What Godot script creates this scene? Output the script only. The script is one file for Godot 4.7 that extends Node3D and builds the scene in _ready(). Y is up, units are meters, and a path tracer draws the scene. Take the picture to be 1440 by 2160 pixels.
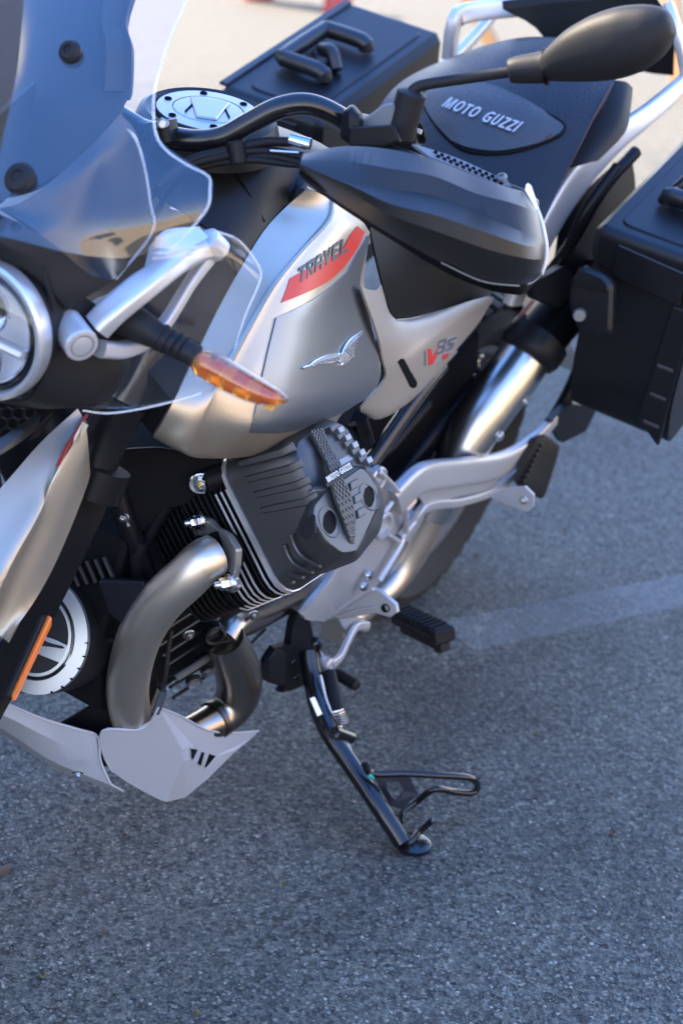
extends Node3D
# A touring motorcycle parked on its side stand in the shade, seen from the front left; the street behind lies in the sun.

func _ready() -> void:
	# ------------------------------------------------------------ camera, sky, sun, exposure
	var cam = Camera3D.new()
	cam.name = "camera"
	cam.near = 0.05
	cam.far = 600.0
	var lens = CameraAttributesPhysical.new()
	lens.frustum_focal_length = 36.667
	lens.frustum_focus_distance = 1.93
	lens.exposure_aperture = 2.8
	lens.frustum_near = 0.05
	lens.frustum_far = 600.0
	cam.attributes = lens
	cam.fov = 36.243
	add_child(cam)
	cam.transform = Transform3D(Basis(Vector3(-0.4923, 0.0867, -0.8661), Vector3(-0.3043, 0.9151, 0.2646), Vector3(0.8155, 0.3938, -0.4242)), Vector3(2.5654, 1.3727, -1.2134))
	cam.current = true
	var env = Environment.new()
	env.background_mode = Environment.BG_SKY
	var sm = ProceduralSkyMaterial.new()
	sm.sky_top_color = Color(0.26, 0.43, 0.70)
	sm.sky_horizon_color = Color(0.88, 0.89, 0.88)
	sm.sky_curve = 0.24
	sm.sky_energy_multiplier = 1.15
	sm.ground_horizon_color = Color(0.62, 0.64, 0.66)
	sm.ground_bottom_color = Color(0.3, 0.3, 0.3)
	sm.sun_angle_max = 12.0
	var sky = Sky.new()
	sky.sky_material = sm
	env.sky = sky
	env.tonemap_mode = Environment.TONE_MAPPER_LINEAR
	env.tonemap_exposure = 5.6
	env.sdfgi_enabled = true
	env.ssao_enabled = true
	env.ssil_enabled = true
	var we = WorldEnvironment.new()
	we.name = "world_environment"
	we.environment = env
	add_child(we)
	var sun = DirectionalLight3D.new()
	sun.name = "sun"
	sun.light_energy = 1.6
	sun.light_color = Color(1.0, 0.93, 0.82)
	sun.light_angular_distance = 0.5
	sun.shadow_enabled = true
	add_child(sun)
	sun.look_at_from_position(Vector3(0.9, 7.0, 7.0), Vector3.ZERO)
	make_materials()
	make_street()
	bike = Node3D.new()
	bike.name = "motorcycle"
	bike.rotation.x = -0.15158
	bike.set_meta("label", "sand and grey touring motorcycle with black luggage cases leaning on its side stand")
	bike.set_meta("category", "motorcycle")
	add_child(bike)
	make_tank()
	make_side_covers()
	make_handlebar()
	make_engine()
	make_skid_plate()
	make_front()
	make_foot_controls()
	make_rear()
	make_seat_cushion()
	make_luggage()
	make_far_side()

func colour(v: float, tint := Color(1, 1, 1)) -> Color:
	return Color(v * tint.r, v * tint.g, v * tint.b).linear_to_srgb()

func mat(called: String, c: Color, rough: float, metal := 0.0, spec := 0.5) -> StandardMaterial3D:
	var m = StandardMaterial3D.new()
	m.resource_name = called
	m.albedo_color = c.linear_to_srgb()
	m.roughness = rough
	m.metallic = metal
	m.metallic_specular = spec
	Q[called] = m
	return m

func grain(seed_: int, freq: float, kind := FastNoiseLite.TYPE_SIMPLEX_SMOOTH, octaves := 3) -> FastNoiseLite:
	var n = FastNoiseLite.new()
	n.seed = seed_
	n.noise_type = kind
	n.frequency = freq
	n.fractal_octaves = octaves
	return n

func picture(n: FastNoiseLite, size: int, from: Color, to: Color, as_normal := false, bump := 4.0, mid := -1.0, mid_c := Color.WHITE) -> NoiseTexture2D:
	var t = NoiseTexture2D.new()
	t.width = size
	t.height = size
	t.seamless = true
	t.noise = n
	t.generate_mipmaps = false
	if as_normal:
		t.as_normal_map = true
		t.bump_strength = bump
	else:
		var g = Gradient.new()
		g.set_color(0, from)
		g.set_color(1, to)
		if mid >= 0.0: g.add_point(mid, mid_c)
		t.color_ramp = g
	return t

func rough_surface(called: String, freq: float, bump: float, scale: float) -> void:       # fine texture on plastic, castings and vinyl
	var m: StandardMaterial3D = Q[called]
	m.normal_enabled = true
	m.normal_scale = bump
	m.normal_texture = picture(grain(called.length() * 7, freq), 256, Color.BLACK, Color.WHITE, true, 6.0)
	m.uv1_triplanar = true
	m.uv1_scale = Vector3.ONE * scale

func make_materials() -> void:
	mat("gold", Color(0.46, 0.405, 0.325), 0.39, 0.78)
	mat("gold2", Color(0.41, 0.36, 0.295), 0.44, 0.65)
	mat("gold3", Color(0.38, 0.34, 0.28), 0.42, 0.75)
	mat("graphite", Color(0.215, 0.23, 0.255), 0.35, 0.9)
	mat("red", Color(0.55, 0.03, 0.02), 0.4)
	mat("red_dark", Color(0.05, 0.007, 0.006), 0.6)
	mat("dark_grey", Color(0.09, 0.09, 0.085), 0.45)
	mat("print_grey", Color(0.33, 0.34, 0.36), 0.5)
	mat("white_plastic", Color(0.8, 0.8, 0.8), 0.4)
	mat("edge_white", Color(0.75, 0.75, 0.75), 0.3)
	mat("grey_plastic", Color(0.13, 0.14, 0.15), 0.45)
	mat("black_satin", Color(0.008, 0.0085, 0.010), 0.4, 0.0, 0.28)
	mat("black_gloss", Color(0.006, 0.006, 0.007), 0.18)
	mat("black_gloss2", Color(0.008, 0.008, 0.01), 0.28)
	mat("black_soft", Color(0.013, 0.0135, 0.015), 0.54, 0.0, 0.3)
	mat("black_brown", Color(0.010, 0.0095, 0.009), 0.45, 0.0, 0.25)
	mat("black_deep", Color(0.003, 0.003, 0.0035), 0.6, 0.0, 0.2)
	mat("black_engine", Color(0.005, 0.005, 0.0055), 0.5, 0.0, 0.25)
	mat("black_engine2", Color(0.009, 0.009, 0.01), 0.45, 0.0, 0.4)
	mat("black_frame", Color(0.006, 0.006, 0.007), 0.4, 0.0, 0.28)
	mat("black_panel", Color(0.008, 0.008, 0.009), 0.5, 0.0, 0.15)
	mat("black_panel2", Color(0.01, 0.0105, 0.013), 0.4, 0.0, 0.3)
	mat("black_blue", Color(0.02, 0.022, 0.03), 0.35)
	mat("fork_black", Color(0.008, 0.0085, 0.0095), 0.3, 0.0, 0.35)
	mat("fork_gloss", Color(0.02, 0.02, 0.022), 0.16)
	mat("handguard", Color(0.018, 0.018, 0.019), 0.34, 0.12, 0.4)
	mat("rubber", Color(0.008, 0.008, 0.0085), 0.55, 0.0, 0.3)
	mat("tyre", Color(0.014, 0.0135, 0.013), 0.75, 0.0, 0.4)
	mat("seat_vinyl", Color(0.010, 0.011, 0.014), 0.44, 0.0, 0.35)
	mat("seat_vinyl2", Color(0.026, 0.027, 0.03), 0.5)
	mat("case", Color(0.008, 0.0085, 0.0105), 0.4, 0.0, 0.4)
	mat("case2", Color(0.008, 0.0085, 0.0105), 0.36)
	mat("case3", Color(0.06, 0.06, 0.06), 0.4)
	mat("metal_brushed", Color(0.36, 0.38, 0.41), 0.34, 0.85)
	mat("chrome", Color(0.75, 0.75, 0.75), 0.12, 1.0)
	mat("emblem_silver", Color(0.78, 0.79, 0.8), 0.26, 0.85)
	mat("lamp_silver", Color(0.85, 0.87, 0.9), 0.35, 0.0)
	mat("badge_silver", Color(0.45, 0.45, 0.46), 0.35, 0.6)
	mat("silver_ring", Color(0.5, 0.52, 0.55), 0.3, 0.7)
	mat("silver", Color(0.56, 0.56, 0.57), 0.4, 0.6)
	mat("silver_cast", Color(0.46, 0.46, 0.47), 0.42, 0.65)
	mat("silver_cast2", Color(0.5, 0.5, 0.51), 0.4, 0.65)
	mat("steel", Color(0.55, 0.55, 0.56), 0.22, 1.0)
	mat("rim_grey", Color(0.16, 0.16, 0.165), 0.35, 0.5)
	mat("ring_silver", Color(0.42, 0.44, 0.47), 0.34, 0.85)
	mat("letter_white", Color(0.55, 0.55, 0.54), 0.45)
	mat("flange_cast", Color(0.34, 0.33, 0.31), 0.42, 0.8)
	mat("case_edge", Color(0.008, 0.0085, 0.0105), 0.38, 0.0, 0.4)
	mat("steel_dark", Color(0.3, 0.3, 0.3), 0.32, 1.0)
	mat("fin_bright", Color(0.55, 0.55, 0.55), 0.35, 0.7)
	mat("gunmetal", Color(0.06, 0.061, 0.065), 0.4, 0.7)
	mat("gunmetal2", Color(0.085, 0.085, 0.086), 0.42, 0.7)
	mat("gunmetal3", Color(0.2, 0.21, 0.23), 0.35, 0.8)
	mat("strap_rubber", Color(0.025, 0.0245, 0.022), 0.5)
	mat("strap_rubber2", Color(0.05, 0.049, 0.045), 0.45, 0.3)
	mat("exhaust", Color(0.64, 0.565, 0.47), 0.42, 1.0)
	mat("exhaust_bright", Color(0.52, 0.50, 0.47), 0.26, 1.0)
	mat("exhaust_hot", Color(0.34, 0.29, 0.24), 0.26, 1.0)
	mat("exhaust_dark", Color(0.1, 0.09, 0.08), 0.4, 1.0)
	mat("skid", Color(0.40, 0.415, 0.44), 0.45, 0.3)
	mat("amber2", Color(0.55, 0.10, 0.01), 0.2)
	mat("amber_edge", Color(0.6, 0.13, 0.01), 0.3)
	mat("yellow_paint", Color(0.7, 0.6, 0.02), 0.4)
	mat("green_paint", Color(0.02, 0.35, 0.25), 0.4)
	mat("amber3", Color(0.85, 0.42, 0.08), 0.2, 0.3)
	var am = mat("amber", Color(0.98, 0.42, 0.06), 0.06)
	am.refraction_enabled = true
	am.refraction_scale = 0.04
	am.albedo_color.a = 0.12
	for k in [["screen", 0.03, 0.02], ["screen_clear", 0.02, 0.02], ["clear", 0.03, 0.02], ["clear_lens", 0.05, 0.06]]:
		var g = mat(k[0], Color(0.1, 0.12, 0.15), k[2])
		g.transparency = BaseMaterial3D.TRANSPARENCY_ALPHA
		g.albedo_color.a = k[1]
		g.metallic_specular = 0.5
	var ed = mat("clear_edge", Color(0.8, 0.85, 0.9), 0.1)
	ed.transparency = BaseMaterial3D.TRANSPARENCY_ALPHA
	ed.albedo_color.a = 0.25
	for k in ["black_soft", "case", "handguard", "rubber"]: rough_surface(k, 0.09, 0.12, 20.0)
	for k in ["seat_vinyl", "seat_vinyl2"]: rough_surface(k, 0.06, 0.35, 10.0)
	for k in ["silver_cast", "silver_cast2"]: rough_surface(k, 0.12, 0.2, 12.0)
	for k in ["gunmetal", "gunmetal2"]: rough_surface(k, 0.14, 0.07, 18.0)
	rough_surface("skid", 0.1, 0.12, 14.0)
	# asphalt: stones of many greys set in dark binder
	var a = mat("asphalt", Color(1.0, 0.94, 0.72), 0.82)
	var cells = grain(5, 0.045, FastNoiseLite.TYPE_CELLULAR, 2)
	cells.cellular_return_type = FastNoiseLite.RETURN_CELL_VALUE
	cells.cellular_jitter = 1.0
	cells.domain_warp_enabled = true
	cells.domain_warp_amplitude = 5.0
	cells.domain_warp_frequency = 0.02
	var stones = picture(cells, 2048, Color(0.13, 0.13, 0.13), Color(0.76, 0.75, 0.74), false, 0.0, 0.3, Color(0.325, 0.325, 0.325))
	stones.color_ramp.add_point(0.62, Color(0.45, 0.45, 0.445))
	stones.color_ramp.add_point(0.85, Color(0.5, 0.495, 0.485))
	a.albedo_texture = stones
	var pits = grain(5, 0.045, FastNoiseLite.TYPE_CELLULAR, 2)
	pits.cellular_return_type = FastNoiseLite.RETURN_DISTANCE
	pits.cellular_jitter = 1.0
	pits.domain_warp_enabled = true
	pits.domain_warp_amplitude = 5.0
	pits.domain_warp_frequency = 0.02
	a.normal_enabled = true
	a.normal_scale = 0.7
	a.normal_texture = picture(pits, 2048, Color.BLACK, Color.WHITE, true, 10.0)
	a.uv1_triplanar = true
	a.uv1_world_triplanar = true
	a.uv1_scale = Vector3.ONE * 1.4
	a.detail_enabled = true
	a.detail_blend_mode = BaseMaterial3D.BLEND_MODE_MUL
	var fine = grain(31, 0.09, FastNoiseLite.TYPE_CELLULAR, 2)
	fine.cellular_return_type = FastNoiseLite.RETURN_CELL_VALUE
	a.detail_albedo = picture(fine, 1024, Color(0.55, 0.55, 0.56), Color(1, 1, 1), false, 0.0, 0.6, Color(0.85, 0.85, 0.85))
	a.detail_uv_layer = BaseMaterial3D.DETAIL_UV_2
	a.uv2_triplanar = true
	a.uv2_world_triplanar = true
	a.uv2_scale = Vector3.ONE * 3.1
	var w = mat("worn_paint", Color(0.6, 0.6, 0.6), 0.8)
	w.albedo_texture = picture(grain(21, 0.06, FastNoiseLite.TYPE_SIMPLEX_SMOOTH, 5), 1024, Color(1, 1, 1, 0.0), Color(1, 1, 1, 0.32), false, 0.0, 0.42, Color(1, 1, 1, 0.06))
	w.transparency = BaseMaterial3D.TRANSPARENCY_ALPHA
	mat("chip", Color(1, 1, 1), 0.6).vertex_color_use_as_albedo = true
	var stn = mat("stain", Color(0.012, 0.012, 0.012), 0.75)
	var blot := grain(40, 0.012, FastNoiseLite.TYPE_SIMPLEX_SMOOTH, 5)
	blot.fractal_gain = 0.6
	stn.albedo_texture = picture(blot, 1024, Color(1, 1, 1, 0.0), Color(1, 1, 1, 0.30), false, 0.0, 0.5, Color(1, 1, 1, 0.05))
	stn.transparency = BaseMaterial3D.TRANSPARENCY_ALPHA
	mat("leaf_brown", Color(0.10, 0.05, 0.025), 0.7)
	mat("leaf_olive", Color(0.09, 0.085, 0.03), 0.7)
	mat("plaster_warm", Color(0.52, 0.43, 0.32), 0.85)
	mat("plaster_grey", Color(0.33, 0.32, 0.31), 0.85)
	mat("window_glass", Color(0.03, 0.035, 0.04), 0.08)
	mat("roof_tile", Color(0.22, 0.12, 0.08), 0.8)
	mat("wood", Color(0.36, 0.19, 0.07), 0.6)
	mat("red_cloth", Color(0.4, 0.05, 0.05), 0.7)

func thing(called: String, label: String, category: String, group := "") -> Node3D:
	var o = Node3D.new()
	o.name = called
	o.set_meta("label", label)
	o.set_meta("category", category)
	if group: o.set_meta("group", group)
	add_child(o, true)
	return o

func make_street() -> void:
	var keep = bike
	bike = self
	var g = PlaneMesh.new()
	g.size = Vector2(500, 500)
	var road = put("ground", g, "asphalt", self)
	road.set_meta("kind", "structure")
	# chips of stone standing proud of the binder
	var chip := SurfaceTool.new()
	chip.begin(Mesh.PRIMITIVE_TRIANGLES)
	var rim := PackedVector3Array(); var cap_ := PackedVector3Array()
	for k in 6:
		var an := TAU * k / 6.0
		rim.append(Vector3(cos(an), 0.0, sin(an) * (0.8 if k % 2 else 1.0)))
		cap_.append(Vector3(cos(an) * 0.62, 0.5, sin(an) * 0.6))
	for k in 6:
		var j := (k + 1) % 6
		for v in [rim[k], cap_[k], cap_[j], rim[k], cap_[j], rim[j]]: chip.add_vertex(v)
		for v in [Vector3(0.05, 0.55, 0.0), cap_[j], cap_[k]]: chip.add_vertex(v)
	chip.generate_normals()
	var mm := MultiMesh.new()
	mm.transform_format = MultiMesh.TRANSFORM_3D
	mm.use_colors = true
	mm.mesh = chip.commit()
	mm.instance_count = 150000
	var rng := RandomNumberGenerator.new()
	rng.seed = 77
	for k in mm.instance_count:
		var t := rng.randf()
		var x := lerpf(1.5, -1.9, t)
		var p := Vector3(x, 0.0, lerpf(-1.15 - (1.5 - x) * 0.1, 0.55 + (1.5 - x) * 0.12, rng.randf()))
		var r := 0.001 + 0.0028 * pow(rng.randf(), 2.4)
		var b := Basis(Vector3.UP, rng.randf() * TAU).rotated(Vector3(1, 0, 0), rng.randfn(0.0, 0.22)).rotated(Vector3(0, 0, 1), rng.randfn(0.0, 0.22))
		mm.set_instance_transform(k, Transform3D(b.scaled(Vector3(r, r * (0.3 + 0.5 * rng.randf()), r)), p))
		var q := pow(rng.randf(), 2.0)
		var g0 := 0.065 + 0.15 * q + (0.2 if rng.randf() < 0.015 else 0.0)
		mm.set_instance_color(k, Color(g0 * (1.12 + 0.08 * rng.randfn()), g0, g0 * (0.74 + 0.06 * rng.randfn())))
	var chips := MultiMeshInstance3D.new()
	chips.name = "asphalt_chips"
	chips.multimesh = mm
	chips.material_override = Q["chip"]
	chips.set_meta("kind", "stuff")
	chips.set_meta("label", "grey stone chips set in the shaded asphalt")
	chips.set_meta("category", "grit")
	add_child(chips)
	# worn painted line
	var a = Vector3(0.103, 0.000, -0.201); var b = Vector3(-0.460, 0.000, -0.531)
	var d = (b - a).normalized(); var s = Vector3(d.z, 0, -d.x) * 0.06
	var st = SurfaceTool.new()
	st.begin(Mesh.PRIMITIVE_TRIANGLES)
	var cs = [a - s, a + s, b + s, b - s]
	var uv = [Vector2(0, 0), Vector2(0, 0.16), Vector2(1.8, 0.16), Vector2(1.8, 0)]
	for i in [0, 1, 2, 0, 2, 3]:
		st.set_normal(Vector3.UP); st.set_uv(uv[i]); st.add_vertex(cs[i] + Vector3(0, 0.004, 0))
	var line = put("worn_road_marking", st.commit(), "worn_paint", self)
	line.set_meta("kind", "structure")
	# old damp and rubber stains that darken the asphalt in patches
	var sp := PlaneMesh.new()
	sp.size = Vector2(9, 9)
	var stain := put("road_stain", sp, "stain", self)
	stain.position = Vector3(-1.2, 0.005, -0.3)
	stain.set_meta("kind", "structure")
	# dry leaves and bits on the asphalt
	var say = ["small brown dead leaf at the left edge of the asphalt", "tiny olive leaf on the asphalt below the side stand foot", "small curled olive leaf near the lower left of the asphalt", "tiny leaf scrap close to the lower edge of the asphalt", "pale leaf scrap right of the passenger footpeg", "tiny brown leaf scrap right of the side stand", "small dark leaf scrap right of the rear tyre", "tiny brown leaf scrap in the lower left corner", "tiny olive leaf scrap far right of the stand foot"]
	var i = 0
	for p in [Vector3(1.155, 0.000, -0.001), Vector3(0.950, 0.000, -0.335), Vector3(1.181, 0.000, -0.198), Vector3(1.240, 0.000, -0.387), Vector3(-0.519, 0.000, -0.173), Vector3(0.337, 0.000, -0.468), Vector3(-0.260, 0.000, -0.076), Vector3(1.295, 0.000, -0.185), Vector3(0.538, 0.000, -0.681)]:
		var r = 0.008 if i > 0 else 0.017
		var t = 0.7 * i
		var q = PackedVector3Array()
		for k in 8:
			var an = TAU * k / 8.0
			q.append(p + Vector3(cos(an + t) * r * (1.0 if k % 2 else 0.7), 0.004 + 0.003 * sin(an * 2.0 + t), sin(an + t) * r * 0.55))
		plate(q, Vector3.UP, 0.0012, 0.0003)
		var leaf = build("dead_leaf", "leaf_brown" if i % 2 == 0 else "leaf_olive", self)
		leaf.set_meta("label", say[i]); leaf.set_meta("category", "leaf"); leaf.set_meta("group", "leaves on the asphalt")
		i += 1
	# house on the right that throws the shade
	var h = thing("town_house", "grey plastered town house whose shade covers the motorcycle", "house")
	h.position = Vector3(4.2, 0, 5.5)
	bike = h
	box(Vector3(0, 3.6, 3.0), Vector3(6, 0, 0), Vector3(0, 3.6, 0), Vector3(0, 0, 3), 0.02)
	build("wall", "plaster_grey", h)
	for k in 4:
		for f in 2:
			box(Vector3(-4.4 + 2.9 * k, 1.8 + 2.7 * f, -0.02), Vector3(0.55, 0, 0), Vector3(0, 0.8, 0), Vector3(0, 0, 0.05), 0.01)
			build("window", "window_glass", h)
	# sunlit house across the street on the left
	var o = thing("street_house", "warm plastered house front in the sun across the street", "house")
	o.position = Vector3(0, 0, -14)
	bike = o
	box(Vector3(2, 2.6, -3.0), Vector3(13, 0, 0), Vector3(0, 2.6, 0), Vector3(0, 0, 3), 0.02)
	build("wall", "plaster_warm", o)
	for k in 6:
		for f in 2:
			box(Vector3(-7 + 3.4 * k, 1.5 + 2.1 * f, 0.01), Vector3(0.5, 0, 0), Vector3(0, 0.65, 0), Vector3(0, 0, 0.05), 0.01)
			build("window", "window_glass", o)
	# far end of the street
	var n = 0
	for w in [[Vector3(-8.641, 0.000, 3.679), Vector3(-0.052, 0.780, 0.624)], [Vector3(-7.839, 0.000, 1.965), Vector3(-0.249, 0.900, 0.357)]]:
		var p := thing("wooden_post", ["orange brown wooden post leaning on the sunny ground behind the grab rail", "brown wooden post beyond the rear rack at the right edge"][n], "post", "wooden posts on the sunny ground")
		bike = p
		p.position = w[0]
		var d2: Vector3 = w[1]
		box(d2 * 0.7, d2 * 0.72, Vector3(0.04, 0, 0), Vector3(0, 0, 0.06), 0.006)
		build("beam", "wood", p)
		n += 1
	var rb := thing("red_bench", "red bench far behind on the sunny ground at the top", "bench")
	bike = rb
	rb.position = Vector3(-9.718, 0.000, 6.072)
	box(Vector3(0, 0.42, 0), Vector3(0.25, 0, 0), Vector3(0, 0.03, 0), Vector3(0, 0, 0.5), 0.01)
	build("seat", "red_cloth", rb)
	for k in [-0.4, 0.4]:
		box(Vector3(0, 0.2, k), Vector3(0.2, 0, 0), Vector3(0, 0.2, 0), Vector3(0, 0, 0.03), 0.005)
		build("leg", "red_cloth", rb)
	bike = keep

# ---------------------------------------------------------------- mesh tools
var T := PackedVector3Array()          # triangles collected so far (outward = counter-clockwise)
var Q = {}                            # materials by name
var bike: Node3D

func M(a: Array) -> PackedVector3Array:          # millimetres: forward, up, left  ->  points of the motorcycle's own frame
	var p = PackedVector3Array()
	for i in range(0, a.size(), 3):
		p.append(Vector3(a[i], a[i + 1], -a[i + 2]) * 0.001)
	return p

func tri(a: Vector3, b: Vector3, c: Vector3) -> void:
	if a.distance_squared_to(b) < 1e-12 or b.distance_squared_to(c) < 1e-12 or a.distance_squared_to(c) < 1e-12: return
	T.append(a); T.append(b); T.append(c)

func quad(a: Vector3, b: Vector3, c: Vector3, d: Vector3) -> void:
	tri(a, b, c); tri(a, c, d)

func fix(from: int) -> void:                      # turns a closed shape's faces outward
	var v = 0.0
	if T.size() <= from: return
	var o = T[from]
	for i in range(from, T.size(), 3):
		v += (T[i] - o).dot((T[i + 1] - o).cross(T[i + 2] - o))
	if v < 0.0:
		for i in range(from, T.size(), 3):
			var k = T[i + 1]; T[i + 1] = T[i + 2]; T[i + 2] = k

func build(called: String, mat: String, parent: Node3D = null, angle := 38.0) -> MeshInstance3D:
	var n = T.size()
	var fn = PackedVector3Array(); fn.resize(n / 3)
	var at = {}
	for i in n:
		var k = Vector3i((T[i] * 20000.0).round())
		if at.has(k): at[k].append(i)
		else: at[k] = PackedInt32Array([i])
	for f in n / 3:
		fn[f] = (T[3 * f + 1] - T[3 * f]).cross(T[3 * f + 2] - T[3 * f])
	var N = PackedVector3Array(); N.resize(n)
	var lim = cos(deg_to_rad(angle))
	for k in at:
		var l: PackedInt32Array = at[k]
		for i in l:
			var a = fn[i / 3]
			var al = a.length()
			var s = Vector3.ZERO
			for j in l:
				var b = fn[j / 3]
				if a.dot(b) >= lim * al * b.length(): s += b
			N[i] = s.normalized() if s.length() > 1e-14 else Vector3.UP
	var V = PackedVector3Array(); V.resize(n)
	var W = PackedVector3Array(); W.resize(n)
	for f in n / 3:
		for c in 3:
			var to: int = 3 * f + [0, 2, 1][c]
			V[to] = T[3 * f + c]; W[to] = N[3 * f + c]
	var arr = []
	arr.resize(Mesh.ARRAY_MAX)
	arr[Mesh.ARRAY_VERTEX] = V
	arr[Mesh.ARRAY_NORMAL] = W
	var m = ArrayMesh.new()
	m.add_surface_from_arrays(Mesh.PRIMITIVE_TRIANGLES, arr)
	T = PackedVector3Array()
	return put(called, m, mat, parent)

func put(called: String, m: Mesh, mat: String, parent: Node3D = null) -> MeshInstance3D:
	var o = MeshInstance3D.new()
	o.name = called if not has_name(parent if parent else bike, called) else numbered(parent if parent else bike, called)
	o.mesh = m
	o.material_override = Q[mat]
	(parent if parent else bike).add_child(o, true)
	return o

func has_name(p: Node, called: String) -> bool:
	return p.has_node(NodePath(called))

func numbered(p: Node, called: String) -> String:
	var i = 1
	while p.has_node(NodePath("%s_%03d" % [called, i])): i += 1
	return "%s_%03d" % [called, i]

func cr(p: PackedVector3Array, t: float) -> Vector3:          # Catmull-Rom through the points, t in 0..size-1
	var n = p.size()
	if n == 1: return p[0]
	var i = clampi(int(t), 0, n - 2)
	var u = t - i
	var b = p[i]; var c = p[i + 1]
	var a = p[i - 1] if i > 0 else b * 2.0 - c
	var d = p[i + 2] if i + 2 < n else c * 2.0 - b
	return 0.5 * (2.0 * b + (c - a) * u + (2.0 * a - 5.0 * b + 4.0 * c - d) * u * u + (3.0 * b - a - 3.0 * c + d) * u * u * u)

func crs(p: PackedVector3Array, sub: int) -> PackedVector3Array:
	if sub <= 1 or p.size() < 3: return p
	var r = PackedVector3Array()
	var n = (p.size() - 1) * sub
	for i in n + 1: r.append(cr(p, float(i) / sub))
	return r

func ccr(p: PackedVector3Array, sub: int) -> PackedVector3Array:      # closed loop
	var r = PackedVector3Array()
	var n = p.size()
	for i in n:
		var w = PackedVector3Array([p[(i + n - 1) % n], p[i], p[(i + 1) % n], p[(i + 2) % n]])
		for k in sub: r.append(cr(w, 1.0 + float(k) / sub))
	return r

func surface(rows: Array, su: int, sv: int) -> Array:
	var mid = []
	for r in rows: mid.append(crs(r, sv))
	var cols: int = mid[0].size()
	var out = []
	for i in (rows.size() - 1) * su + 1: out.append(PackedVector3Array())
	for c in cols:
		var line = PackedVector3Array()
		for r in mid: line.append(r[c])
		line = crs(line, su)
		if rows.size() < 3 and su > 1:
			line = PackedVector3Array()
			for i in su + 1: line.append(mid[0][c].lerp(mid[1][c], float(i) / su))
		for i in out.size(): out[i].append(line[i])
	return out

func sheet(rows: Array, thick: float, su := 4, sv := 4) -> void:       # a panel: a smooth surface through rows of points, with thickness behind it
	var g = surface(rows, su, sv)
	var h = g.size(); var w: int = g[0].size()
	var b = []
	for i in h:
		var line = PackedVector3Array()
		for j in w:
			var du: Vector3 = g[mini(i + 1, h - 1)][j] - g[maxi(i - 1, 0)][j]
			var dv: Vector3 = g[i][mini(j + 1, w - 1)] - g[i][maxi(j - 1, 0)]
			line.append(g[i][j] - du.cross(dv).normalized() * thick)
		b.append(line)
	var m = T.size()
	for i in h - 1:
		for j in w - 1:
			quad(g[i][j], g[i + 1][j], g[i + 1][j + 1], g[i][j + 1])
			quad(b[i][j], b[i][j + 1], b[i + 1][j + 1], b[i + 1][j])
	for i in h - 1:
		quad(g[i][0], b[i][0], b[i + 1][0], g[i + 1][0])
		quad(g[i][w - 1], g[i + 1][w - 1], b[i + 1][w - 1], b[i][w - 1])
	for j in w - 1:
		quad(g[0][j], g[0][j + 1], b[0][j + 1], b[0][j])
		quad(g[h - 1][j], b[h - 1][j], b[h - 1][j + 1], g[h - 1][j + 1])
	fix(m)

func rings(r: Array, closed_ends := true) -> void:                     # skin over closed rings of equal size
	var m = T.size()
	var n: int = r[0].size()
	for i in r.size() - 1:
		for j in n:
			var k = (j + 1) % n
			quad(r[i][j], r[i][k], r[i + 1][k], r[i + 1][j])
	if closed_ends:
		for e in [0, r.size() - 1]:
			var c = Vector3.ZERO
			for q in r[e]: c += q
			c /= n
			for j in n:
				var k = (j + 1) % n
				if e == 0: tri(c, r[e][k], r[e][j])
				else: tri(c, r[e][j], r[e][k])
	fix(m)

func tube(path: PackedVector3Array, rad, sides := 14, sub := 5, round_ends := 0.0) -> void:
	var p = crs(path, sub)
	var n = p.size()
	var r = []
	var t0 = (p[1] - p[0]).normalized()
	var nx = t0.cross(Vector3.UP if absf(t0.y) < 0.9 else Vector3.RIGHT).normalized()
	for i in n:
		var t = (p[mini(i + 1, n - 1)] - p[maxi(i - 1, 0)]).normalized()
		nx = (nx - t * nx.dot(t)).normalized()
		var ny = t.cross(nx)
		var R: float
		if rad is float: R = rad
		else:
			var f = float(i) / (n - 1) * (rad.size() - 1)
			var k = mini(int(f), rad.size() - 2)
			R = lerpf(rad[k], rad[k + 1], f - k)
		var ring = PackedVector3Array()
		for j in sides:
			var a = TAU * j / sides
			ring.append(p[i] + (nx * cos(a) + ny * sin(a)) * R)
		if round_ends > 0.0 and (i == 0 or i == n - 1):
			var s = t * (-round_ends if i == 0 else round_ends)
			var tip = PackedVector3Array()
			var c = p[i]
			for q in ring: tip.append(c + (q - c) * 0.62 + s)
			if i == 0: r.append(tip); r.append(ring)
			else: r.append(ring); r.append(tip)
		else: r.append(ring)
	rings(r)

func sweep(path: PackedVector3Array, up: Vector3, w, h, sub := 4, pw := 4.0) -> void:    # a bar with a rounded rectangular section; w and h may be arrays along the path
	var p = crs(path, sub)
	var n = p.size()
	var r = []
	for i in n:
		var t = (p[mini(i + 1, n - 1)] - p[maxi(i - 1, 0)]).normalized()
		var x = t.cross(up).normalized()
		var y = x.cross(t)
		var f = float(i) / (n - 1)
		var ww: float = w if w is float else along(w, f)
		var hh: float = h if h is float else along(h, f)
		r.append(oval(p[i], x * ww * 0.5, y * hh * 0.5, pw))
	rings(r)

func along(a: Array, f: float) -> float:
	var g = f * (a.size() - 1)
	var k = mini(int(g), a.size() - 2)
	return lerpf(a[k], a[k + 1], g - k)

func oval(c: Vector3, x: Vector3, y: Vector3, pw := 2.0, n := 20) -> PackedVector3Array:
	var ring = PackedVector3Array()
	for j in n:
		var a = TAU * (j + 0.5) / n
		var q = cos(a); var s = sin(a)
		ring.append(c + x * signf(q) * pow(absf(q), 2.0 / pw) + y * signf(s) * pow(absf(s), 2.0 / pw))
	return ring

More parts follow.
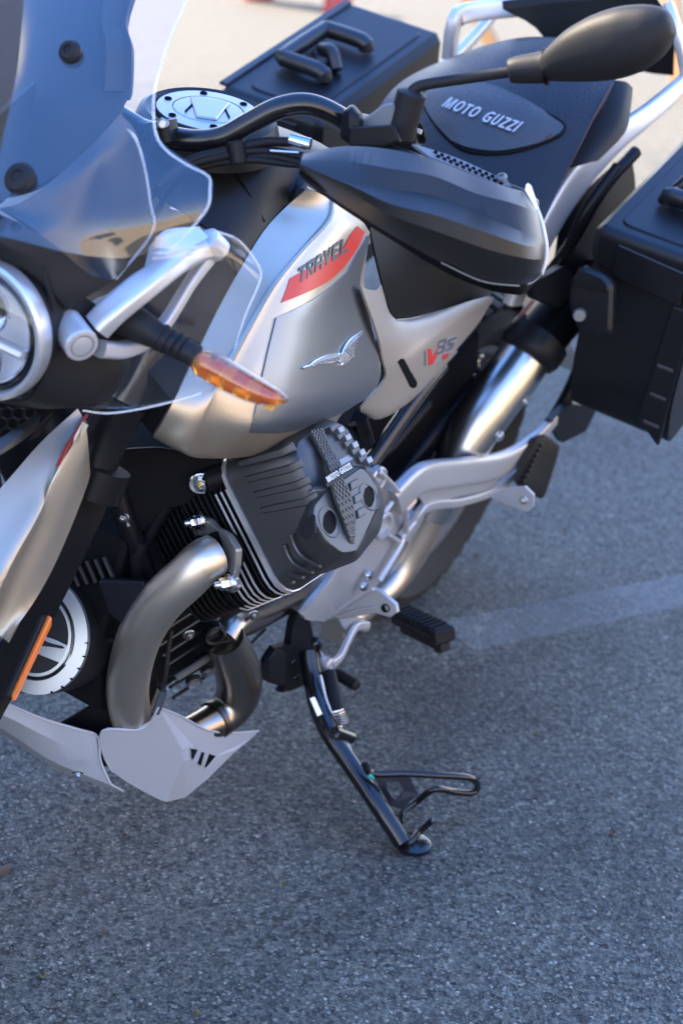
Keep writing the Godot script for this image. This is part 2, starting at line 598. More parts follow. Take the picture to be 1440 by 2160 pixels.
func ribbon(tops: PackedVector3Array, bots: PackedVector3Array, depth: Array, dir: Vector3, sub := 4, pw := 2.3) -> void:   # a body given by its upper and lower outline and its depth along dir
	var a = crs(tops, sub); var b = crs(bots, sub)
	var r = []
	for i in a.size():
		var d = along(depth, float(i) / (a.size() - 1))
		r.append(oval((a[i] + b[i]) * 0.5, dir * d, (a[i] - b[i]) * 0.5, pw, 24))
	rings(r)

func lathe(c: Vector3, axis: Vector3, prof: Array, n := 32, ends := true) -> void:      # profile of [radius, height] pairs about an axis
	var z = axis.normalized()
	var x = z.cross(Vector3.UP if absf(z.y) < 0.9 else Vector3.RIGHT).normalized()
	var y = z.cross(x)
	var r = []
	for q in prof:
		var ring = PackedVector3Array()
		for j in n:
			var a = TAU * j / n
			ring.append(c + z * q[1] + (x * cos(a) + y * sin(a)) * maxf(q[0], 0.00004))
		r.append(ring)
	rings(r, ends)

func hexagon(c: Vector3, axis: Vector3, rad: float, h: float) -> void:
	lathe(c, axis, [[rad * 0.85, 0.0], [rad, h * 0.12], [rad, h * 0.85], [rad * 0.82, h]], 6)

func bolt(c: Vector3, axis: Vector3, rad: float, h: float) -> void:       # washer, hexagon and rounded end
	var z = axis.normalized()
	lathe(c, z, [[rad * 1.5, 0.0], [rad * 1.55, h * 0.1], [rad * 1.4, h * 0.22]], 18)
	hexagon(c + z * h * 0.22, z, rad, h * 0.5)
	lathe(c + z * h * 0.72, z, [[rad * 0.62, 0.0], [rad * 0.6, h * 0.2], [rad * 0.35, h * 0.3]], 14)

func screw(c: Vector3, axis: Vector3, rad: float) -> void:                # button head with a hexagon socket
	var z = axis.normalized()
	lathe(c, z, [[rad, 0.0], [rad, rad * 0.3], [rad * 0.8, rad * 0.62], [rad * 0.5, rad * 0.7], [rad * 0.46, rad * 0.25]], 18)

func flat_axes(p: PackedVector3Array, dir: Vector3) -> Array:
	var z = dir.normalized()
	var x = z.cross(Vector3.UP if absf(z.y) < 0.9 else Vector3.RIGHT).normalized()
	return [x, z.cross(x), z]

func plate(p: PackedVector3Array, dir: Vector3, thick: float, bevel := 0.0015, holes := []) -> void:   # an outline given thickness along -dir, edges bevelled
	var ax = flat_axes(p, dir)
	var o = p[0]
	var flat = PackedVector2Array()
	for q in p: flat.append(Vector2((q - o).dot(ax[0]), (q - o).dot(ax[1])))
	var hh = []
	for q in p: hh.append((q - o).dot(ax[2]))
	var rev = Geometry2D.is_polygon_clockwise(flat)
	if rev:
		flat.reverse(); hh.reverse()
	var n = flat.size()
	var inner = PackedVector2Array()
	for i in n:
		var a = (flat[i] - flat[(i + n - 1) % n]).normalized()
		var b = (flat[(i + 1) % n] - flat[i]).normalized()
		var m = (Vector2(-a.y, a.x) + Vector2(-b.y, b.x))
		m = m / maxf(m.length_squared() * 0.5, 0.35)
		inner.append(flat[i] + m * bevel)
	if bevel > 0.0 and Geometry2D.triangulate_polygon(inner).is_empty():
		inner = flat.duplicate()
	var lift = func(q: Vector2, h: float) -> Vector3: return o + ax[0] * q.x + ax[1] * q.y + ax[2] * h
	var mark = T.size()
	var face = inner.duplicate()
	var face_h = hh.duplicate()
	for hole in holes:                                     # a hole is joined to the outline by a slit
		var hp = PackedVector2Array()
		for q in hole: hp.append(Vector2((q - o).dot(ax[0]), (q - o).dot(ax[1])))
		if not Geometry2D.is_polygon_clockwise(hp): hp.reverse()
		var best = 1e9; var bi = 0; var bj = 0
		for i in face.size():
			for j in hp.size():
				var d: float = face[i].distance_squared_to(hp[j])
				if d < best: best = d; bi = i; bj = j
		var nf = PackedVector2Array(); var nh = []
		for i in face.size():
			nf.append(face[i]); nh.append(face_h[i])
			if i == bi:
				for j in hp.size() + 1:
					nf.append(hp[(bj + j) % hp.size()] + Vector2(1e-6, 2e-6) * (1.0 if j == hp.size() else 0.0)); nh.append(face_h[bi])
				nf.append(face[bi] + Vector2(1e-6, 2e-6)); nh.append(face_h[bi])
		face = nf; face_h = nh
		for j in hp.size():
			var k = (j + 1) % hp.size()
			var h0: float = hh[0]
			quad(lift.call(hp[j], h0), lift.call(hp[k], h0), lift.call(hp[k], h0 - thick), lift.call(hp[j], h0 - thick))
	var ids = Geometry2D.triangulate_polygon(face)
	if ids.is_empty(): print("PLATE FAILED ", p[0], " ", n)
	for i in range(0, ids.size(), 3):
		var a: int = ids[i]; var b: int = ids[i + 1]; var c: int = ids[i + 2]
		if (face[b] - face[a]).cross(face[c] - face[a]) < 0.0:
			var k = b; b = c; c = k
		tri(lift.call(face[a], face_h[a]), lift.call(face[b], face_h[b]), lift.call(face[c], face_h[c]))
		tri(lift.call(face[a], face_h[a] - thick), lift.call(face[c], face_h[c] - thick), lift.call(face[b], face_h[b] - thick))
	for i in n:
		var k = (i + 1) % n
		var t0: Vector3 = lift.call(inner[i], hh[i]); var t1: Vector3 = lift.call(inner[k], hh[k])
		var e0: Vector3 = lift.call(flat[i], hh[i] - bevel); var e1: Vector3 = lift.call(flat[k], hh[k] - bevel)
		var g0: Vector3 = lift.call(flat[i], hh[i] - thick + bevel); var g1: Vector3 = lift.call(flat[k], hh[k] - thick + bevel)
		var b0: Vector3 = lift.call(inner[i], hh[i] - thick); var b1: Vector3 = lift.call(inner[k], hh[k] - thick)
		quad(t0, e0, e1, t1); quad(e0, g0, g1, e1); quad(g0, b0, b1, g1)
	if holes.is_empty(): fix(mark)

func round_poly(p: PackedVector3Array, r: float, n := 4) -> PackedVector3Array:    # rounds the corners of an outline
	var out = PackedVector3Array()
	var c = p.size()
	for i in c:
		var a = p[(i + c - 1) % c]; var b = p[i]; var d = p[(i + 1) % c]
		var ra = minf(r, a.distance_to(b) * 0.45); var rd = minf(r, d.distance_to(b) * 0.45)
		var s = b + (a - b).normalized() * ra; var e = b + (d - b).normalized() * rd
		for k in n + 1:
			var t = float(k) / n
			out.append(s * (1 - t) * (1 - t) + b * 2.0 * t * (1 - t) + e * t * t)
	return out

func loop(p: PackedVector3Array, scale: float, shift := Vector3.ZERO) -> PackedVector3Array:
	var c = Vector3.ZERO
	for q in p: c += q
	c /= p.size()
	var r = PackedVector3Array()
	for q in p: r.append(c + (q - c) * scale + shift)
	return r

func box(c: Vector3, x: Vector3, y: Vector3, z: Vector3, bevel := 0.002) -> void:   # half-size vectors
	var p = PackedVector3Array([c + x + y + z, c - x + y + z, c - x - y + z, c + x - y + z])
	plate(p, z, z.length() * 2.0, minf(bevel, minf(x.length(), minf(y.length(), z.length())) * 0.6))

func letters(called: String, say: String, size: float, depth: float, at: Vector3, right: Vector3, up: Vector3, mat: String, parent: Node3D, font := "Droid Sans", bold := true, stretch := 1.0) -> MeshInstance3D:
	var t = TextMesh.new()
	t.text = say
	var f = SystemFont.new()
	f.font_names = PackedStringArray([font])
	f.font_weight = 700 if bold else 400
	t.font = f
	t.font_size = 64
	t.pixel_size = size / 64.0
	t.depth = depth / size * 1.0
	t.curve_step = 2.0
	var o = put(called, t, mat, parent)
	t.pixel_size = 1.0 / 64.0
	t.depth = 0.15
	var z = right.cross(up).normalized()
	o.transform = Transform3D(Basis(right * size * stretch, up * size, z * depth / 0.15), at)
	return o

func mirror(names: Array, under: Node3D = null) -> void:                  # the same part on the other side of the machine
	for nm in names:
		var o = (under if under else bike).get_node_or_null(NodePath(nm))
		if o == null: continue
		var src: Array = o.mesh.surface_get_arrays(0)
		var v: PackedVector3Array = src[Mesh.ARRAY_VERTEX]; var n: PackedVector3Array = src[Mesh.ARRAY_NORMAL]
		for i in range(0, v.size(), 3):
			for k in 3:
				v[i + k].z = -v[i + k].z; n[i + k].z = -n[i + k].z
			var a = v[i + 1]; v[i + 1] = v[i + 2]; v[i + 2] = a
			a = n[i + 1]; n[i + 1] = n[i + 2]; n[i + 2] = a
		src[Mesh.ARRAY_VERTEX] = v; src[Mesh.ARRAY_NORMAL] = n
		var m := ArrayMesh.new()
		m.add_surface_from_arrays(Mesh.PRIMITIVE_TRIANGLES, src)
		var c = put(nm, m, "gold", bike)
		c.material_override = o.material_override

func make_tank() -> void:
	sheet([M([911.9,1008.8,115,869.1,993.1,128,865,991.8,128,801.7,959.8,140,769.4,937.7,142]), M([930.7,980.1,99,897.2,973.3,142,894.8,972.1,143,856.2,960.2,152,781.6,919.8,150]), M([987.2,962.2,108.1,959.6,952,150,956,949.9,151,903.6,937.2,164,786.5,880.6,158]), M([1054.2,926.2,123.1,1025.6,921.6,158,1021.9,918.9,159,959.6,898.6,181,777.2,842.1,168]), M([1104.3,890.7,134.7,1081,883.5,168,1076.4,880.5,169,996.8,856.7,199,762.1,799.5,182]), M([1154.6,851.7,148.2,1133.6,845.4,178,1128.1,842,179,1036.3,820.3,214,751.6,754.1,198]), M([1199.3,814.5,158.3,1170.5,816.7,184,1152.3,811.7,187,1057.3,791.5,224,784,732.6,206]), M([1202,781.7,149.1,1184.9,787.5,180,1150.3,777.1,188,1077.5,768.9,222,864.6,727.4,209]), M([1185,756.1,132.4,1183.4,754.3,166,1128.4,728.4,170,1023.5,711.4,194,841.9,689.9,192]), M([1140,733.3,116.4,1110.3,719.1,128,1064,697.5,132,952.2,679.1,152,787.6,669.8,162])], 0.004, 4, 5)
	var tank = build("fuel_tank", "gold")
	sheet([M([785.7,938,147.8,783.7,937.3,147.6,781.8,936.6,147.4,779.8,935.9,147.2,777.9,935.1,147,775.9,934.4,146.9,774,933.7,146.7,774.7,933,145.5,774.4,932.9,146.1]), M([823.5,923.3,158,820.8,922,157.8,818.1,920.6,157.6,815.4,919.2,157.5,812,917.7,157.2,807.8,916,156.8,803,914.1,156.4,798.2,912.3,156.1,793.3,910.5,155.7]), M([856.2,908.7,166.3,850.4,906.5,165.8,844.3,904.2,165.3,838.2,901.9,164.7,832.2,899.5,164.2,826.1,896.9,163.7,819.8,894.2,163.1,813.3,891.3,162.6,807.3,888.7,162.1]), M([915,903.3,176.9,903.2,899.4,176.2,891.4,895.5,175.4,878.8,891.4,174.4,865.8,887.5,173.1,852.1,883.8,171.6,838.2,880.5,170,823.6,877,168.2,809.1,873.5,166.4]), M([970,899.2,183.3,953.2,894.7,183.9,934.3,889.3,183.5,913.3,883.4,182.1,891.9,877.7,180.3,870,872.6,177.9,848.2,868,175.3,825.9,863.6,172.5,803,859,169.6]), M([1011.7,895.1,182.5,996.3,890.9,186.9,977.1,885.1,189.3,953,877.6,189.6,925.9,870.2,188.3,895.9,863.5,185.5,863.4,857.2,181.6,829.3,850.9,177.3,794.4,844.3,172.9]), M([1039.7,890,178.2,1023.2,885.9,185.8,1002.6,879.8,191.5,975.8,871.6,194.1,943.1,862.2,193.6,906.7,853.1,191,867.6,844.2,187,826.6,835.2,182.5,784.2,825.8,178]), M([1055.8,872.1,186,1036.6,868.5,193.4,1012.8,862.6,198.7,982.4,854.5,200.7,946.1,845,199.7,905.9,835.3,196.8,863.1,825.7,192.7,818.1,816,188.1,771.7,805.9,183.6]), M([1071.4,855.9,193.7,1049.7,852.2,201,1022.4,845.8,205.8,988.1,836.8,207.2,948.8,826.9,205.9,906.3,817.4,202.8,861.5,808.2,198.6,814.3,799,193.8,765.8,789.4,189.2]), M([1087.1,838.9,201.9,1064.2,835.2,208.8,1035.2,828.5,213,999.3,819.3,213.9,958.3,809.5,212.5,913.4,800,209.5,864.9,790.8,205.2,813.5,781.4,200.2,760.5,771.6,195.4]), M([1099.9,820.7,209.4,1076.5,817.4,216.1,1047.1,811.2,219.9,1010.1,802,220.5,967.4,791.9,218.9,919.9,781.9,215.6,868.2,772,211.3,813.3,762.1,206.3,756.9,751.8,201.7]), M([1107.6,808.2,213.3,1086,805.9,219.9,1057.9,800.4,223.7,1023,792.2,224.5,982,782.4,223.2,935.5,772.7,220,884.2,762.5,215.6,829.4,752,210.6,773.6,741.4,206.2]), M([1112.5,797.2,215.7,1091.9,794.5,222.5,1065.8,788.9,226.3,1032,780.1,227.1,992.1,770.2,225.3,947.4,760.7,221.9,899.1,752.3,217.8,848,743.7,213.3,795.9,734.8,209.1]), M([1115.7,786.9,217.2,1098.5,784.7,223.4,1076.7,779.7,226.9,1047.2,771.4,227.1,1011,761.8,224.8,970.9,753.8,221.8,927.8,747.2,218.7,882.6,740.9,215.3,836.1,734.2,212.1]), M([1114,775.9,215.7,1099.6,773.9,221,1080.9,769.1,223.7,1054.7,761.4,223.2,1024.3,753.9,221.7,989.9,747.6,219.7,952.3,742.2,217.5,912.3,737,215,871.9,731.6,212.7])], 0.004, 1, 1)
	var tsp = build("tank_side_panel", "graphite", tank)
	sheet([M([1023.8,903.5,172.1,996.4,925.7,162.4]), M([983.2,908.5,177.7,962.1,932.9,165.4]), M([922,910.8,174.6,918.6,937.5,165.7]), M([875.5,915.9,166.9,879.8,938.4,162.2]), M([839.1,923.6,159.3,858.8,948,157.3]), M([816.7,932.5,154.2,842.5,953.9,153.4]), M([793.4,943.5,146.7,822.7,956.8,148.4])], 0.0006, 4, 2)
	build("red_stripe", "red", tank)
	plate(M([980.3,931.3,163.3,965.7,935,163.9,962.9,938.2,161.9,977.4,934.6,161.2]), Vector3(0.0317,0.369,-0.9289), 0.0007, 0.0001)
	plate(M([984.4,920.9,170.7,980.1,922,170.8,970.5,933.9,163.7,975,932.8,163.5]), Vector3(0.0317,0.369,-0.9289), 0.0007, 0.0001)
	plate(M([972.2,923.5,171,968.1,924.3,171,956.6,939.8,162,960.5,938.9,161.9]), Vector3(0.0317,0.369,-0.9289), 0.0007, 0.0001)
	plate(M([959.5,936.5,164.1,948.1,939,164.5,945.3,942.4,162.2,956.7,939.8,162]), Vector3(0.0317,0.369,-0.9289), 0.0007, 0.0001)
	plate(M([956,932.4,167.5,951.8,933.3,167.4,948.1,939.3,164.2,952,938.4,164.1]), Vector3(0.0317,0.369,-0.9289), 0.0007, 0.0001)
	plate(M([964.1,930.6,167.8,953.7,932.6,167.6,951.8,935.5,166.2,962,933.5,165.9]), Vector3(0.0317,0.369,-0.9289), 0.0007, 0.0001)
	plate(M([960.9,931.4,167.6,956.8,932.2,167.6,956.2,926.6,170.9,960.7,925.7,171]), Vector3(0.0317,0.369,-0.9289), 0.0007, 0.0001)
	plate(M([953.6,927.1,170.9,949.3,928,170.8,938.7,944,162.3,945.2,939.8,164.3]), Vector3(0.0317,0.369,-0.9289), 0.0007, 0.0001)
	plate(M([941.2,940.2,164.3,932.8,941.8,164.1,930.4,945.3,162.3,938.9,943.9,162.3]), Vector3(0.0317,0.369,-0.9289), 0.0007, 0.0001)
	plate(M([940.6,928.9,170.5,935.8,929.5,170.1,928.4,942.9,163.8,930.6,945.2,162.3]), Vector3(0.0317,0.369,-0.9289), 0.0007, 0.0001)
	plate(M([946.1,933,168.2,937.8,934.5,168,935.9,937.4,166.5,944.2,935.8,166.7]), Vector3(0.0317,0.369,-0.9289), 0.0007, 0.0001)
	plate(M([923.4,946.6,162,918.5,947.4,161.9,921.3,931.3,169,925.8,930.7,169.4]), Vector3(0.0317,0.369,-0.9289), 0.0007, 0.0001)
	plate(M([925.8,930.7,169.4,921.3,931.3,169,905.6,949.2,161.5,910.6,948.8,161.6]), Vector3(0.0317,0.369,-0.9289), 0.0007, 0.0001)
	plate(M([909.8,932.2,168,904.1,932.5,167.3,897.3,950.3,160.8,902.4,949.6,161.2]), Vector3(0.0317,0.369,-0.9289), 0.0007, 0.0001)
	plate(M([899,946.8,162.1,883.8,948.2,160.8,882.6,952,159.5,897.4,950.2,160.8]), Vector3(0.0317,0.369,-0.9289), 0.0007, 0.0001)
	plate(M([902.1,939.9,164.9,889,940.6,163.4,888.2,943.9,162.4,900.8,943,163.7]), Vector3(0.0317,0.369,-0.9289), 0.0007, 0.0001)
	plate(M([904.3,932.5,167.3,887.4,933.4,165.1,886.5,937.1,164,903.3,936.2,166.2]), Vector3(0.0317,0.369,-0.9289), 0.0007, 0.0001)
	plate(M([883.8,933.7,164.6,877.8,933.9,163.9,873.3,952.6,158.5,879.3,952.4,159.2]), Vector3(0.0317,0.369,-0.9289), 0.0007, 0.0001)
	plate(M([878.1,933.9,163.9,859.7,934.4,161.1,859.2,938.3,160.2,877.2,937.7,162.8]), Vector3(0.0317,0.369,-0.9289), 0.0007, 0.0001)
	build("travel_lettering", "dark_grey", tank)
	sheet([M([1110,1000,-55,1030,1034,-70,930,1044,-75,800,1030,-70,690,985,-60]), M([1110,1005,0,1030,1038,0,930,1050,0,800,1036,0,690,995,0]), M([1066,966,93,999,1000,78,930,1040,72,800,1028,70,695,985,60]), M([1052,929,121,985,965,106,929,983,97,899.4,1008.1,111,709,942.7,118]), M([1050,920,117,983,956,102,927,974,93,877.6,997.2,104,683.6,926.4,112])], 0.003, 5, 5)
	var tank_cover = build("tank_cover", "black_satin")
	tube(M([992.1,1026.9,48.4,991.2,1005.3,76.8,978.7,972,102.4]), 0.0016, 6, 6, 0.0000)
	build("seam", "black_deep", tank_cover)
	sheet([M([1051,926,120,1101,891,132,1152,852,145,1196,814,155,1182,756,129]), M([1060,951,83,1110,916,95,1161,877,108,1205,840,118,1191,781,92]), M([1074,946,28,1124,911,40,1175,872,53,1219,834,63,1205,776,37])], 0.003, 3, 3)
	build("steering_head_cover", "black_satin")
	var cap = Vector3(0.9829,1.0767,-0.0000)
	var cz = Vector3(sin(0.14), cos(0.14), 0.0)
	lathe(Vector3(0.9829,1.0767,-0.0000), cz, [[0.061, -0.02], [0.066, -0.006], [0.068, -0.003], [0.075, -0.001], [0.082, -0.005], [0.086, -0.016], [0.092, -0.04]], 48)
	var collar = build("filler_collar", "black_satin")
	lathe(Vector3(0.9829,1.0767,-0.0000), cz, [[0.062, -0.012], [0.0625, -0.002], [0.0615, 0.0], [0.043, 0.0006], [0.0426, -0.0025], [0.042, -0.0025], [0.0416, 0.0002], [0.04, 0.001], [0.002, 0.0014]], 56)
	var fcap = build("filler_cap", "metal_brushed")
	for i in 6:
		var a = TAU * (i + 0.3) / 6.0
		var ex = Vector3(cz.y, -cz.x, 0.0)
		lathe(cap + (ex * cos(a) + Vector3(0, 0, 1) * sin(a)) * 0.0525, cz, [[0.0044, 0.0], [0.0046, 0.0016], [0.0030, 0.0022], [0.0026, 0.0006]], 14)
		build("cap_screw", "black_deep", fcap)
	var kx = Vector3(cz.y, -cz.x, 0.0).rotated(cz, 0.55)
	var kz = kx.cross(cz)
	plate(PackedVector3Array([cap + kx * 0.034 + kz * 0.012 + cz * 0.004, cap + kx * 0.034 - kz * 0.012 + cz * 0.004, cap - kx * 0.026 - kz * 0.024 + cz * 0.0045, cap - kx * 0.026 + kz * 0.024 + cz * 0.0045]), cz, 0.004, 0.0015)
	build("key_flap", "metal_brushed", fcap)
	box(cap + kx * 0.004 + kz * 0.022 + cz * 0.0022, (kx * 0.016 + kz * 0.004), kz * 0.0008, cz * 0.0010, 0.0003)
	build("flap_edge", "black_deep", fcap)
	box(cap + kx * 0.004 + kz * -0.022 + cz * 0.0022, (kx * 0.016 + kz * -0.004), kz * 0.0008, cz * 0.0010, 0.0003)
	build("flap_edge", "black_deep", fcap)
	var emblem: Node3D = tank
	plate(M([1013.6,833,213.5,1007.8,833.6,212.9,994.6,832.2,212.7,981.2,833.7,211,963.7,832.8,209.3,939.6,830.2,207.1,916.5,825.1,205.4,903.9,820.1,205.2,908,813.7,207.9,933,817.2,210.3,957.2,822.8,211.7,978.2,827.1,212.7,991.4,828.3,213.8,1008.4,830.1,214.2]), Vector3(-0.1361,0.422,-0.8963), 0.003, 0.001)
	build("left_wing", "emblem_silver", emblem)
	plate(M([898.1,819,204.6,891.9,822.5,202.4,884.2,825.7,200.1,871.4,828,197,855.4,828.9,193.9,836.3,827.9,190.8,817.9,827.5,187.5,815,824.8,187.9,822.2,821.8,190.4,835.1,821.9,192.7,846.3,819.2,195.8,851,813.9,198.5,855,809.3,200.8,866.3,806.7,203.6,882.7,808.4,205.7,895.7,813.6,206]), Vector3(-0.1361,0.422,-0.8963), 0.003, 0.001)
	build("right_wing", "emblem_silver", emblem)
	plate(M([913.9,822.3,205.9,905.7,823.4,204.4,896.8,820.3,203.9,888.5,815.2,204.3,865.6,810.5,202.1,851.8,806.6,201.2,854.4,803.9,202.6,866.7,805.1,204.2,872.7,803.6,205.7,890.6,804,208.4,898.5,805.5,209.1,898.2,807.7,208.3,907.5,812.2,208.3,904.8,814.7,207.1,911.7,819,206.7]), Vector3(-0.1361,0.422,-0.8963), 0.004200000000000001, 0.0012)
	build("body", "emblem_silver", emblem)
	tube(M([994.6,832.3,213.8,987.4,829.4,214.1]), 0.0009, 6, 1, 0.0000)
	build("feather", "emblem_silver", emblem)
	tube(M([985.3,831.5,213.2,978.3,827.9,213.6]), 0.0009, 6, 1, 0.0000)
	build("feather", "emblem_silver", emblem)
	tube(M([975.7,830.6,212.4,969,826.3,213]), 0.0009, 6, 1, 0.0000)
	build("feather", "emblem_silver", emblem)
	tube(M([966.1,829.6,211.6,959.6,824.8,212.4]), 0.0009, 6, 1, 0.0000)
	build("feather", "emblem_silver", emblem)
	tube(M([956.4,828.4,210.9,950.2,823.2,211.9]), 0.0009, 6, 1, 0.0000)
	build("feather", "emblem_silver", emblem)
	tube(M([946.5,826.9,210.2,940.1,821.3,211.1]), 0.0009, 6, 1, 0.0000)
	build("feather", "emblem_silver", emblem)
	tube(M([935.9,825.2,209.3,929.8,819.5,210.2]), 0.0009, 6, 1, 0.0000)
	build("feather", "emblem_silver", emblem)
	tube(M([925.5,823.2,208.4,919.4,817.5,209.3]), 0.0009, 6, 1, 0.0000)
	build("feather", "emblem_silver", emblem)
	tube(M([914.8,821.1,207.5,909.1,815.6,208.5]), 0.0009, 6, 1, 0.0000)
	build("feather", "emblem_silver", emblem)
	tube(M([887.1,822.4,202.8,865.9,808.6,203.9]), 0.0009, 6, 1, 0.0000)
	build("feather", "emblem_silver", emblem)
	tube(M([880.2,822.8,201.5,861.7,810.4,202.6]), 0.0009, 6, 1, 0.0000)
	build("feather", "emblem_silver", emblem)
	tube(M([873.1,823.1,200.1,857.3,812.3,201.2]), 0.0009, 6, 1, 0.0000)
	build("feather", "emblem_silver", emblem)
	tube(M([866.1,823.4,198.8,853,814.1,199.8]), 0.0009, 6, 1, 0.0000)
	build("feather", "emblem_silver", emblem)
	tube(M([859,823.6,197.5,848.8,816,198.4]), 0.0009, 6, 1, 0.0000)
	build("feather", "emblem_silver", emblem)
	tube(M([851.6,824,196.1,844.3,818,196.9]), 0.0009, 6, 1, 0.0000)
	build("feather", "emblem_silver", emblem)
	tube(M([844.4,824.2,194.7,839.7,819.7,195.4]), 0.0009, 6, 1, 0.0000)
	build("feather", "emblem_silver", emblem)
	tube(M([837,824.4,193.3,835.1,821.5,193.9]), 0.0009, 6, 1, 0.0000)
	build("feather", "emblem_silver", emblem)

func make_side_covers() -> void:
	sheet([M([832.7,889.9,176,799.7,875.2,172,732.8,856.4,158,673.9,858.8,140]), M([782.5,818.4,192,734.2,804.2,184,679,799.7,168,628,787.2,150]), M([749.1,770.4,196,671.6,762.5,188,580.6,766.7,178,320.4,760.7,158]), M([726.9,736.2,196,639.1,741.5,192,552.9,751.3,184,326.8,739.6,163]), M([770.7,711.5,195,656.1,702.9,196,559.4,713.3,190,376.2,725.5,172]), M([768,695.7,190,698,671,196,594.6,677.9,194,443.1,707.3,178]), M([705.6,666.7,170,674.6,653,180,560.3,655.8,178,405.4,687.4,165])], 0.003, 4, 4)
	var side_cover = build("side_cover", "gold2")
	plate(M([693.5,752.9,193.9,682.5,754.8,192.9,671.7,752,192.5,608.3,700.4,195,607.9,693,196,620.4,693.7,196.8,632.7,700,196.9]), Vector3(-0.0732,0.1387,-0.9876), 0.003, 0.0003)
	build("slot", "black_deep", side_cover)
	plate(M([600.5,747,188.3,540,744.5,184.2,462.8,735.6,179.7,463.1,725.2,181.2,473.2,709.1,184.2,523,715.4,187,546.8,708.5,189.7,589.9,718.5,191.5]), Vector3(-0.0732,0.1387,-0.9876), 0.0008, 0.0002)
	build("badge_backing", "badge_silver", side_cover)
	plate(M([587.9,744.8,188.7,572.7,742.4,187.9,560.1,725.4,189.3,544.2,738.7,186.3,528.6,736.6,185.4,556.3,713.6,190.7,573.8,717.1,191.5]), Vector3(-0.0732,0.1387,-0.9876), 0.0014, 0.0002)
	build("badge_letter", "red", side_cover)
	plate(M([600.5,745.2,189.5,593.1,744.4,189.1,583.5,719.3,191.9,591.1,720.6,192.3]), Vector3(-0.0732,0.1387,-0.9876), 0.0012, 0.0002)
	build("badge_letter", "dark_grey", side_cover)
	plate(M([546,744.2,185.6,539.2,746.1,184.9,511.7,742.2,183.4,508,736.9,183.9,515.7,731.5,185.2,510.5,727.2,185.4,518.1,721.8,186.7,545.3,725.2,188.3,550.6,730.2,188,543.1,735.6,186.7,548.2,739.7,186.4]), Vector3(-0.0732,0.1387,-0.9876), 0.0012, 0.0002)
	build("badge_digit", "dark_grey", side_cover)
	plate(M([538,741.7,185.9,522.3,739.6,185.1,525.9,736.1,185.8,540.5,738,186.6]), Vector3(-0.0732,0.1387,-0.9876), 0.0006, 0.0001)
	build("digit_gap", "badge_silver", side_cover)
	plate(M([541.7,733.2,187.4,526.1,731,186.5,530.5,727.4,187.4,544.2,729.5,188.1]), Vector3(-0.0732,0.1387,-0.9876), 0.0006, 0.0001)
	build("digit_gap", "badge_silver", side_cover)
	plate(M([502.6,737.7,183.3,466.6,733.9,181.2,469.5,730.9,181.8,491.5,733.1,183.2,494.3,730.1,183.8,476,727.4,182.8,475.9,721.4,183.7,486.4,718.1,184.9,508.3,720.8,186.1,506.5,724,185.6,491.8,722.8,184.6,489.8,725.3,184.1,504.9,727.6,184.9]), Vector3(-0.0732,0.1387,-0.9876), 0.0012, 0.0002)
	build("badge_digit", "dark_grey", side_cover)
	plate(M([518.8,718.4,187.3,507,716.7,186.6,507.1,708.7,187.8,513.1,709.5,188.1]), Vector3(-0.0732,0.1387,-0.9876), 0.001, 0.0001)
	build("badge_lettering", "red", side_cover)
	plate(M([504,716.3,186.4,490.9,714.4,185.7,491.1,712.3,186.1,495.2,713,186.3,496.2,707.3,187.1,500.2,708,187.3]), Vector3(-0.0732,0.1387,-0.9876), 0.001, 0.0001)
	build("badge_lettering", "red", side_cover)
	sheet([M([730.5,930.8,122,572.6,910.5,118,266.4,819.7,115,161.9,734.4,118]), M([729.8,880.1,150,585.9,856.2,140,377.9,812.8,128,242.1,744.8,130]), M([688.5,820,160,562.5,797.4,152,425.7,781.1,144,296.6,747.3,142]), M([658.3,796.3,160,576.7,781.1,156,442,766.5,148,302.3,746.3,145])], 0.003, 4, 4)
	build("seat_side_panel", "black_brown")

func make_seat() -> void:
	ribbon(M([720,835,0,640,845,0,540,850,0,430,885,0,300,925,0,150,945,0,20,955,0,-60,945,0]), M([720,760,0,640,750,0,540,745,0,430,770,0,300,800,0,150,830,0,20,850,0,-60,870,0]), [0.07, 0.095, 0.12, 0.14, 0.145, 0.14, 0.125, 0.08], Vector3(0,0,-1), 5, 2.8)
	var seat = build("seat", "seat_vinyl")
	pass

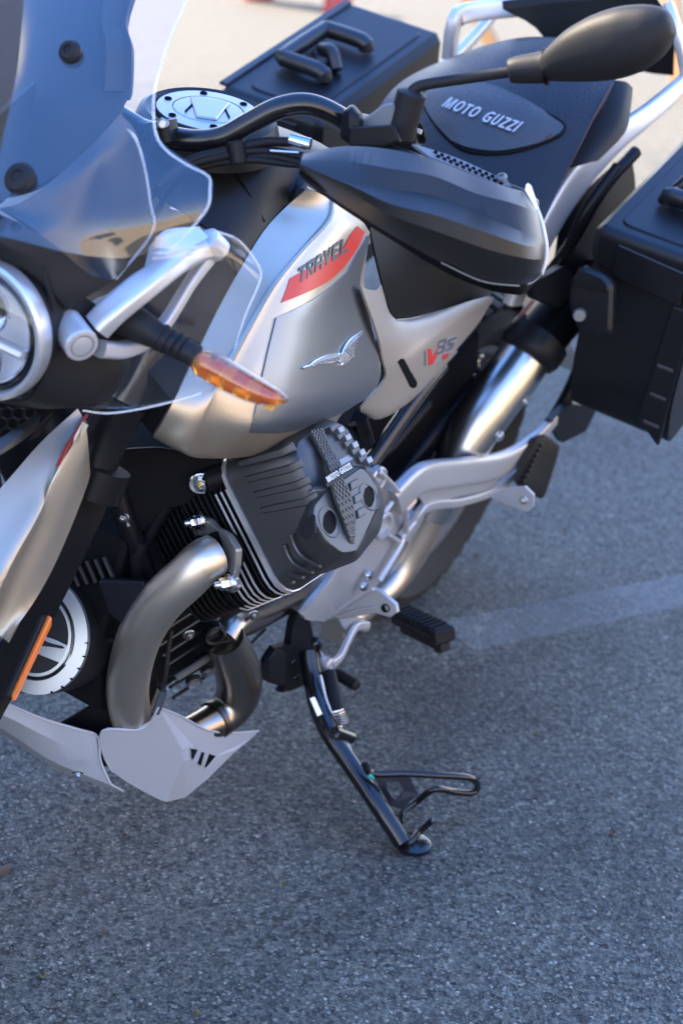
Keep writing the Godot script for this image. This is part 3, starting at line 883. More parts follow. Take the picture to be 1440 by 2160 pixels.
func make_handlebar() -> void:
	tube(M([1097,1057.5,-43.7,1098,1061.8,-9.8,1097,1064.8,22.3,1093,1070.4,57.9,1085,1083.2,88.6,1072,1106.8,113.1,1058,1129,136.9,1040,1138.5,161,1020,1132.3,188.1,1000,1115.5,218.4,968,1100.8,285.7,925,1086.7,384.9,915,1081.9,400]), 0.0126, 18, 6, 0.0020)
	var bar = build("handlebar", "black_gloss")
	tube(M([1098,1061.8,9.8,1097,1064.8,-22.3,1093,1070.4,-57.9,1085,1083.2,-88.6,1072,1106.8,-113.1,1058,1129,-136.9,1040,1138.5,-161,1020,1132.3,-188.1,1000,1115.5,-218.4,968,1100.8,-285.7,925,1086.7,-384.9,915,1081.9,-400]), 0.0112, 18, 4, 0.0020)
	build("handlebar", "black_gloss")
	tube(M([1000,1115.5,-218.4,968,1100.8,-285.7,925,1086.7,-384.9,915,1081.9,-400]), 0.016, 16, 4, 0.0030)
	build("grip", "rubber")
	tube(M([985,1106.5,249.8,968,1100.8,285.7,945,1093,337.7,924,1086.3,387.6]), 0.016, 16, 4, 0.0030)
	build("grip", "rubber")
	sweep(M([1105,1081.4,16.8,1105,1059.7,25.9]), Vector3(1,0,0), 0.034, 0.03, 2, 4.0)
	build("bar_clamp", "black_satin")
	bolt(Vector3(1.1180,1.0831,-0.0299), Vector3(0.6,0.8,-0.1), 0.0045, 0.008)
	build("clamp_bolt", "steel_dark")
	tube(M([1150,1023.7,56.3,1120,1055.4,73.6,1095,1074.1,103.8,1075,1092.4,137.4,1060,1099.3,164.2]), 0.0055, 10, 6, 0.0000)
	build("cable", "rubber")
	tube(M([1150,999.4,41.5,1125,1043.9,66.6,1100,1067.7,102.2,1078,1082.4,135.4,1060,1088.2,179.4]), 0.005, 10, 6, 0.0000)
	build("cable", "rubber")
	tube(M([1110,1049.9,80.7,1090,1067.4,114.8,1075,1079.3,146.9,1062,1081.3,182.4]), 0.0045, 10, 6, 0.0000)
	build("cable", "rubber")
	tube(M([1110,967.2,31.6,1110,1012.8,49.2,1105,1046.7,77.9,1090,1070.3,127,1070,1076,163.5,1060,1080.1,187.7]), 0.004, 10, 6, 0.0000)
	build("cable", "rubber")
	tube(M([1092,1085.3,109.5,1092,1066,119.7]), 0.011, 14, 2, 0.0020)
	build("cable_clip", "black_satin")
	tube(M([1082,1087.5,149.4,1068,1092.6,177]), 0.0016, 6, 2, 0.0000)
	build("wire", "steel")
	tube(M([1062,1100.9,160,1056,1102.3,182.9]), 0.007, 12, 2, 0.0000)
	build("cable_ferrule", "steel")
	ribbon(M([1010,1136.7,196.8,1005,1139.2,215,995,1139,246.5,985,1145.4,269.9]), M([1010,1106.7,204.5,1005,1107.8,223.2,995,1111.2,254,985,1123.6,279]), [0.018, 0.024, 0.026, 0.018], Vector3(1,0,-0.3), 4, 3.5)
	var sw = build("switch_housing", "black_satin")
	ribbon(M([1035,1145.3,202.9,1040,1154.4,213.8,1038,1148.4,225.2]), M([1035,1115.2,208.7,1040,1113.9,224.3,1038,1120,235.7]), [0.01, 0.014, 0.01], Vector3(1,0,-0.3), 4, 3)
	build("lever_bracket", "black_satin", sw)
	plate(round_poly(M([1030,1134.7,221.1,1030,1145.5,228.7,1030,1163.9,243.8,1030,1170.7,255.7,1030,1166.7,262.8,1030,1136,263.3,1030,1130,249.8,1030,1124.5,236]), 0.004), Vector3(0.9,0.3,-0.2), 0.014, 0.003)
	build("master_cylinder", "grey_plastic", sw)
	plate(round_poly(M([985,1151.4,254.8,985,1152.3,268,985,1145.5,280.2,985,1132.3,285.7,985,1125,263.3]), 0.005), Vector3(0.8,0.5,-0.3), 0.014, 0.002)
	build("switch_face", "black_satin", sw)
	box(Vector3(0.9880,1.1400,-0.2620), Vector3(0.0,0.0,-0.0032), Vector3(0.0,0.0026,-0.0), Vector3(0.001,0.0005,-0.0), 0.0002)
	build("switch_mark", "white_plastic", sw)
	box(Vector3(0.9880,1.1398,-0.2688), Vector3(0.0,0.0,-0.0032), Vector3(0.0,0.0026,-0.0), Vector3(0.001,0.0005,-0.0), 0.0002)
	build("switch_mark", "white_plastic", sw)
	box(Vector3(0.9880,1.1395,-0.2755), Vector3(0.0,0.0,-0.0032), Vector3(0.0,0.0026,-0.0), Vector3(0.001,0.0005,-0.0), 0.0002)
	build("switch_mark", "white_plastic", sw)
	plate(round_poly(M([1060,1136.1,225.8,1052,1153.6,273.5,1052,1138.1,286.6,1056,1125.4,265.5,1060,1116.7,230.8]), 0.004), Vector3(0.9,0.3,-0.2), 0.012, 0.002)
	build("lever_bracket", "black_satin", sw)
	tube(M([1045,1121,236.3,1035,1121.7,290.9,1010,1112.4,340,975,1108.2,386.4]), [0.006, 0.007, 0.006, 0.006, 0.008], 10, 4, 0.0040)
	build("clutch_lever", "black_satin")
	tube(M([1015,1134.1,266,1015,1182.6,268.3]), [0.017, 0.016, 0.016, 0.0165], 22, 3, 0.0030)
	var mm = build("mirror_mount", "black_soft")
	tube(M([1015,1173.2,264.9,1013,1185.7,268.7,1008,1194.9,280.1,992,1215,324.9,979,1231.9,362.6]), [0.0064, 0.0064, 0.0062, 0.006, 0.006], 14, 6, 0.0000)
	build("mirror_stem", "black_soft")
	tube(M([981,1230,357.3,978,1233.5,364.5,970,1243.3,389.1,969,1244.6,392.2]), [0.012, 0.0135, 0.0155, 0.0175, 0.018], 22, 4, 0.0010)
	build("mirror_boot", "black_soft")
	tube(M([969.5,1244,389.8,968.5,1245.3,392.9]), 0.0192, 22, 2, 0.0010)
	build("boot_rim", "black_deep")
	ribbon(M([970,1257.5,386.4,968,1267.5,391.9,965,1287.2,404,962,1306.9,423.9,960,1323.4,450.1,958,1333,478,956,1332.3,496,955,1321.8,506.5,955,1315.6,509.6]), M([970,1231.1,395.7,968,1232.6,404.5,965,1237.3,422.5,962,1245.7,449,960,1256,472.2,958,1271.6,493.2,956,1290.5,506.4,955,1307.6,510.3,955,1313.4,510.4]), [0.016, 0.022, 0.027, 0.031, 0.032, 0.029, 0.022, 0.012, 0.003], Vector3(1,0.1,0), 5, 2.4)
	build("mirror", "black_soft")
	sheet([M([1165,1101.3,235.4,1176,1107.5,240.6,1184,1113.4,244.7,1187,1116.8,246.3,1186,1118.1,246,1178,1120.6,241.6,1160,1120.5,232.9]), M([1148,1082.7,279.5,1164,1095,290.9,1176,1106.1,299,1180,1113.5,301.6,1176,1114.4,298.5,1160,1129,281.5,1130,1133.7,259.4]), M([1132,1065.1,338.7,1154,1081.2,347.5,1168,1095.9,350,1170,1107.3,345.8,1152,1114.7,328.4,1140,1131.9,320.5,1108,1141.3,298.7]), M([1110,1050.2,390.7,1136,1072,397.7,1152,1092.4,397.3,1154,1108.2,390.1,1126,1117.2,365.9,1116,1133.9,361.6,1085,1141.3,338]), M([1086,1039.4,428.5,1112,1063.7,439.4,1128,1086.3,441.4,1130,1102.8,434.3,1102,1111.7,415,1092,1125.8,401,1062,1134.8,376.6]), M([1062,1039.9,456.7,1082,1061.7,469.3,1094,1081.1,472,1096,1094,465.7,1074,1100.1,452.9,1066,1122.5,435.3,1042,1129.6,409.3]), M([1034,1037.3,461.9,1044,1055,473.9,1048,1072.3,475.4,1046,1084.3,470.2,1036,1087.5,464.9,1030,1111.8,447.5,1018,1124.7,424.7]), M([990,1022.6,449.1,996,1039.3,459.4,1000,1057.2,461.4,997,1070.4,457.2,994,1075.3,454.3,990,1100,437.5,985,1114.5,416.5])], 0.003, 6, 1)
	var hg = build("handguard", "handguard", bike, 27)
	sheet([M([1160,1098.7,232.9,1180,1108.9,243.3]), M([1150,1088.6,243.4,1172,1100.3,251]), M([1125,1070.1,272.8,1150,1086.2,278.6]), M([1112,1052.1,338.3,1135,1069.9,339]), M([1092,1035.5,390.3,1116,1055.2,391.2]), M([1070,1026.9,427.9,1092,1044.4,428.8]), M([1050,1026.2,457.1,1066,1043.2,456.4]), M([1030,1025.9,461.3,1042,1043.3,463.6]), M([1000,1028,456.5,1010,1041.9,459])], 0.005, 4, 3)
	build("handguard_trim", "black_deep", hg)
	tube(M([1012,1047.8,466.7,1020,1039.2,464.2,1040,1037.1,461.2,1066,1040,456.3,1090,1040.3,430.1,1114,1051.1,392.5]), 0.0011, 6, 5, 0.0000)
	build("handguard_lip", "grey_plastic", hg)
	tube(M([990,1124.5,415.6,1005,1121.5,425.5,1012,1104.9,446.2,1014,1079.2,462.9,1012,1060.1,466.3,1010,1045.5,465.9]), 0.002, 8, 5, 0.0000)
	build("handguard_rim", "edge_white", hg)
	plate(M([1015,1126.3,422.9,1012,1133.2,422.8,1010,1131.2,427.1,1012,1111.7,443,1020,1111,443.3]), Vector3(0.9,0.2,-0.3), 0.003, 0.0006)
	build("handguard_spike", "edge_white", hg)
	sheet([M([1045,1132.4,319.8,1040,1137.9,295]), M([1026,1126.1,358.6,1020,1134.5,338.7]), M([1008,1120.6,390.4,1003,1126.8,379.3]), M([1000,1120.2,401.9,996,1124.5,394.1])], 0.003, 4, 3)
	build("perforated_strip", "grey_plastic", hg)
	lathe(Vector3(1.0331,1.1353,-0.3206), Vector3(0.75, 0.6, -0.25), [[0.0022, -0.001], [0.0024, 0.0006], [0.0018, 0.0002]], 10)
	lathe(Vector3(1.0370,1.1329,-0.3262), Vector3(0.75, 0.6, -0.25), [[0.0022, -0.001], [0.0024, 0.0006], [0.0018, 0.0002]], 10)
	lathe(Vector3(1.0306,1.1343,-0.3274), Vector3(0.75, 0.6, -0.25), [[0.0022, -0.001], [0.0024, 0.0006], [0.0018, 0.0002]], 10)
	lathe(Vector3(1.0341,1.1318,-0.3329), Vector3(0.75, 0.6, -0.25), [[0.0022, -0.001], [0.0024, 0.0006], [0.0018, 0.0002]], 10)
	lathe(Vector3(1.0282,1.1333,-0.3343), Vector3(0.75, 0.6, -0.25), [[0.0022, -0.001], [0.0024, 0.0006], [0.0018, 0.0002]], 10)
	lathe(Vector3(1.0316,1.1308,-0.3397), Vector3(0.75, 0.6, -0.25), [[0.0022, -0.001], [0.0024, 0.0006], [0.0018, 0.0002]], 10)
	lathe(Vector3(1.0257,1.1323,-0.3411), Vector3(0.75, 0.6, -0.25), [[0.0022, -0.001], [0.0024, 0.0006], [0.0018, 0.0002]], 10)
	lathe(Vector3(1.0288,1.1297,-0.3463), Vector3(0.75, 0.6, -0.25), [[0.0022, -0.001], [0.0024, 0.0006], [0.0018, 0.0002]], 10)
	lathe(Vector3(1.0228,1.1312,-0.3477), Vector3(0.75, 0.6, -0.25), [[0.0022, -0.001], [0.0024, 0.0006], [0.0018, 0.0002]], 10)
	lathe(Vector3(1.0258,1.1286,-0.3529), Vector3(0.75, 0.6, -0.25), [[0.0022, -0.001], [0.0024, 0.0006], [0.0018, 0.0002]], 10)
	lathe(Vector3(1.0200,1.1301,-0.3544), Vector3(0.75, 0.6, -0.25), [[0.0022, -0.001], [0.0024, 0.0006], [0.0018, 0.0002]], 10)
	lathe(Vector3(1.0228,1.1274,-0.3595), Vector3(0.75, 0.6, -0.25), [[0.0022, -0.001], [0.0024, 0.0006], [0.0018, 0.0002]], 10)
	lathe(Vector3(1.0168,1.1289,-0.3610), Vector3(0.75, 0.6, -0.25), [[0.0022, -0.001], [0.0024, 0.0006], [0.0018, 0.0002]], 10)
	lathe(Vector3(1.0196,1.1262,-0.3660), Vector3(0.75, 0.6, -0.25), [[0.0022, -0.001], [0.0024, 0.0006], [0.0018, 0.0002]], 10)
	lathe(Vector3(1.0136,1.1277,-0.3675), Vector3(0.75, 0.6, -0.25), [[0.0022, -0.001], [0.0024, 0.0006], [0.0018, 0.0002]], 10)
	lathe(Vector3(1.0162,1.1250,-0.3725), Vector3(0.75, 0.6, -0.25), [[0.0022, -0.001], [0.0024, 0.0006], [0.0018, 0.0002]], 10)
	lathe(Vector3(1.0104,1.1265,-0.3741), Vector3(0.75, 0.6, -0.25), [[0.0022, -0.001], [0.0024, 0.0006], [0.0018, 0.0002]], 10)
	lathe(Vector3(1.0129,1.1237,-0.3790), Vector3(0.75, 0.6, -0.25), [[0.0022, -0.001], [0.0024, 0.0006], [0.0018, 0.0002]], 10)
	lathe(Vector3(1.0071,1.1253,-0.3806), Vector3(0.75, 0.6, -0.25), [[0.0022, -0.001], [0.0024, 0.0006], [0.0018, 0.0002]], 10)
	lathe(Vector3(1.0096,1.1225,-0.3855), Vector3(0.75, 0.6, -0.25), [[0.0022, -0.001], [0.0024, 0.0006], [0.0018, 0.0002]], 10)
	lathe(Vector3(1.0040,1.1241,-0.3872), Vector3(0.75, 0.6, -0.25), [[0.0022, -0.001], [0.0024, 0.0006], [0.0018, 0.0002]], 10)
	lathe(Vector3(1.0064,1.1213,-0.3920), Vector3(0.75, 0.6, -0.25), [[0.0022, -0.001], [0.0024, 0.0006], [0.0018, 0.0002]], 10)
	build("perforation", "black_deep", hg)
	screw(Vector3(1.0040,1.1264,-0.3903), Vector3(0.6,0.7,0.2), 0.006)
	build("end_bolt", "grey_plastic", hg)

func make_engine() -> void:
	plate(M([1110,560,0,1130,430,0,1110,300,0,1030,250,0,760,250,0,640,330,0,620,470,0,700,600,0,850,640,0]), Vector3(0,0,-1), 0.165, 0.006)
	for i in range(0, T.size()): T[i].z -= 0.075
	var crankcase = build("crankcase", "black_engine")
	tube(M([1036.8,399.9,100,877.9,402.1,100,764,400.9,100]), 0.0026, 6, 2, 0.0000)
	tube(M([1024.1,377.3,100,864.1,378.7,100,756.2,379.6,100]), 0.0026, 6, 2, 0.0000)
	tube(M([1011,354.3,100,850.1,354.9,100,748.3,358,100]), 0.0026, 6, 2, 0.0000)
	tube(M([997.8,330.8,100,835.7,330.5,100,740.3,336.1,100]), 0.0026, 6, 2, 0.0000)
	tube(M([984.2,306.8,100,821.1,305.7,100,732.2,313.9,100]), 0.0026, 6, 2, 0.0000)
	tube(M([970.4,282.3,100,806.1,280.4,100,724,291.4,100]), 0.0026, 6, 2, 0.0000)
	tube(M([956.3,257.3,100,790.9,254.5,100,715.6,268.6,100]), 0.0026, 6, 2, 0.0000)
	build("crankcase_rib", "black_engine2", crankcase)
	sheet([M([992.8,320.5,118,913.1,317.8,118,840.9,322.1,118]), M([982.8,309.3,118,902.2,306.2,118,829.2,310.2,118])], 0.004, 2, 2)
	build("lower_rail", "dark_grey", crankcase)
	lathe(Vector3(0.9190,0.3605,-0.1250), Vector3(0.5,-0.1,-0.8), [[0.017, -0.01], [0.017, 0.002], [0.015, 0.003], [0.012, 0.002], [0.011, -0.006], [0.002, -0.006]], 24)
	build("plug_ring", "black_gloss", crankcase)
	lathe(Vector3(0.9328,0.2803,-0.1150), Vector3(0.5,-0.3,-0.8), [[0.012, -0.006], [0.012, 0.002], [0.01, 0.003], [0.008, -0.003], [0.001, -0.003]], 20)
	build("plug_ring", "steel_dark", crankcase)
	lathe(Vector3(0.8973,0.2816,-0.1150), Vector3(0.5,-0.3,-0.8), [[0.011, -0.006], [0.011, 0.002], [0.009, 0.003], [0.007, -0.003], [0.001, -0.003]], 20)
	build("plug_ring", "steel_dark", crankcase)
	bolt(Vector3(0.9409,0.4058,-0.1300), Vector3(0.5,-0.2,-0.8), 0.0055, 0.009)
	build("case_bolt", "steel_dark", crankcase)
	bolt(Vector3(1.0013,0.4002,-0.1280), Vector3(0.5,-0.2,-0.8), 0.0055, 0.009)
	build("case_bolt", "steel_dark", crankcase)
	bolt(Vector3(0.8505,0.3737,-0.1400), Vector3(0.5,-0.2,-0.8), 0.0055, 0.009)
	build("case_bolt", "steel_dark", crankcase)
	bolt(Vector3(0.7773,0.2389,-0.1120), Vector3(0.5,-0.2,-0.8), 0.0055, 0.009)
	build("case_bolt", "steel_dark", crankcase)
	rings([M([1033,476.1,134.3,1030.6,467.5,143,1023.6,460.1,150.3,1013.2,455.2,155.3,1001,453.5,157,943,453.5,157,930.8,455.2,155.3,920.4,460.1,150.3,913.4,467.5,143,911,476.1,134.3,911,541.2,69.3,913.4,549.8,60.7,920.4,557.1,53.3,930.8,562.1,48.4,943,563.8,46.7,1001,563.8,46.7,1013.2,562.1,48.4,1023.6,557.1,53.3,1030.6,549.8,60.7,1033,541.2,69.3]), M([1033,587.8,246.1,1030.6,579.2,254.7,1023.6,571.9,262,1013.2,566.9,267,1001,565.2,268.7,943,565.2,268.7,930.8,566.9,267,920.4,571.9,262,913.4,579.2,254.7,911,587.8,246.1,911,652.9,181,913.4,661.5,172.4,920.4,668.9,165,930.8,673.8,160.1,943,675.5,158.4,1001,675.5,158.4,1013.2,673.8,160.1,1023.6,668.9,165,1030.6,661.5,172.4,1033,652.9,181])])
	var cylinder = build("cylinder", "black_engine")
	plate(M([1051,573,252.4,1048.6,564.4,261,1041.6,557,268.4,1031.2,552.1,273.4,1019,550.4,275.1,929,550.4,275.1,916.8,552.1,273.4,906.4,557,268.4,899.4,564.4,261,897,573,252.4,897,660.7,164.7,899.4,669.3,156.1,906.4,676.6,148.8,916.8,681.6,143.8,929,683.3,142.1,1019,683.3,142.1,1031.2,681.6,143.8,1041.6,676.6,148.8,1048.6,669.3,156.1,1051,660.7,164.7]), Vector3(0, 0.7071, -0.7071), 0.0030, 0.0005)
	var fin0 = build("fin", "black_engine", cylinder)
	sweep(M([1051.5,657.6,165.9,1051.5,613.7,209.7,1051.5,572,251.4,1049.1,563,260.4,1042.1,555.7,267.8,1031.7,550.7,272.7,1019.5,549,274.4,928.6,549,274.4,916.4,550.7,272.7,906,555.7,267.8,899,563,260.4,896.6,571.6,251.8]), Vector3(0, 0.7071, -0.7071), 0.0016, 0.0031, 1, 6.0)
	build("fin_edge", "fin_bright", fin0)
	plate(M([1051,566.5,245.9,1048.6,557.9,254.5,1041.6,550.5,261.9,1031.2,545.5,266.8,1019,543.9,268.5,929,543.9,268.5,916.8,545.5,266.8,906.4,550.5,261.9,899.4,557.9,254.5,897,566.5,245.9,897,654.2,158.2,899.4,662.8,149.6,906.4,670.1,142.3,916.8,675.1,137.3,929,676.8,135.6,1019,676.8,135.6,1031.2,675.1,137.3,1041.6,670.1,142.3,1048.6,662.8,149.6,1051,654.2,158.2]), Vector3(0, 0.7071, -0.7071), 0.0030, 0.0005)
	var fin1 = build("fin", "black_engine", cylinder)
	sweep(M([1051.5,651,159.4,1051.5,607.2,203.2,1051.5,565.5,244.9,1049.1,556.5,253.9,1042.1,549.2,261.3,1031.7,544.2,266.2,1019.5,542.5,267.9,928.6,542.5,267.9,916.4,544.2,266.2,906,549.2,261.3,899,556.5,253.9,896.6,565.1,245.3]), Vector3(0, 0.7071, -0.7071), 0.0016, 0.0031, 1, 6.0)
	build("fin_edge", "fin_bright", fin1)
	plate(M([1051,560,239.4,1048.6,551.3,248,1041.6,544,255.4,1031.2,539,260.3,1019,537.3,262,929,537.3,262,916.8,539,260.3,906.4,544,255.4,899.4,551.3,248,897,560,239.4,897,647.7,151.7,899.4,656.3,143.1,906.4,663.6,135.7,916.8,668.6,130.8,929,670.3,129.1,1019,670.3,129.1,1031.2,668.6,130.8,1041.6,663.6,135.7,1048.6,656.3,143.1,1051,647.7,151.7]), Vector3(0, 0.7071, -0.7071), 0.0030, 0.0005)
	var fin2 = build("fin", "black_engine", cylinder)
	sweep(M([1051.5,644.5,152.9,1051.5,614.8,182.6,1051.5,597.2,200.2]), Vector3(0, 0.7071, -0.7071), 0.0016, 0.0031, 1, 6.0)
	build("fin_edge", "fin_bright", fin2)
	plate(M([1051,553.5,232.9,1048.6,544.8,241.5,1041.6,537.5,248.9,1031.2,532.5,253.8,1019,530.8,255.5,929,530.8,255.5,916.8,532.5,253.8,906.4,537.5,248.9,899.4,544.8,241.5,897,553.5,232.9,897,641.1,145.2,899.4,649.8,136.6,906.4,657.1,129.2,916.8,662.1,124.3,929,663.8,122.6,1019,663.8,122.6,1031.2,662.1,124.3,1041.6,657.1,129.2,1048.6,649.8,136.6,1051,641.1,145.2]), Vector3(0, 0.7071, -0.7071), 0.0030, 0.0005)
	var fin3 = build("fin", "black_engine", cylinder)
	sweep(M([1051.5,580.1,204.3,1051.5,565.9,218.5,1051.5,552.5,231.9,1049.1,543.5,240.9,1042.1,536.1,248.3,1031.7,531.2,253.2,1019.5,529.5,254.9,928.6,529.5,254.9,916.4,531.2,253.2,906,536.1,248.3,899,543.5,240.9,896.6,552.1,232.3]), Vector3(0, 0.7071, -0.7071), 0.0016, 0.0031, 1, 6.0)
	build("fin_edge", "fin_bright", fin3)
	plate(M([1051,547,226.4,1048.6,538.3,235,1041.6,531,242.4,1031.2,526,247.3,1019,524.3,249,929,524.3,249,916.8,526,247.3,906.4,531,242.4,899.4,538.3,235,897,547,226.4,897,634.6,138.7,899.4,643.3,130.1,906.4,650.6,122.7,916.8,655.6,117.8,929,657.3,116.1,1019,657.3,116.1,1031.2,655.6,117.8,1041.6,650.6,122.7,1048.6,643.3,130.1,1051,634.6,138.7]), Vector3(0, 0.7071, -0.7071), 0.0030, 0.0005)
	var fin4 = build("fin", "black_engine", cylinder)
	sweep(M([1051.5,573.5,197.8,1051.5,559.8,211.6,1051.5,546,225.4,1049.1,537,234.4,1042.1,529.6,241.7,1031.7,524.7,246.7,1019.5,523,248.4,928.6,523,248.4,916.4,524.7,246.7,906,529.6,241.7,899,537,234.4,896.6,545.6,225.8]), Vector3(0, 0.7071, -0.7071), 0.0016, 0.0031, 1, 6.0)
	build("fin_edge", "fin_bright", fin4)
	plate(M([1051,540.5,219.9,1048.6,531.8,228.5,1041.6,524.5,235.9,1031.2,519.5,240.8,1019,517.8,242.5,929,517.8,242.5,916.8,519.5,240.8,906.4,524.5,235.9,899.4,531.8,228.5,897,540.5,219.9,897,628.1,132.2,899.4,636.8,123.6,906.4,644.1,116.2,916.8,649.1,111.3,929,650.8,109.6,1019,650.8,109.6,1031.2,649.1,111.3,1041.6,644.1,116.2,1048.6,636.8,123.6,1051,628.1,132.2]), Vector3(0, 0.7071, -0.7071), 0.0030, 0.0005)
	var fin5 = build("fin", "black_engine", cylinder)
	sweep(M([1051.5,552.9,205.5,1051.5,546.2,212.2,1051.5,539.5,218.9,1049.1,530.5,227.9,1042.1,523.1,235.2,1031.7,518.2,240.2,1019.5,516.5,241.9,928.6,516.5,241.9,916.4,518.2,240.2,906,523.1,235.2,899,530.5,227.9,896.6,539.1,219.3]), Vector3(0, 0.7071, -0.7071), 0.0016, 0.0031, 1, 6.0)
	build("fin_edge", "fin_bright", fin5)
	plate(M([1051,534,213.4,1048.6,525.3,222,1041.6,518,229.4,1031.2,513,234.3,1019,511.3,236,929,511.3,236,916.8,513,234.3,906.4,518,229.4,899.4,525.3,222,897,534,213.4,897,621.6,125.7,899.4,630.3,117.1,906.4,637.6,109.7,916.8,642.6,104.8,929,644.3,103.1,1019,644.3,103.1,1031.2,642.6,104.8,1041.6,637.6,109.7,1048.6,630.3,117.1,1051,621.6,125.7]), Vector3(0, 0.7071, -0.7071), 0.0030, 0.0005)
	var fin6 = build("fin", "black_engine", cylinder)
	sweep(M([1051.5,539.3,206,1051.5,536.1,209.2,1051.5,533,212.4,1049.1,524,221.4,1042.1,516.6,228.7,1031.7,511.7,233.7,1019.5,510,235.4,928.6,510,235.4,916.4,511.7,233.7,906,516.6,228.7,899,524,221.4,896.6,532.6,212.8]), Vector3(0, 0.7071, -0.7071), 0.0016, 0.0031, 1, 6.0)
	build("fin_edge", "fin_bright", fin6)
	plate(M([1051,527.4,206.9,1048.6,518.8,215.5,1041.6,511.5,222.9,1031.2,506.5,227.8,1019,504.8,229.5,929,504.8,229.5,916.8,506.5,227.8,906.4,511.5,222.9,899.4,518.8,215.5,897,527.4,206.9,897,615.1,119.2,899.4,623.8,110.6,906.4,631.1,103.2,916.8,636.1,98.3,929,637.8,96.6,1019,637.8,96.6,1031.2,636.1,98.3,1041.6,631.1,103.2,1048.6,623.8,110.6,1051,615.1,119.2]), Vector3(0, 0.7071, -0.7071), 0.0030, 0.0005)
	var fin7 = build("fin", "black_engine", cylinder)
	sweep(M([1042.1,510.1,222.2,1031.7,505.2,227.2,1019.5,503.5,228.9,928.6,503.5,228.9,916.4,505.2,227.2,906,510.1,222.2,899,517.5,214.9,896.6,526.1,206.2]), Vector3(0, 0.7071, -0.7071), 0.0016, 0.0031, 1, 6.0)
	build("fin_edge", "fin_bright", fin7)
	plate(M([1051,520.9,200.4,1048.6,512.3,209,1041.6,505,216.4,1031.2,500,221.3,1019,498.3,223,929,498.3,223,916.8,500,221.3,906.4,505,216.4,899.4,512.3,209,897,520.9,200.4,897,608.6,112.7,899.4,617.2,104.1,906.4,624.6,96.7,916.8,629.6,91.8,929,631.2,90.1,1019,631.2,90.1,1031.2,629.6,91.8,1041.6,624.6,96.7,1048.6,617.2,104.1,1051,608.6,112.7]), Vector3(0, 0.7071, -0.7071), 0.0030, 0.0005)
	var fin8 = build("fin", "black_engine", cylinder)
	sweep(M([1042.1,503.6,215.7,1031.7,498.7,220.7,1019.5,497,222.4,928.6,497,222.4,916.4,498.7,220.7,906,503.6,215.7,899,511,208.4,896.6,519.6,199.7]), Vector3(0, 0.7071, -0.7071), 0.0016, 0.0031, 1, 6.0)
	build("fin_edge", "fin_bright", fin8)
	plate(M([1047,517.3,191,1044.6,508.6,199.7,1037.6,501.3,207,1027.2,496.3,212,1015,494.6,213.7,933,494.6,213.7,920.8,496.3,212,910.4,501.3,207,903.4,508.6,199.7,901,517.3,191,901,599.3,109,903.4,607.9,100.4,910.4,615.3,93,920.8,620.2,88.1,933,621.9,86.4,1015,621.9,86.4,1027.2,620.2,88.1,1037.6,615.3,93,1044.6,607.9,100.4,1047,599.3,109]), Vector3(0, 0.7071, -0.7071), 0.0030, 0.0005)
	var fin9 = build("fin", "black_engine", cylinder)
	plate(M([1047,510.8,184.5,1044.6,502.1,193.2,1037.6,494.8,200.5,1027.2,489.8,205.5,1015,488.1,207.2,933,488.1,207.2,920.8,489.8,205.5,910.4,494.8,200.5,903.4,502.1,193.2,901,510.8,184.5,901,592.8,102.5,903.4,601.4,93.9,910.4,608.8,86.5,920.8,613.7,81.6,933,615.4,79.9,1015,615.4,79.9,1027.2,613.7,81.6,1037.6,608.8,86.5,1044.6,601.4,93.9,1047,592.8,102.5]), Vector3(0, 0.7071, -0.7071), 0.0030, 0.0005)
	var fin10 = build("fin", "black_engine", cylinder)
	plate(M([1047,504.3,178,1044.6,495.6,186.7,1037.6,488.3,194,1027.2,483.3,199,1015,481.6,200.7,933,481.6,200.7,920.8,483.3,199,910.4,488.3,194,903.4,495.6,186.7,901,504.3,178,901,586.3,96,903.4,594.9,87.4,910.4,602.3,80,920.8,607.2,75.1,933,608.9,73.4,1015,608.9,73.4,1027.2,607.2,75.1,1037.6,602.3,80,1044.6,594.9,87.4,1047,586.3,96]), Vector3(0, 0.7071, -0.7071), 0.0030, 0.0005)
	var fin11 = build("fin", "black_engine", cylinder)
	plate(M([1047,497.7,171.5,1044.6,489.1,180.2,1037.6,481.8,187.5,1027.2,476.8,192.5,1015,475.1,194.2,933,475.1,194.2,920.8,476.8,192.5,910.4,481.8,187.5,903.4,489.1,180.2,901,497.7,171.5,901,579.8,89.5,903.4,588.4,80.9,910.4,595.8,73.5,920.8,600.7,68.6,933,602.4,66.9,1015,602.4,66.9,1027.2,600.7,68.6,1037.6,595.8,73.5,1044.6,588.4,80.9,1047,579.8,89.5]), Vector3(0, 0.7071, -0.7071), 0.0030, 0.0005)
	var fin12 = build("fin", "black_engine", cylinder)
	plate(M([1047,491.2,165,1044.6,482.6,173.7,1037.6,475.3,181,1027.2,470.3,186,1015,468.6,187.7,933,468.6,187.7,920.8,470.3,186,910.4,475.3,181,903.4,482.6,173.7,901,491.2,165,901,573.3,83,903.4,581.9,74.4,910.4,589.2,67,920.8,594.2,62.1,933,595.9,60.4,1015,595.9,60.4,1027.2,594.2,62.1,1037.6,589.2,67,1044.6,581.9,74.4,1047,573.3,83]), Vector3(0, 0.7071, -0.7071), 0.0030, 0.0005)
	var fin13 = build("fin", "black_engine", cylinder)
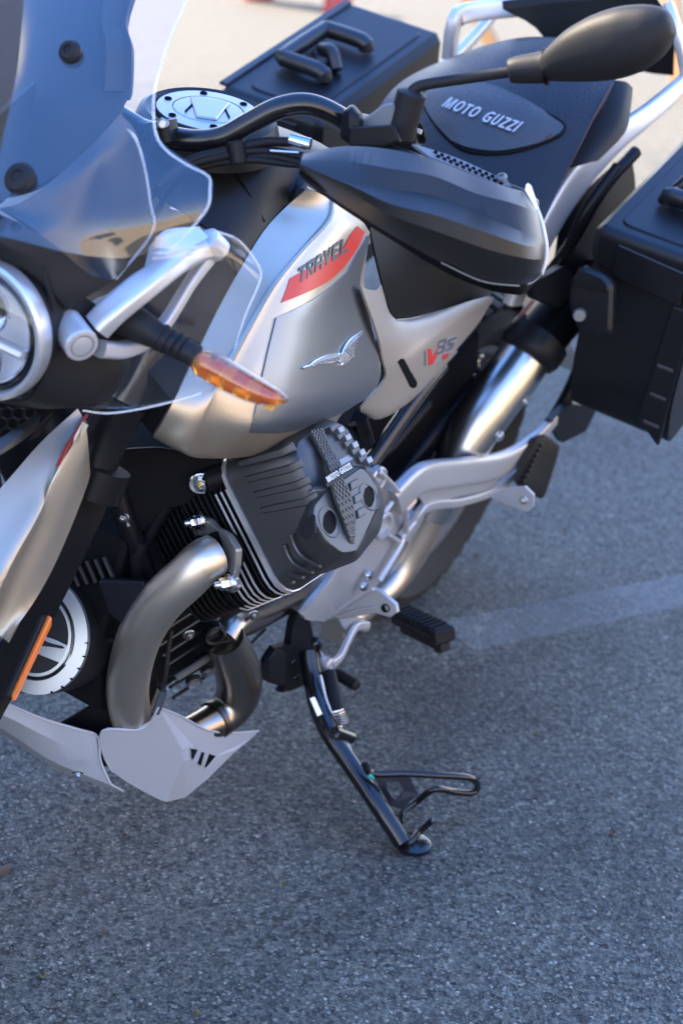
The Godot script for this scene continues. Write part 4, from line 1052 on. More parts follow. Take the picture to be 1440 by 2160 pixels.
	plate(M([1047,484.7,158.5,1044.6,476.1,167.1,1037.6,468.8,174.5,1027.2,463.8,179.4,1015,462.1,181.1,933,462.1,181.1,920.8,463.8,179.4,910.4,468.8,174.5,903.4,476.1,167.1,901,484.7,158.5,901,566.8,76.5,903.4,575.4,67.9,910.4,582.7,60.5,920.8,587.7,55.6,933,589.4,53.9,1015,589.4,53.9,1027.2,587.7,55.6,1037.6,582.7,60.5,1044.6,575.4,67.9,1047,566.8,76.5]), Vector3(0, 0.7071, -0.7071), 0.0030, 0.0005)
	var fin14 = build("fin", "black_engine", cylinder)
	plate(M([1047,478.2,152,1044.6,469.6,160.6,1037.6,462.3,168,1027.2,457.3,172.9,1015,455.6,174.6,933,455.6,174.6,920.8,457.3,172.9,910.4,462.3,168,903.4,469.6,160.6,901,478.2,152,901,560.3,70,903.4,568.9,61.4,910.4,576.2,54,920.8,581.2,49.1,933,582.9,47.4,1015,582.9,47.4,1027.2,581.2,49.1,1037.6,576.2,54,1044.6,568.9,61.4,1047,560.3,70]), Vector3(0, 0.7071, -0.7071), 0.0030, 0.0005)
	var fin15 = build("fin", "black_engine", cylinder)
	plate(M([1047,471.7,145.5,1044.6,463.1,154.1,1037.6,455.7,161.5,1027.2,450.8,166.4,1015,449.1,168.1,933,449.1,168.1,920.8,450.8,166.4,910.4,455.7,161.5,903.4,463.1,154.1,901,471.7,145.5,901,553.8,63.5,903.4,562.4,54.9,910.4,569.7,47.5,920.8,574.7,42.6,933,576.4,40.9,1015,576.4,40.9,1027.2,574.7,42.6,1037.6,569.7,47.5,1044.6,562.4,54.9,1047,553.8,63.5]), Vector3(0, 0.7071, -0.7071), 0.0030, 0.0005)
	var fin16 = build("fin", "black_engine", cylinder)
	rings([M([1053,573,253.8,1050.6,564.4,262.5,1043.6,557,269.8,1033.2,552.1,274.8,1021,550.4,276.5,928,550.4,276.5,915.8,552.1,274.8,905.4,557,269.8,898.4,564.4,262.5,896,573,253.8,896,662.1,164.7,898.4,670.7,156.1,905.4,678.1,148.8,915.8,683,143.8,928,684.7,142.1,1021,684.7,142.1,1033.2,683,143.8,1043.6,678.1,148.8,1050.6,670.7,156.1,1053,662.1,164.7]), M([1053,576.5,257.4,1050.6,567.9,266,1043.6,560.5,273.4,1033.2,555.6,278.3,1021,553.9,280,928,553.9,280,915.8,555.6,278.3,905.4,560.5,273.4,898.4,567.9,266,896,576.5,257.4,896,665.6,168.3,898.4,674.2,159.6,905.4,681.6,152.3,915.8,686.5,147.3,928,688.2,145.6,1021,688.2,145.6,1033.2,686.5,147.3,1043.6,681.6,152.3,1050.6,674.2,159.6,1053,665.6,168.3])])
	build("head_gasket", "fin_bright", cylinder)
	rings([M([1051,578.3,256.3,1048.5,569.4,265.2,1041.3,561.8,272.8,1030.6,556.7,277.9,1018,555,279.6,930,555,279.6,917.4,556.7,277.9,906.7,561.8,272.8,899.5,569.4,265.2,897,578.3,256.3,897,664.6,170,899.5,673.5,161.1,906.7,681,153.6,917.4,686.1,148.5,930,687.9,146.7,1018,687.9,146.7,1030.6,686.1,148.5,1041.3,681,153.6,1048.5,673.5,161.1,1051,664.6,170]), M([1050,584.3,260.9,1047.5,575.4,269.8,1040.3,567.8,277.4,1029.6,562.7,282.5,1017,561,284.2,929,561,284.2,916.4,562.7,282.5,905.7,567.8,277.4,898.5,575.4,269.8,896,584.3,260.9,896,669.9,175.3,898.5,678.8,166.4,905.7,686.3,158.9,916.4,691.4,153.8,929,693.2,152,1017,693.2,152,1029.6,691.4,153.8,1040.3,686.3,158.9,1047.5,678.8,166.4,1050,669.9,175.3]), M([1047,614.7,278.6,1044.6,606.1,287.2,1037.6,598.7,294.6,1027.2,593.8,299.5,1015,592.1,301.2,930,592.1,301.2,917.8,593.8,299.5,907.4,598.7,294.6,900.4,606.1,287.2,898,614.7,278.6,898,692.5,200.8,900.4,701.1,192.2,907.4,708.5,184.8,917.8,713.4,179.9,930,715.1,178.2,1015,715.1,178.2,1027.2,713.4,179.9,1037.6,708.5,184.8,1044.6,701.1,192.2,1047,692.5,200.8]), M([1043,660.7,296.3,1040.7,652.5,304.4,1034.2,645.7,311.3,1024.5,641.1,315.9,1013,639.5,317.5,933,639.5,317.5,921.5,641.1,315.9,911.8,645.7,311.3,905.3,652.5,304.4,903,660.7,296.3,903,720.1,236.9,905.3,728.2,228.7,911.8,735.1,221.9,921.5,739.6,217.3,933,741.3,215.7,1013,741.3,215.7,1024.5,739.6,217.3,1034.2,735.1,221.9,1040.7,728.2,228.7,1043,720.1,236.9]), M([1037,672.7,302.6,1035,665.7,309.6,1029.4,659.7,315.6,1020.9,655.7,319.6,1011,654.3,321,935,654.3,321,925.1,655.7,319.6,916.6,659.7,315.6,911,665.7,309.6,909,672.7,302.6,909,725,250.3,911,732,243.3,916.6,738,237.3,925.1,742,233.3,935,743.4,231.9,1011,743.4,231.9,1020.9,742,233.3,1029.4,738,237.3,1035,732,243.3,1037,725,250.3]), M([1025,677.6,304.7,1023.6,672.8,309.6,1019.7,668.7,313.7,1013.9,665.9,316.5,1007,664.9,317.5,941,664.9,317.5,934.1,665.9,316.5,928.3,668.7,313.7,924.4,672.8,309.6,923,677.6,304.7,923,722.9,259.5,924.4,727.8,254.6,928.3,731.9,250.5,934.1,734.6,247.8,941,735.6,246.8,1007,735.6,246.8,1013.9,734.6,247.8,1019.7,731.9,250.5,1023.6,727.8,254.6,1025,722.9,259.5])])
	var vc = build("valve_cover", "gunmetal", bike, 32)
	plate(M([1050.6,699.2,171.5,1045.6,735.9,221,1039,748,233,1039,740.6,240.4,1045.6,728.6,228.3,1050.6,692.8,177.8]), Vector3(1,0,0), 0.005, 0.0014)
	build("rib", "gunmetal", vc)
	plate(M([1050.6,684.4,186.3,1045.6,720.6,236.4,1039,732.6,248.4,1039,725.2,255.7,1045.6,713.2,243.7,1050.6,678,192.7]), Vector3(1,0,0), 0.005, 0.0014)
	build("rib", "gunmetal", vc)
	plate(M([1050.6,669.5,201.2,1045.6,705.2,251.8,1039,717.2,263.8,1039,709.8,271.1,1045.6,697.8,259.1,1050.6,663.1,207.5]), Vector3(1,0,0), 0.005, 0.0014)
	build("rib", "gunmetal", vc)
	plate(M([1050.6,654.7,216,1045.6,689.3,267.7,1039,701.3,279.7,1039,693.9,287,1045.6,681.9,275,1050.6,648.3,222.4]), Vector3(1,0,0), 0.005, 0.0014)
	build("rib", "gunmetal", vc)
	rings([round_poly(M([1045,610.7,255.6,1043,675.6,267.9,1040,702.2,269.1,987.6,701.6,265.2,930.7,701.1,265.7,896.7,690.9,273.1,887.5,664.7,299.3,902,647.9,316.1,919.9,624.8,325.1,975.2,601.6,327,1005,576.5,294.5,1033,559.1,264.7]), 0.008), round_poly(M([1045,628.9,265.3,1041,677.3,271.7,1040.7,703.6,274.6,1001.8,707.4,273.6,945.5,706.8,274.1,914.2,697.6,283.4,907.6,674.7,306.3,923.9,658.5,322.5,952.1,641.9,333.4,1006.7,625.1,338.9,1050.3,619.5,323.3,1033,587.1,279.2]), 0.008), round_poly(M([1078.3,690.2,302.1,1065.6,698.6,293.7,1026.5,704.7,287.6,981.4,705.3,287,938.3,706.8,285.5,929.6,698.3,294,925.5,681.4,310.9,941.6,669.1,323.1,979,658.6,333.7,1029.6,645.7,346.6,1057.6,651.1,341.2,1075.7,667.3,325]), 0.007)], false)
	plate(round_poly(M([1078.3,690.2,302.1,1065.6,698.6,293.7,1026.5,704.7,287.6,981.4,705.3,287,938.3,706.8,285.5,929.6,698.3,294,925.5,681.4,310.9,941.6,669.1,323.1,979,658.6,333.7,1029.6,645.7,346.6,1057.6,651.1,341.2,1075.7,667.3,325]), 0.007), Vector3(0,0.7071,-0.7071), 0.009, 0.0015, [round_poly(M([1039.5,676.2,316.1,1045.7,672.6,319.6,1053.2,670.5,321.8,1060.6,670.1,322.2,1066.3,671.5,320.8,1069.4,674.5,317.8,1069.1,678.4,313.9,1065.5,682.6,309.7,1059.4,686.1,306.2,1052,688.4,303.9,1044.5,688.8,303.5,1038.7,687.4,304.9,1035.6,684.4,307.9,1035.9,680.4,311.9]), 0.004), round_poly(M([941.7,677.6,314.7,947.8,674.2,318.1,954.8,671.9,320.4,961.5,671.3,320.9,966.6,672.6,319.7,968.9,675.3,317,968.1,679,313.3,964.4,682.9,309.4,958.5,686.4,305.9,951.4,688.7,303.6,944.7,689.3,303,939.6,688.1,304.2,937.2,685.4,306.9,938,681.6,310.7]), 0.004)])
	var guard = build("cover_guard", "gunmetal2", bike, 42)
	lathe(Vector3(1.0512,0.6786,-0.3122), Vector3(0,0.7071,-0.7071), [[0.018, 0.0], [0.0175, -0.003], [0.015, -0.013], [0.007, -0.013], [0.0065, -0.009], [0.002, -0.009]], 24)
	build("bolt_well", "black_deep", guard)
	lathe(Vector3(0.9517,0.6795,-0.3114), Vector3(0,0.7071,-0.7071), [[0.017, 0.0], [0.0165, -0.003], [0.014, -0.013], [0.007, -0.013], [0.0065, -0.009], [0.002, -0.009]], 24)
	build("bolt_well", "black_deep", guard)
	plate(M([1063,659.2,281.4,1066.8,687.2,290.5,1085.4,698.2,305.8,1117.9,695.7,327.3,1105.3,672.9,313.5,1080.7,659.6,293.6]), Vector3(0.5542,0.1865,0.8112), 0.003, 0.0014)
	build("pocket", "gunmetal", guard)
	lathe(Vector3(1.0526,0.6794,-0.3129), Vector3(0,0.7071,-0.7071), [[0.017, -0.0005], [0.0172, 0.0005], [0.0192, 0.0009], [0.02, -0.0003], [0.017, -0.0005]], 32, false)
	build("hole_rim", "gunmetal2", guard)
	lathe(Vector3(0.9531,0.6803,-0.3120), Vector3(0,0.7071,-0.7071), [[0.016, -0.0005], [0.0162, 0.0005], [0.0182, 0.0009], [0.019, -0.0003], [0.016, -0.0005]], 32, false)
	build("hole_rim", "gunmetal2", guard)
	tube(M([1060.1,644.9,270.1,1058.7,634.7,276.2,1058.3,627.1,283.9,1059.7,623.6,294.3,1062.7,624.1,307.2,1066.7,627.2,321.6]), 0.0026, 8, 3, 0.0010)
	build("louvre", "gunmetal2", vc)
	tube(M([1052.3,623,261.5,1051,613.8,267,1050.8,607.1,274.2,1052.3,604.5,284.1,1055.5,606.2,296.7,1059.7,610.3,310.7]), 0.0026, 8, 3, 0.0010)
	build("louvre", "gunmetal2", vc)
	tube(M([1044.6,601.2,253.4,1043.2,592.8,257.6,1043,587,263.5,1044.4,585.4,272.1,1047.7,588.1,283.5,1051.9,593.4,296.3]), 0.0026, 8, 3, 0.0010)
	build("louvre", "gunmetal2", vc)
	tube(M([1038.3,581.5,249.2,1036.6,573.5,251.2,1035.9,568.1,254.9,1037.1,567,261.5,1040,570.2,270.8,1044,576.1,281.7]), 0.0026, 8, 3, 0.0010)
	build("louvre", "gunmetal2", vc)
	sheet([M([996,749.9,233.9,968.1,747.4,236.4]), M([1000.3,742,247.4,976.1,739.2,250.2]), M([1004.6,732.4,262.7,981.3,730.6,264.6]), M([1010.7,725,275.8,984.3,723.8,277]), M([1023.7,713,290.6,996.7,711.4,292.2]), M([1030.6,696.6,307,996.9,695.5,308.1]), M([1033.4,676.1,324.7,1009.3,674.7,326.1]), M([1034.2,658.6,336.5,1025.4,656.4,338.7]), M([1031.9,647.2,339.5,1028.4,646.3,340.4])], 0.004, 3, 4)
	var strap = build("strap", "strap_rubber")
	lathe(Vector3(0.9932,0.7499,-0.2344), Vector3(0, 0.7071, -0.7071), [[0.0023, -0.001], [0.0020, 0.0007], [0.0006, 0.0008]], 6)
	lathe(Vector3(0.9873,0.7494,-0.2350), Vector3(0, 0.7071, -0.7071), [[0.0023, -0.001], [0.0020, 0.0007], [0.0006, 0.0008]], 6)
	lathe(Vector3(0.9803,0.7488,-0.2356), Vector3(0, 0.7071, -0.7071), [[0.0023, -0.001], [0.0020, 0.0007], [0.0006, 0.0008]], 6)
	lathe(Vector3(0.9733,0.7481,-0.2362), Vector3(0, 0.7071, -0.7071), [[0.0023, -0.001], [0.0020, 0.0007], [0.0006, 0.0008]], 6)
	lathe(Vector3(0.9918,0.7482,-0.2372), Vector3(0, 0.7071, -0.7071), [[0.0023, -0.001], [0.0020, 0.0007], [0.0006, 0.0008]], 6)
	lathe(Vector3(0.9850,0.7476,-0.2379), Vector3(0, 0.7071, -0.7071), [[0.0023, -0.001], [0.0020, 0.0007], [0.0006, 0.0008]], 6)
	lathe(Vector3(0.9782,0.7469,-0.2386), Vector3(0, 0.7071, -0.7071), [[0.0023, -0.001], [0.0020, 0.0007], [0.0006, 0.0008]], 6)
	lathe(Vector3(0.9724,0.7463,-0.2391), Vector3(0, 0.7071, -0.7071), [[0.0023, -0.001], [0.0020, 0.0007], [0.0006, 0.0008]], 6)
	lathe(Vector3(0.9950,0.7470,-0.2396), Vector3(0, 0.7071, -0.7071), [[0.0023, -0.001], [0.0020, 0.0007], [0.0006, 0.0008]], 6)
	lathe(Vector3(0.9894,0.7464,-0.2401), Vector3(0, 0.7071, -0.7071), [[0.0023, -0.001], [0.0020, 0.0007], [0.0006, 0.0008]], 6)
	lathe(Vector3(0.9828,0.7457,-0.2408), Vector3(0, 0.7071, -0.7071), [[0.0023, -0.001], [0.0020, 0.0007], [0.0006, 0.0008]], 6)
	lathe(Vector3(0.9762,0.7450,-0.2415), Vector3(0, 0.7071, -0.7071), [[0.0023, -0.001], [0.0020, 0.0007], [0.0006, 0.0008]], 6)
	lathe(Vector3(0.9937,0.7452,-0.2424), Vector3(0, 0.7071, -0.7071), [[0.0023, -0.001], [0.0020, 0.0007], [0.0006, 0.0008]], 6)
	lathe(Vector3(0.9873,0.7445,-0.2431), Vector3(0, 0.7071, -0.7071), [[0.0023, -0.001], [0.0020, 0.0007], [0.0006, 0.0008]], 6)
	lathe(Vector3(0.9809,0.7438,-0.2438), Vector3(0, 0.7071, -0.7071), [[0.0023, -0.001], [0.0020, 0.0007], [0.0006, 0.0008]], 6)
	lathe(Vector3(0.9755,0.7433,-0.2444), Vector3(0, 0.7071, -0.7071), [[0.0023, -0.001], [0.0020, 0.0007], [0.0006, 0.0008]], 6)
	lathe(Vector3(0.9968,0.7440,-0.2447), Vector3(0, 0.7071, -0.7071), [[0.0023, -0.001], [0.0020, 0.0007], [0.0006, 0.0008]], 6)
	lathe(Vector3(0.9915,0.7434,-0.2454), Vector3(0, 0.7071, -0.7071), [[0.0023, -0.001], [0.0020, 0.0007], [0.0006, 0.0008]], 6)
	lathe(Vector3(0.9853,0.7427,-0.2461), Vector3(0, 0.7071, -0.7071), [[0.0023, -0.001], [0.0020, 0.0007], [0.0006, 0.0008]], 6)
	lathe(Vector3(0.9791,0.7419,-0.2468), Vector3(0, 0.7071, -0.7071), [[0.0023, -0.001], [0.0020, 0.0007], [0.0006, 0.0008]], 6)
	lathe(Vector3(0.9956,0.7421,-0.2477), Vector3(0, 0.7071, -0.7071), [[0.0023, -0.001], [0.0020, 0.0007], [0.0006, 0.0008]], 6)
	lathe(Vector3(0.9895,0.7414,-0.2484), Vector3(0, 0.7071, -0.7071), [[0.0023, -0.001], [0.0020, 0.0007], [0.0006, 0.0008]], 6)
	lathe(Vector3(0.9834,0.7407,-0.2491), Vector3(0, 0.7071, -0.7071), [[0.0023, -0.001], [0.0020, 0.0007], [0.0006, 0.0008]], 6)
	lathe(Vector3(0.9783,0.7401,-0.2497), Vector3(0, 0.7071, -0.7071), [[0.0023, -0.001], [0.0020, 0.0007], [0.0006, 0.0008]], 6)
	lathe(Vector3(0.9988,0.7401,-0.2510), Vector3(0, 0.7071, -0.7071), [[0.0023, -0.001], [0.0020, 0.0007], [0.0006, 0.0008]], 6)
	lathe(Vector3(0.9937,0.7396,-0.2516), Vector3(0, 0.7071, -0.7071), [[0.0023, -0.001], [0.0020, 0.0007], [0.0006, 0.0008]], 6)
	lathe(Vector3(0.9878,0.7389,-0.2523), Vector3(0, 0.7071, -0.7071), [[0.0023, -0.001], [0.0020, 0.0007], [0.0006, 0.0008]], 6)
	lathe(Vector3(0.9818,0.7382,-0.2530), Vector3(0, 0.7071, -0.7071), [[0.0023, -0.001], [0.0020, 0.0007], [0.0006, 0.0008]], 6)
	lathe(Vector3(0.9978,0.7374,-0.2552), Vector3(0, 0.7071, -0.7071), [[0.0023, -0.001], [0.0020, 0.0007], [0.0006, 0.0008]], 6)
	lathe(Vector3(0.9920,0.7368,-0.2558), Vector3(0, 0.7071, -0.7071), [[0.0023, -0.001], [0.0020, 0.0007], [0.0006, 0.0008]], 6)
	lathe(Vector3(0.9861,0.7362,-0.2565), Vector3(0, 0.7071, -0.7071), [[0.0023, -0.001], [0.0020, 0.0007], [0.0006, 0.0008]], 6)
	lathe(Vector3(0.9812,0.7357,-0.2570), Vector3(0, 0.7071, -0.7071), [[0.0023, -0.001], [0.0020, 0.0007], [0.0006, 0.0008]], 6)
	lathe(Vector3(1.0009,0.7351,-0.2590), Vector3(0, 0.7071, -0.7071), [[0.0023, -0.001], [0.0020, 0.0007], [0.0006, 0.0008]], 6)
	lathe(Vector3(0.9960,0.7346,-0.2595), Vector3(0, 0.7071, -0.7071), [[0.0023, -0.001], [0.0020, 0.0007], [0.0006, 0.0008]], 6)
	lathe(Vector3(0.9902,0.7341,-0.2600), Vector3(0, 0.7071, -0.7071), [[0.0023, -0.001], [0.0020, 0.0007], [0.0006, 0.0008]], 6)
	lathe(Vector3(0.9844,0.7336,-0.2605), Vector3(0, 0.7071, -0.7071), [[0.0023, -0.001], [0.0020, 0.0007], [0.0006, 0.0008]], 6)
	lathe(Vector3(1.0001,0.7325,-0.2630), Vector3(0, 0.7071, -0.7071), [[0.0023, -0.001], [0.0020, 0.0007], [0.0006, 0.0008]], 6)
	lathe(Vector3(0.9943,0.7321,-0.2635), Vector3(0, 0.7071, -0.7071), [[0.0023, -0.001], [0.0020, 0.0007], [0.0006, 0.0008]], 6)
	lathe(Vector3(0.9885,0.7316,-0.2639), Vector3(0, 0.7071, -0.7071), [[0.0023, -0.001], [0.0020, 0.0007], [0.0006, 0.0008]], 6)
	lathe(Vector3(0.9835,0.7312,-0.2643), Vector3(0, 0.7071, -0.7071), [[0.0023, -0.001], [0.0020, 0.0007], [0.0006, 0.0008]], 6)
	lathe(Vector3(1.0046,0.7290,-0.2696), Vector3(0, 0.7071, -0.7071), [[0.0023, -0.001], [0.0020, 0.0007], [0.0006, 0.0008]], 6)
	lathe(Vector3(0.9993,0.7287,-0.2699), Vector3(0, 0.7071, -0.7071), [[0.0023, -0.001], [0.0020, 0.0007], [0.0006, 0.0008]], 6)
	lathe(Vector3(0.9932,0.7283,-0.2703), Vector3(0, 0.7071, -0.7071), [[0.0023, -0.001], [0.0020, 0.0007], [0.0006, 0.0008]], 6)
	lathe(Vector3(0.9870,0.7280,-0.2707), Vector3(0, 0.7071, -0.7071), [[0.0023, -0.001], [0.0020, 0.0007], [0.0006, 0.0008]], 6)
	lathe(Vector3(1.0059,0.7248,-0.2766), Vector3(0, 0.7071, -0.7071), [[0.0023, -0.001], [0.0020, 0.0007], [0.0006, 0.0008]], 6)
	lathe(Vector3(0.9993,0.7245,-0.2769), Vector3(0, 0.7071, -0.7071), [[0.0023, -0.001], [0.0020, 0.0007], [0.0006, 0.0008]], 6)
	lathe(Vector3(0.9927,0.7242,-0.2772), Vector3(0, 0.7071, -0.7071), [[0.0023, -0.001], [0.0020, 0.0007], [0.0006, 0.0008]], 6)
	lathe(Vector3(0.9871,0.7239,-0.2775), Vector3(0, 0.7071, -0.7071), [[0.0023, -0.001], [0.0020, 0.0007], [0.0006, 0.0008]], 6)
	lathe(Vector3(1.0119,0.7218,-0.2807), Vector3(0, 0.7071, -0.7071), [[0.0023, -0.001], [0.0020, 0.0007], [0.0006, 0.0008]], 6)
	lathe(Vector3(1.0062,0.7215,-0.2810), Vector3(0, 0.7071, -0.7071), [[0.0023, -0.001], [0.0020, 0.0007], [0.0006, 0.0008]], 6)
	lathe(Vector3(0.9996,0.7212,-0.2813), Vector3(0, 0.7071, -0.7071), [[0.0023, -0.001], [0.0020, 0.0007], [0.0006, 0.0008]], 6)
	lathe(Vector3(0.9929,0.7209,-0.2817), Vector3(0, 0.7071, -0.7071), [[0.0023, -0.001], [0.0020, 0.0007], [0.0006, 0.0008]], 6)
	lathe(Vector3(1.0138,0.7181,-0.2853), Vector3(0, 0.7071, -0.7071), [[0.0023, -0.001], [0.0020, 0.0007], [0.0006, 0.0008]], 6)
	lathe(Vector3(1.0072,0.7178,-0.2856), Vector3(0, 0.7071, -0.7071), [[0.0023, -0.001], [0.0020, 0.0007], [0.0006, 0.0008]], 6)
	lathe(Vector3(1.0006,0.7174,-0.2860), Vector3(0, 0.7071, -0.7071), [[0.0023, -0.001], [0.0020, 0.0007], [0.0006, 0.0008]], 6)
	lathe(Vector3(0.9950,0.7171,-0.2863), Vector3(0, 0.7071, -0.7071), [[0.0023, -0.001], [0.0020, 0.0007], [0.0006, 0.0008]], 6)
	lathe(Vector3(1.0200,0.7144,-0.2897), Vector3(0, 0.7071, -0.7071), [[0.0023, -0.001], [0.0020, 0.0007], [0.0006, 0.0008]], 6)
	lathe(Vector3(1.0144,0.7140,-0.2900), Vector3(0, 0.7071, -0.7071), [[0.0023, -0.001], [0.0020, 0.0007], [0.0006, 0.0008]], 6)
	lathe(Vector3(1.0077,0.7136,-0.2904), Vector3(0, 0.7071, -0.7071), [[0.0023, -0.001], [0.0020, 0.0007], [0.0006, 0.0008]], 6)
	lathe(Vector3(1.0010,0.7132,-0.2908), Vector3(0, 0.7071, -0.7071), [[0.0023, -0.001], [0.0020, 0.0007], [0.0006, 0.0008]], 6)
	lathe(Vector3(1.0198,0.7110,-0.2933), Vector3(0, 0.7071, -0.7071), [[0.0023, -0.001], [0.0020, 0.0007], [0.0006, 0.0008]], 6)
	lathe(Vector3(1.0128,0.7106,-0.2937), Vector3(0, 0.7071, -0.7071), [[0.0023, -0.001], [0.0020, 0.0007], [0.0006, 0.0008]], 6)
	lathe(Vector3(1.0059,0.7102,-0.2941), Vector3(0, 0.7071, -0.7071), [[0.0023, -0.001], [0.0020, 0.0007], [0.0006, 0.0008]], 6)
	lathe(Vector3(1.0000,0.7099,-0.2944), Vector3(0, 0.7071, -0.7071), [[0.0023, -0.001], [0.0020, 0.0007], [0.0006, 0.0008]], 6)
	lathe(Vector3(1.0236,0.7082,-0.2962), Vector3(0, 0.7071, -0.7071), [[0.0023, -0.001], [0.0020, 0.0007], [0.0006, 0.0008]], 6)
	lathe(Vector3(1.0174,0.7079,-0.2966), Vector3(0, 0.7071, -0.7071), [[0.0023, -0.001], [0.0020, 0.0007], [0.0006, 0.0008]], 6)
	lathe(Vector3(1.0101,0.7075,-0.2969), Vector3(0, 0.7071, -0.7071), [[0.0023, -0.001], [0.0020, 0.0007], [0.0006, 0.0008]], 6)
	lathe(Vector3(1.0027,0.7072,-0.2973), Vector3(0, 0.7071, -0.7071), [[0.0023, -0.001], [0.0020, 0.0007], [0.0006, 0.0008]], 6)
	lathe(Vector3(1.0221,0.7050,-0.2995), Vector3(0, 0.7071, -0.7071), [[0.0023, -0.001], [0.0020, 0.0007], [0.0006, 0.0008]], 6)
	lathe(Vector3(1.0143,0.7047,-0.2998), Vector3(0, 0.7071, -0.7071), [[0.0023, -0.001], [0.0020, 0.0007], [0.0006, 0.0008]], 6)
	lathe(Vector3(1.0065,0.7043,-0.3002), Vector3(0, 0.7071, -0.7071), [[0.0023, -0.001], [0.0020, 0.0007], [0.0006, 0.0008]], 6)
	lathe(Vector3(0.9999,0.7041,-0.3005), Vector3(0, 0.7071, -0.7071), [[0.0023, -0.001], [0.0020, 0.0007], [0.0006, 0.0008]], 6)
	lathe(Vector3(1.0258,0.7019,-0.3026), Vector3(0, 0.7071, -0.7071), [[0.0023, -0.001], [0.0020, 0.0007], [0.0006, 0.0008]], 6)
	lathe(Vector3(1.0189,0.7016,-0.3028), Vector3(0, 0.7071, -0.7071), [[0.0023, -0.001], [0.0020, 0.0007], [0.0006, 0.0008]], 6)
	lathe(Vector3(1.0107,0.7013,-0.3031), Vector3(0, 0.7071, -0.7071), [[0.0023, -0.001], [0.0020, 0.0007], [0.0006, 0.0008]], 6)
	lathe(Vector3(1.0025,0.7010,-0.3034), Vector3(0, 0.7071, -0.7071), [[0.0023, -0.001], [0.0020, 0.0007], [0.0006, 0.0008]], 6)
	lathe(Vector3(1.0238,0.6984,-0.3059), Vector3(0, 0.7071, -0.7071), [[0.0023, -0.001], [0.0020, 0.0007], [0.0006, 0.0008]], 6)
	lathe(Vector3(1.0154,0.6981,-0.3062), Vector3(0, 0.7071, -0.7071), [[0.0023, -0.001], [0.0020, 0.0007], [0.0006, 0.0008]], 6)
	lathe(Vector3(1.0070,0.6978,-0.3065), Vector3(0, 0.7071, -0.7071), [[0.0023, -0.001], [0.0020, 0.0007], [0.0006, 0.0008]], 6)
	lathe(Vector3(0.9999,0.6976,-0.3067), Vector3(0, 0.7071, -0.7071), [[0.0023, -0.001], [0.0020, 0.0007], [0.0006, 0.0008]], 6)
	lathe(Vector3(1.0280,0.6938,-0.3101), Vector3(0, 0.7071, -0.7071), [[0.0023, -0.001], [0.0020, 0.0007], [0.0006, 0.0008]], 6)
	lathe(Vector3(1.0209,0.6935,-0.3104), Vector3(0, 0.7071, -0.7071), [[0.0023, -0.001], [0.0020, 0.0007], [0.0006, 0.0008]], 6)
	lathe(Vector3(1.0127,0.6933,-0.3106), Vector3(0, 0.7071, -0.7071), [[0.0023, -0.001], [0.0020, 0.0007], [0.0006, 0.0008]], 6)
	lathe(Vector3(1.0044,0.6930,-0.3109), Vector3(0, 0.7071, -0.7071), [[0.0023, -0.001], [0.0020, 0.0007], [0.0006, 0.0008]], 6)
	lathe(Vector3(1.0265,0.6873,-0.3159), Vector3(0, 0.7071, -0.7071), [[0.0023, -0.001], [0.0020, 0.0007], [0.0006, 0.0008]], 6)
	lathe(Vector3(1.0189,0.6870,-0.3162), Vector3(0, 0.7071, -0.7071), [[0.0023, -0.001], [0.0020, 0.0007], [0.0006, 0.0008]], 6)
	lathe(Vector3(1.0112,0.6867,-0.3165), Vector3(0, 0.7071, -0.7071), [[0.0023, -0.001], [0.0020, 0.0007], [0.0006, 0.0008]], 6)
	lathe(Vector3(1.0047,0.6865,-0.3168), Vector3(0, 0.7071, -0.7071), [[0.0023, -0.001], [0.0020, 0.0007], [0.0006, 0.0008]], 6)
	lathe(Vector3(1.0303,0.6808,-0.3214), Vector3(0, 0.7071, -0.7071), [[0.0023, -0.001], [0.0020, 0.0007], [0.0006, 0.0008]], 6)
	lathe(Vector3(1.0245,0.6806,-0.3217), Vector3(0, 0.7071, -0.7071), [[0.0023, -0.001], [0.0020, 0.0007], [0.0006, 0.0008]], 6)
	lathe(Vector3(1.0178,0.6802,-0.3220), Vector3(0, 0.7071, -0.7071), [[0.0023, -0.001], [0.0020, 0.0007], [0.0006, 0.0008]], 6)
	lathe(Vector3(1.0110,0.6799,-0.3223), Vector3(0, 0.7071, -0.7071), [[0.0023, -0.001], [0.0020, 0.0007], [0.0006, 0.0008]], 6)
	lathe(Vector3(1.0292,0.6746,-0.3264), Vector3(0, 0.7071, -0.7071), [[0.0023, -0.001], [0.0020, 0.0007], [0.0006, 0.0008]], 6)
	lathe(Vector3(1.0234,0.6743,-0.3267), Vector3(0, 0.7071, -0.7071), [[0.0023, -0.001], [0.0020, 0.0007], [0.0006, 0.0008]], 6)
	lathe(Vector3(1.0176,0.6739,-0.3271), Vector3(0, 0.7071, -0.7071), [[0.0023, -0.001], [0.0020, 0.0007], [0.0006, 0.0008]], 6)
	lathe(Vector3(1.0127,0.6736,-0.3274), Vector3(0, 0.7071, -0.7071), [[0.0023, -0.001], [0.0020, 0.0007], [0.0006, 0.0008]], 6)
	lathe(Vector3(1.0322,0.6690,-0.3305), Vector3(0, 0.7071, -0.7071), [[0.0023, -0.001], [0.0020, 0.0007], [0.0006, 0.0008]], 6)
	lathe(Vector3(1.0283,0.6686,-0.3309), Vector3(0, 0.7071, -0.7071), [[0.0023, -0.001], [0.0020, 0.0007], [0.0006, 0.0008]], 6)
	lathe(Vector3(1.0237,0.6682,-0.3313), Vector3(0, 0.7071, -0.7071), [[0.0023, -0.001], [0.0020, 0.0007], [0.0006, 0.0008]], 6)
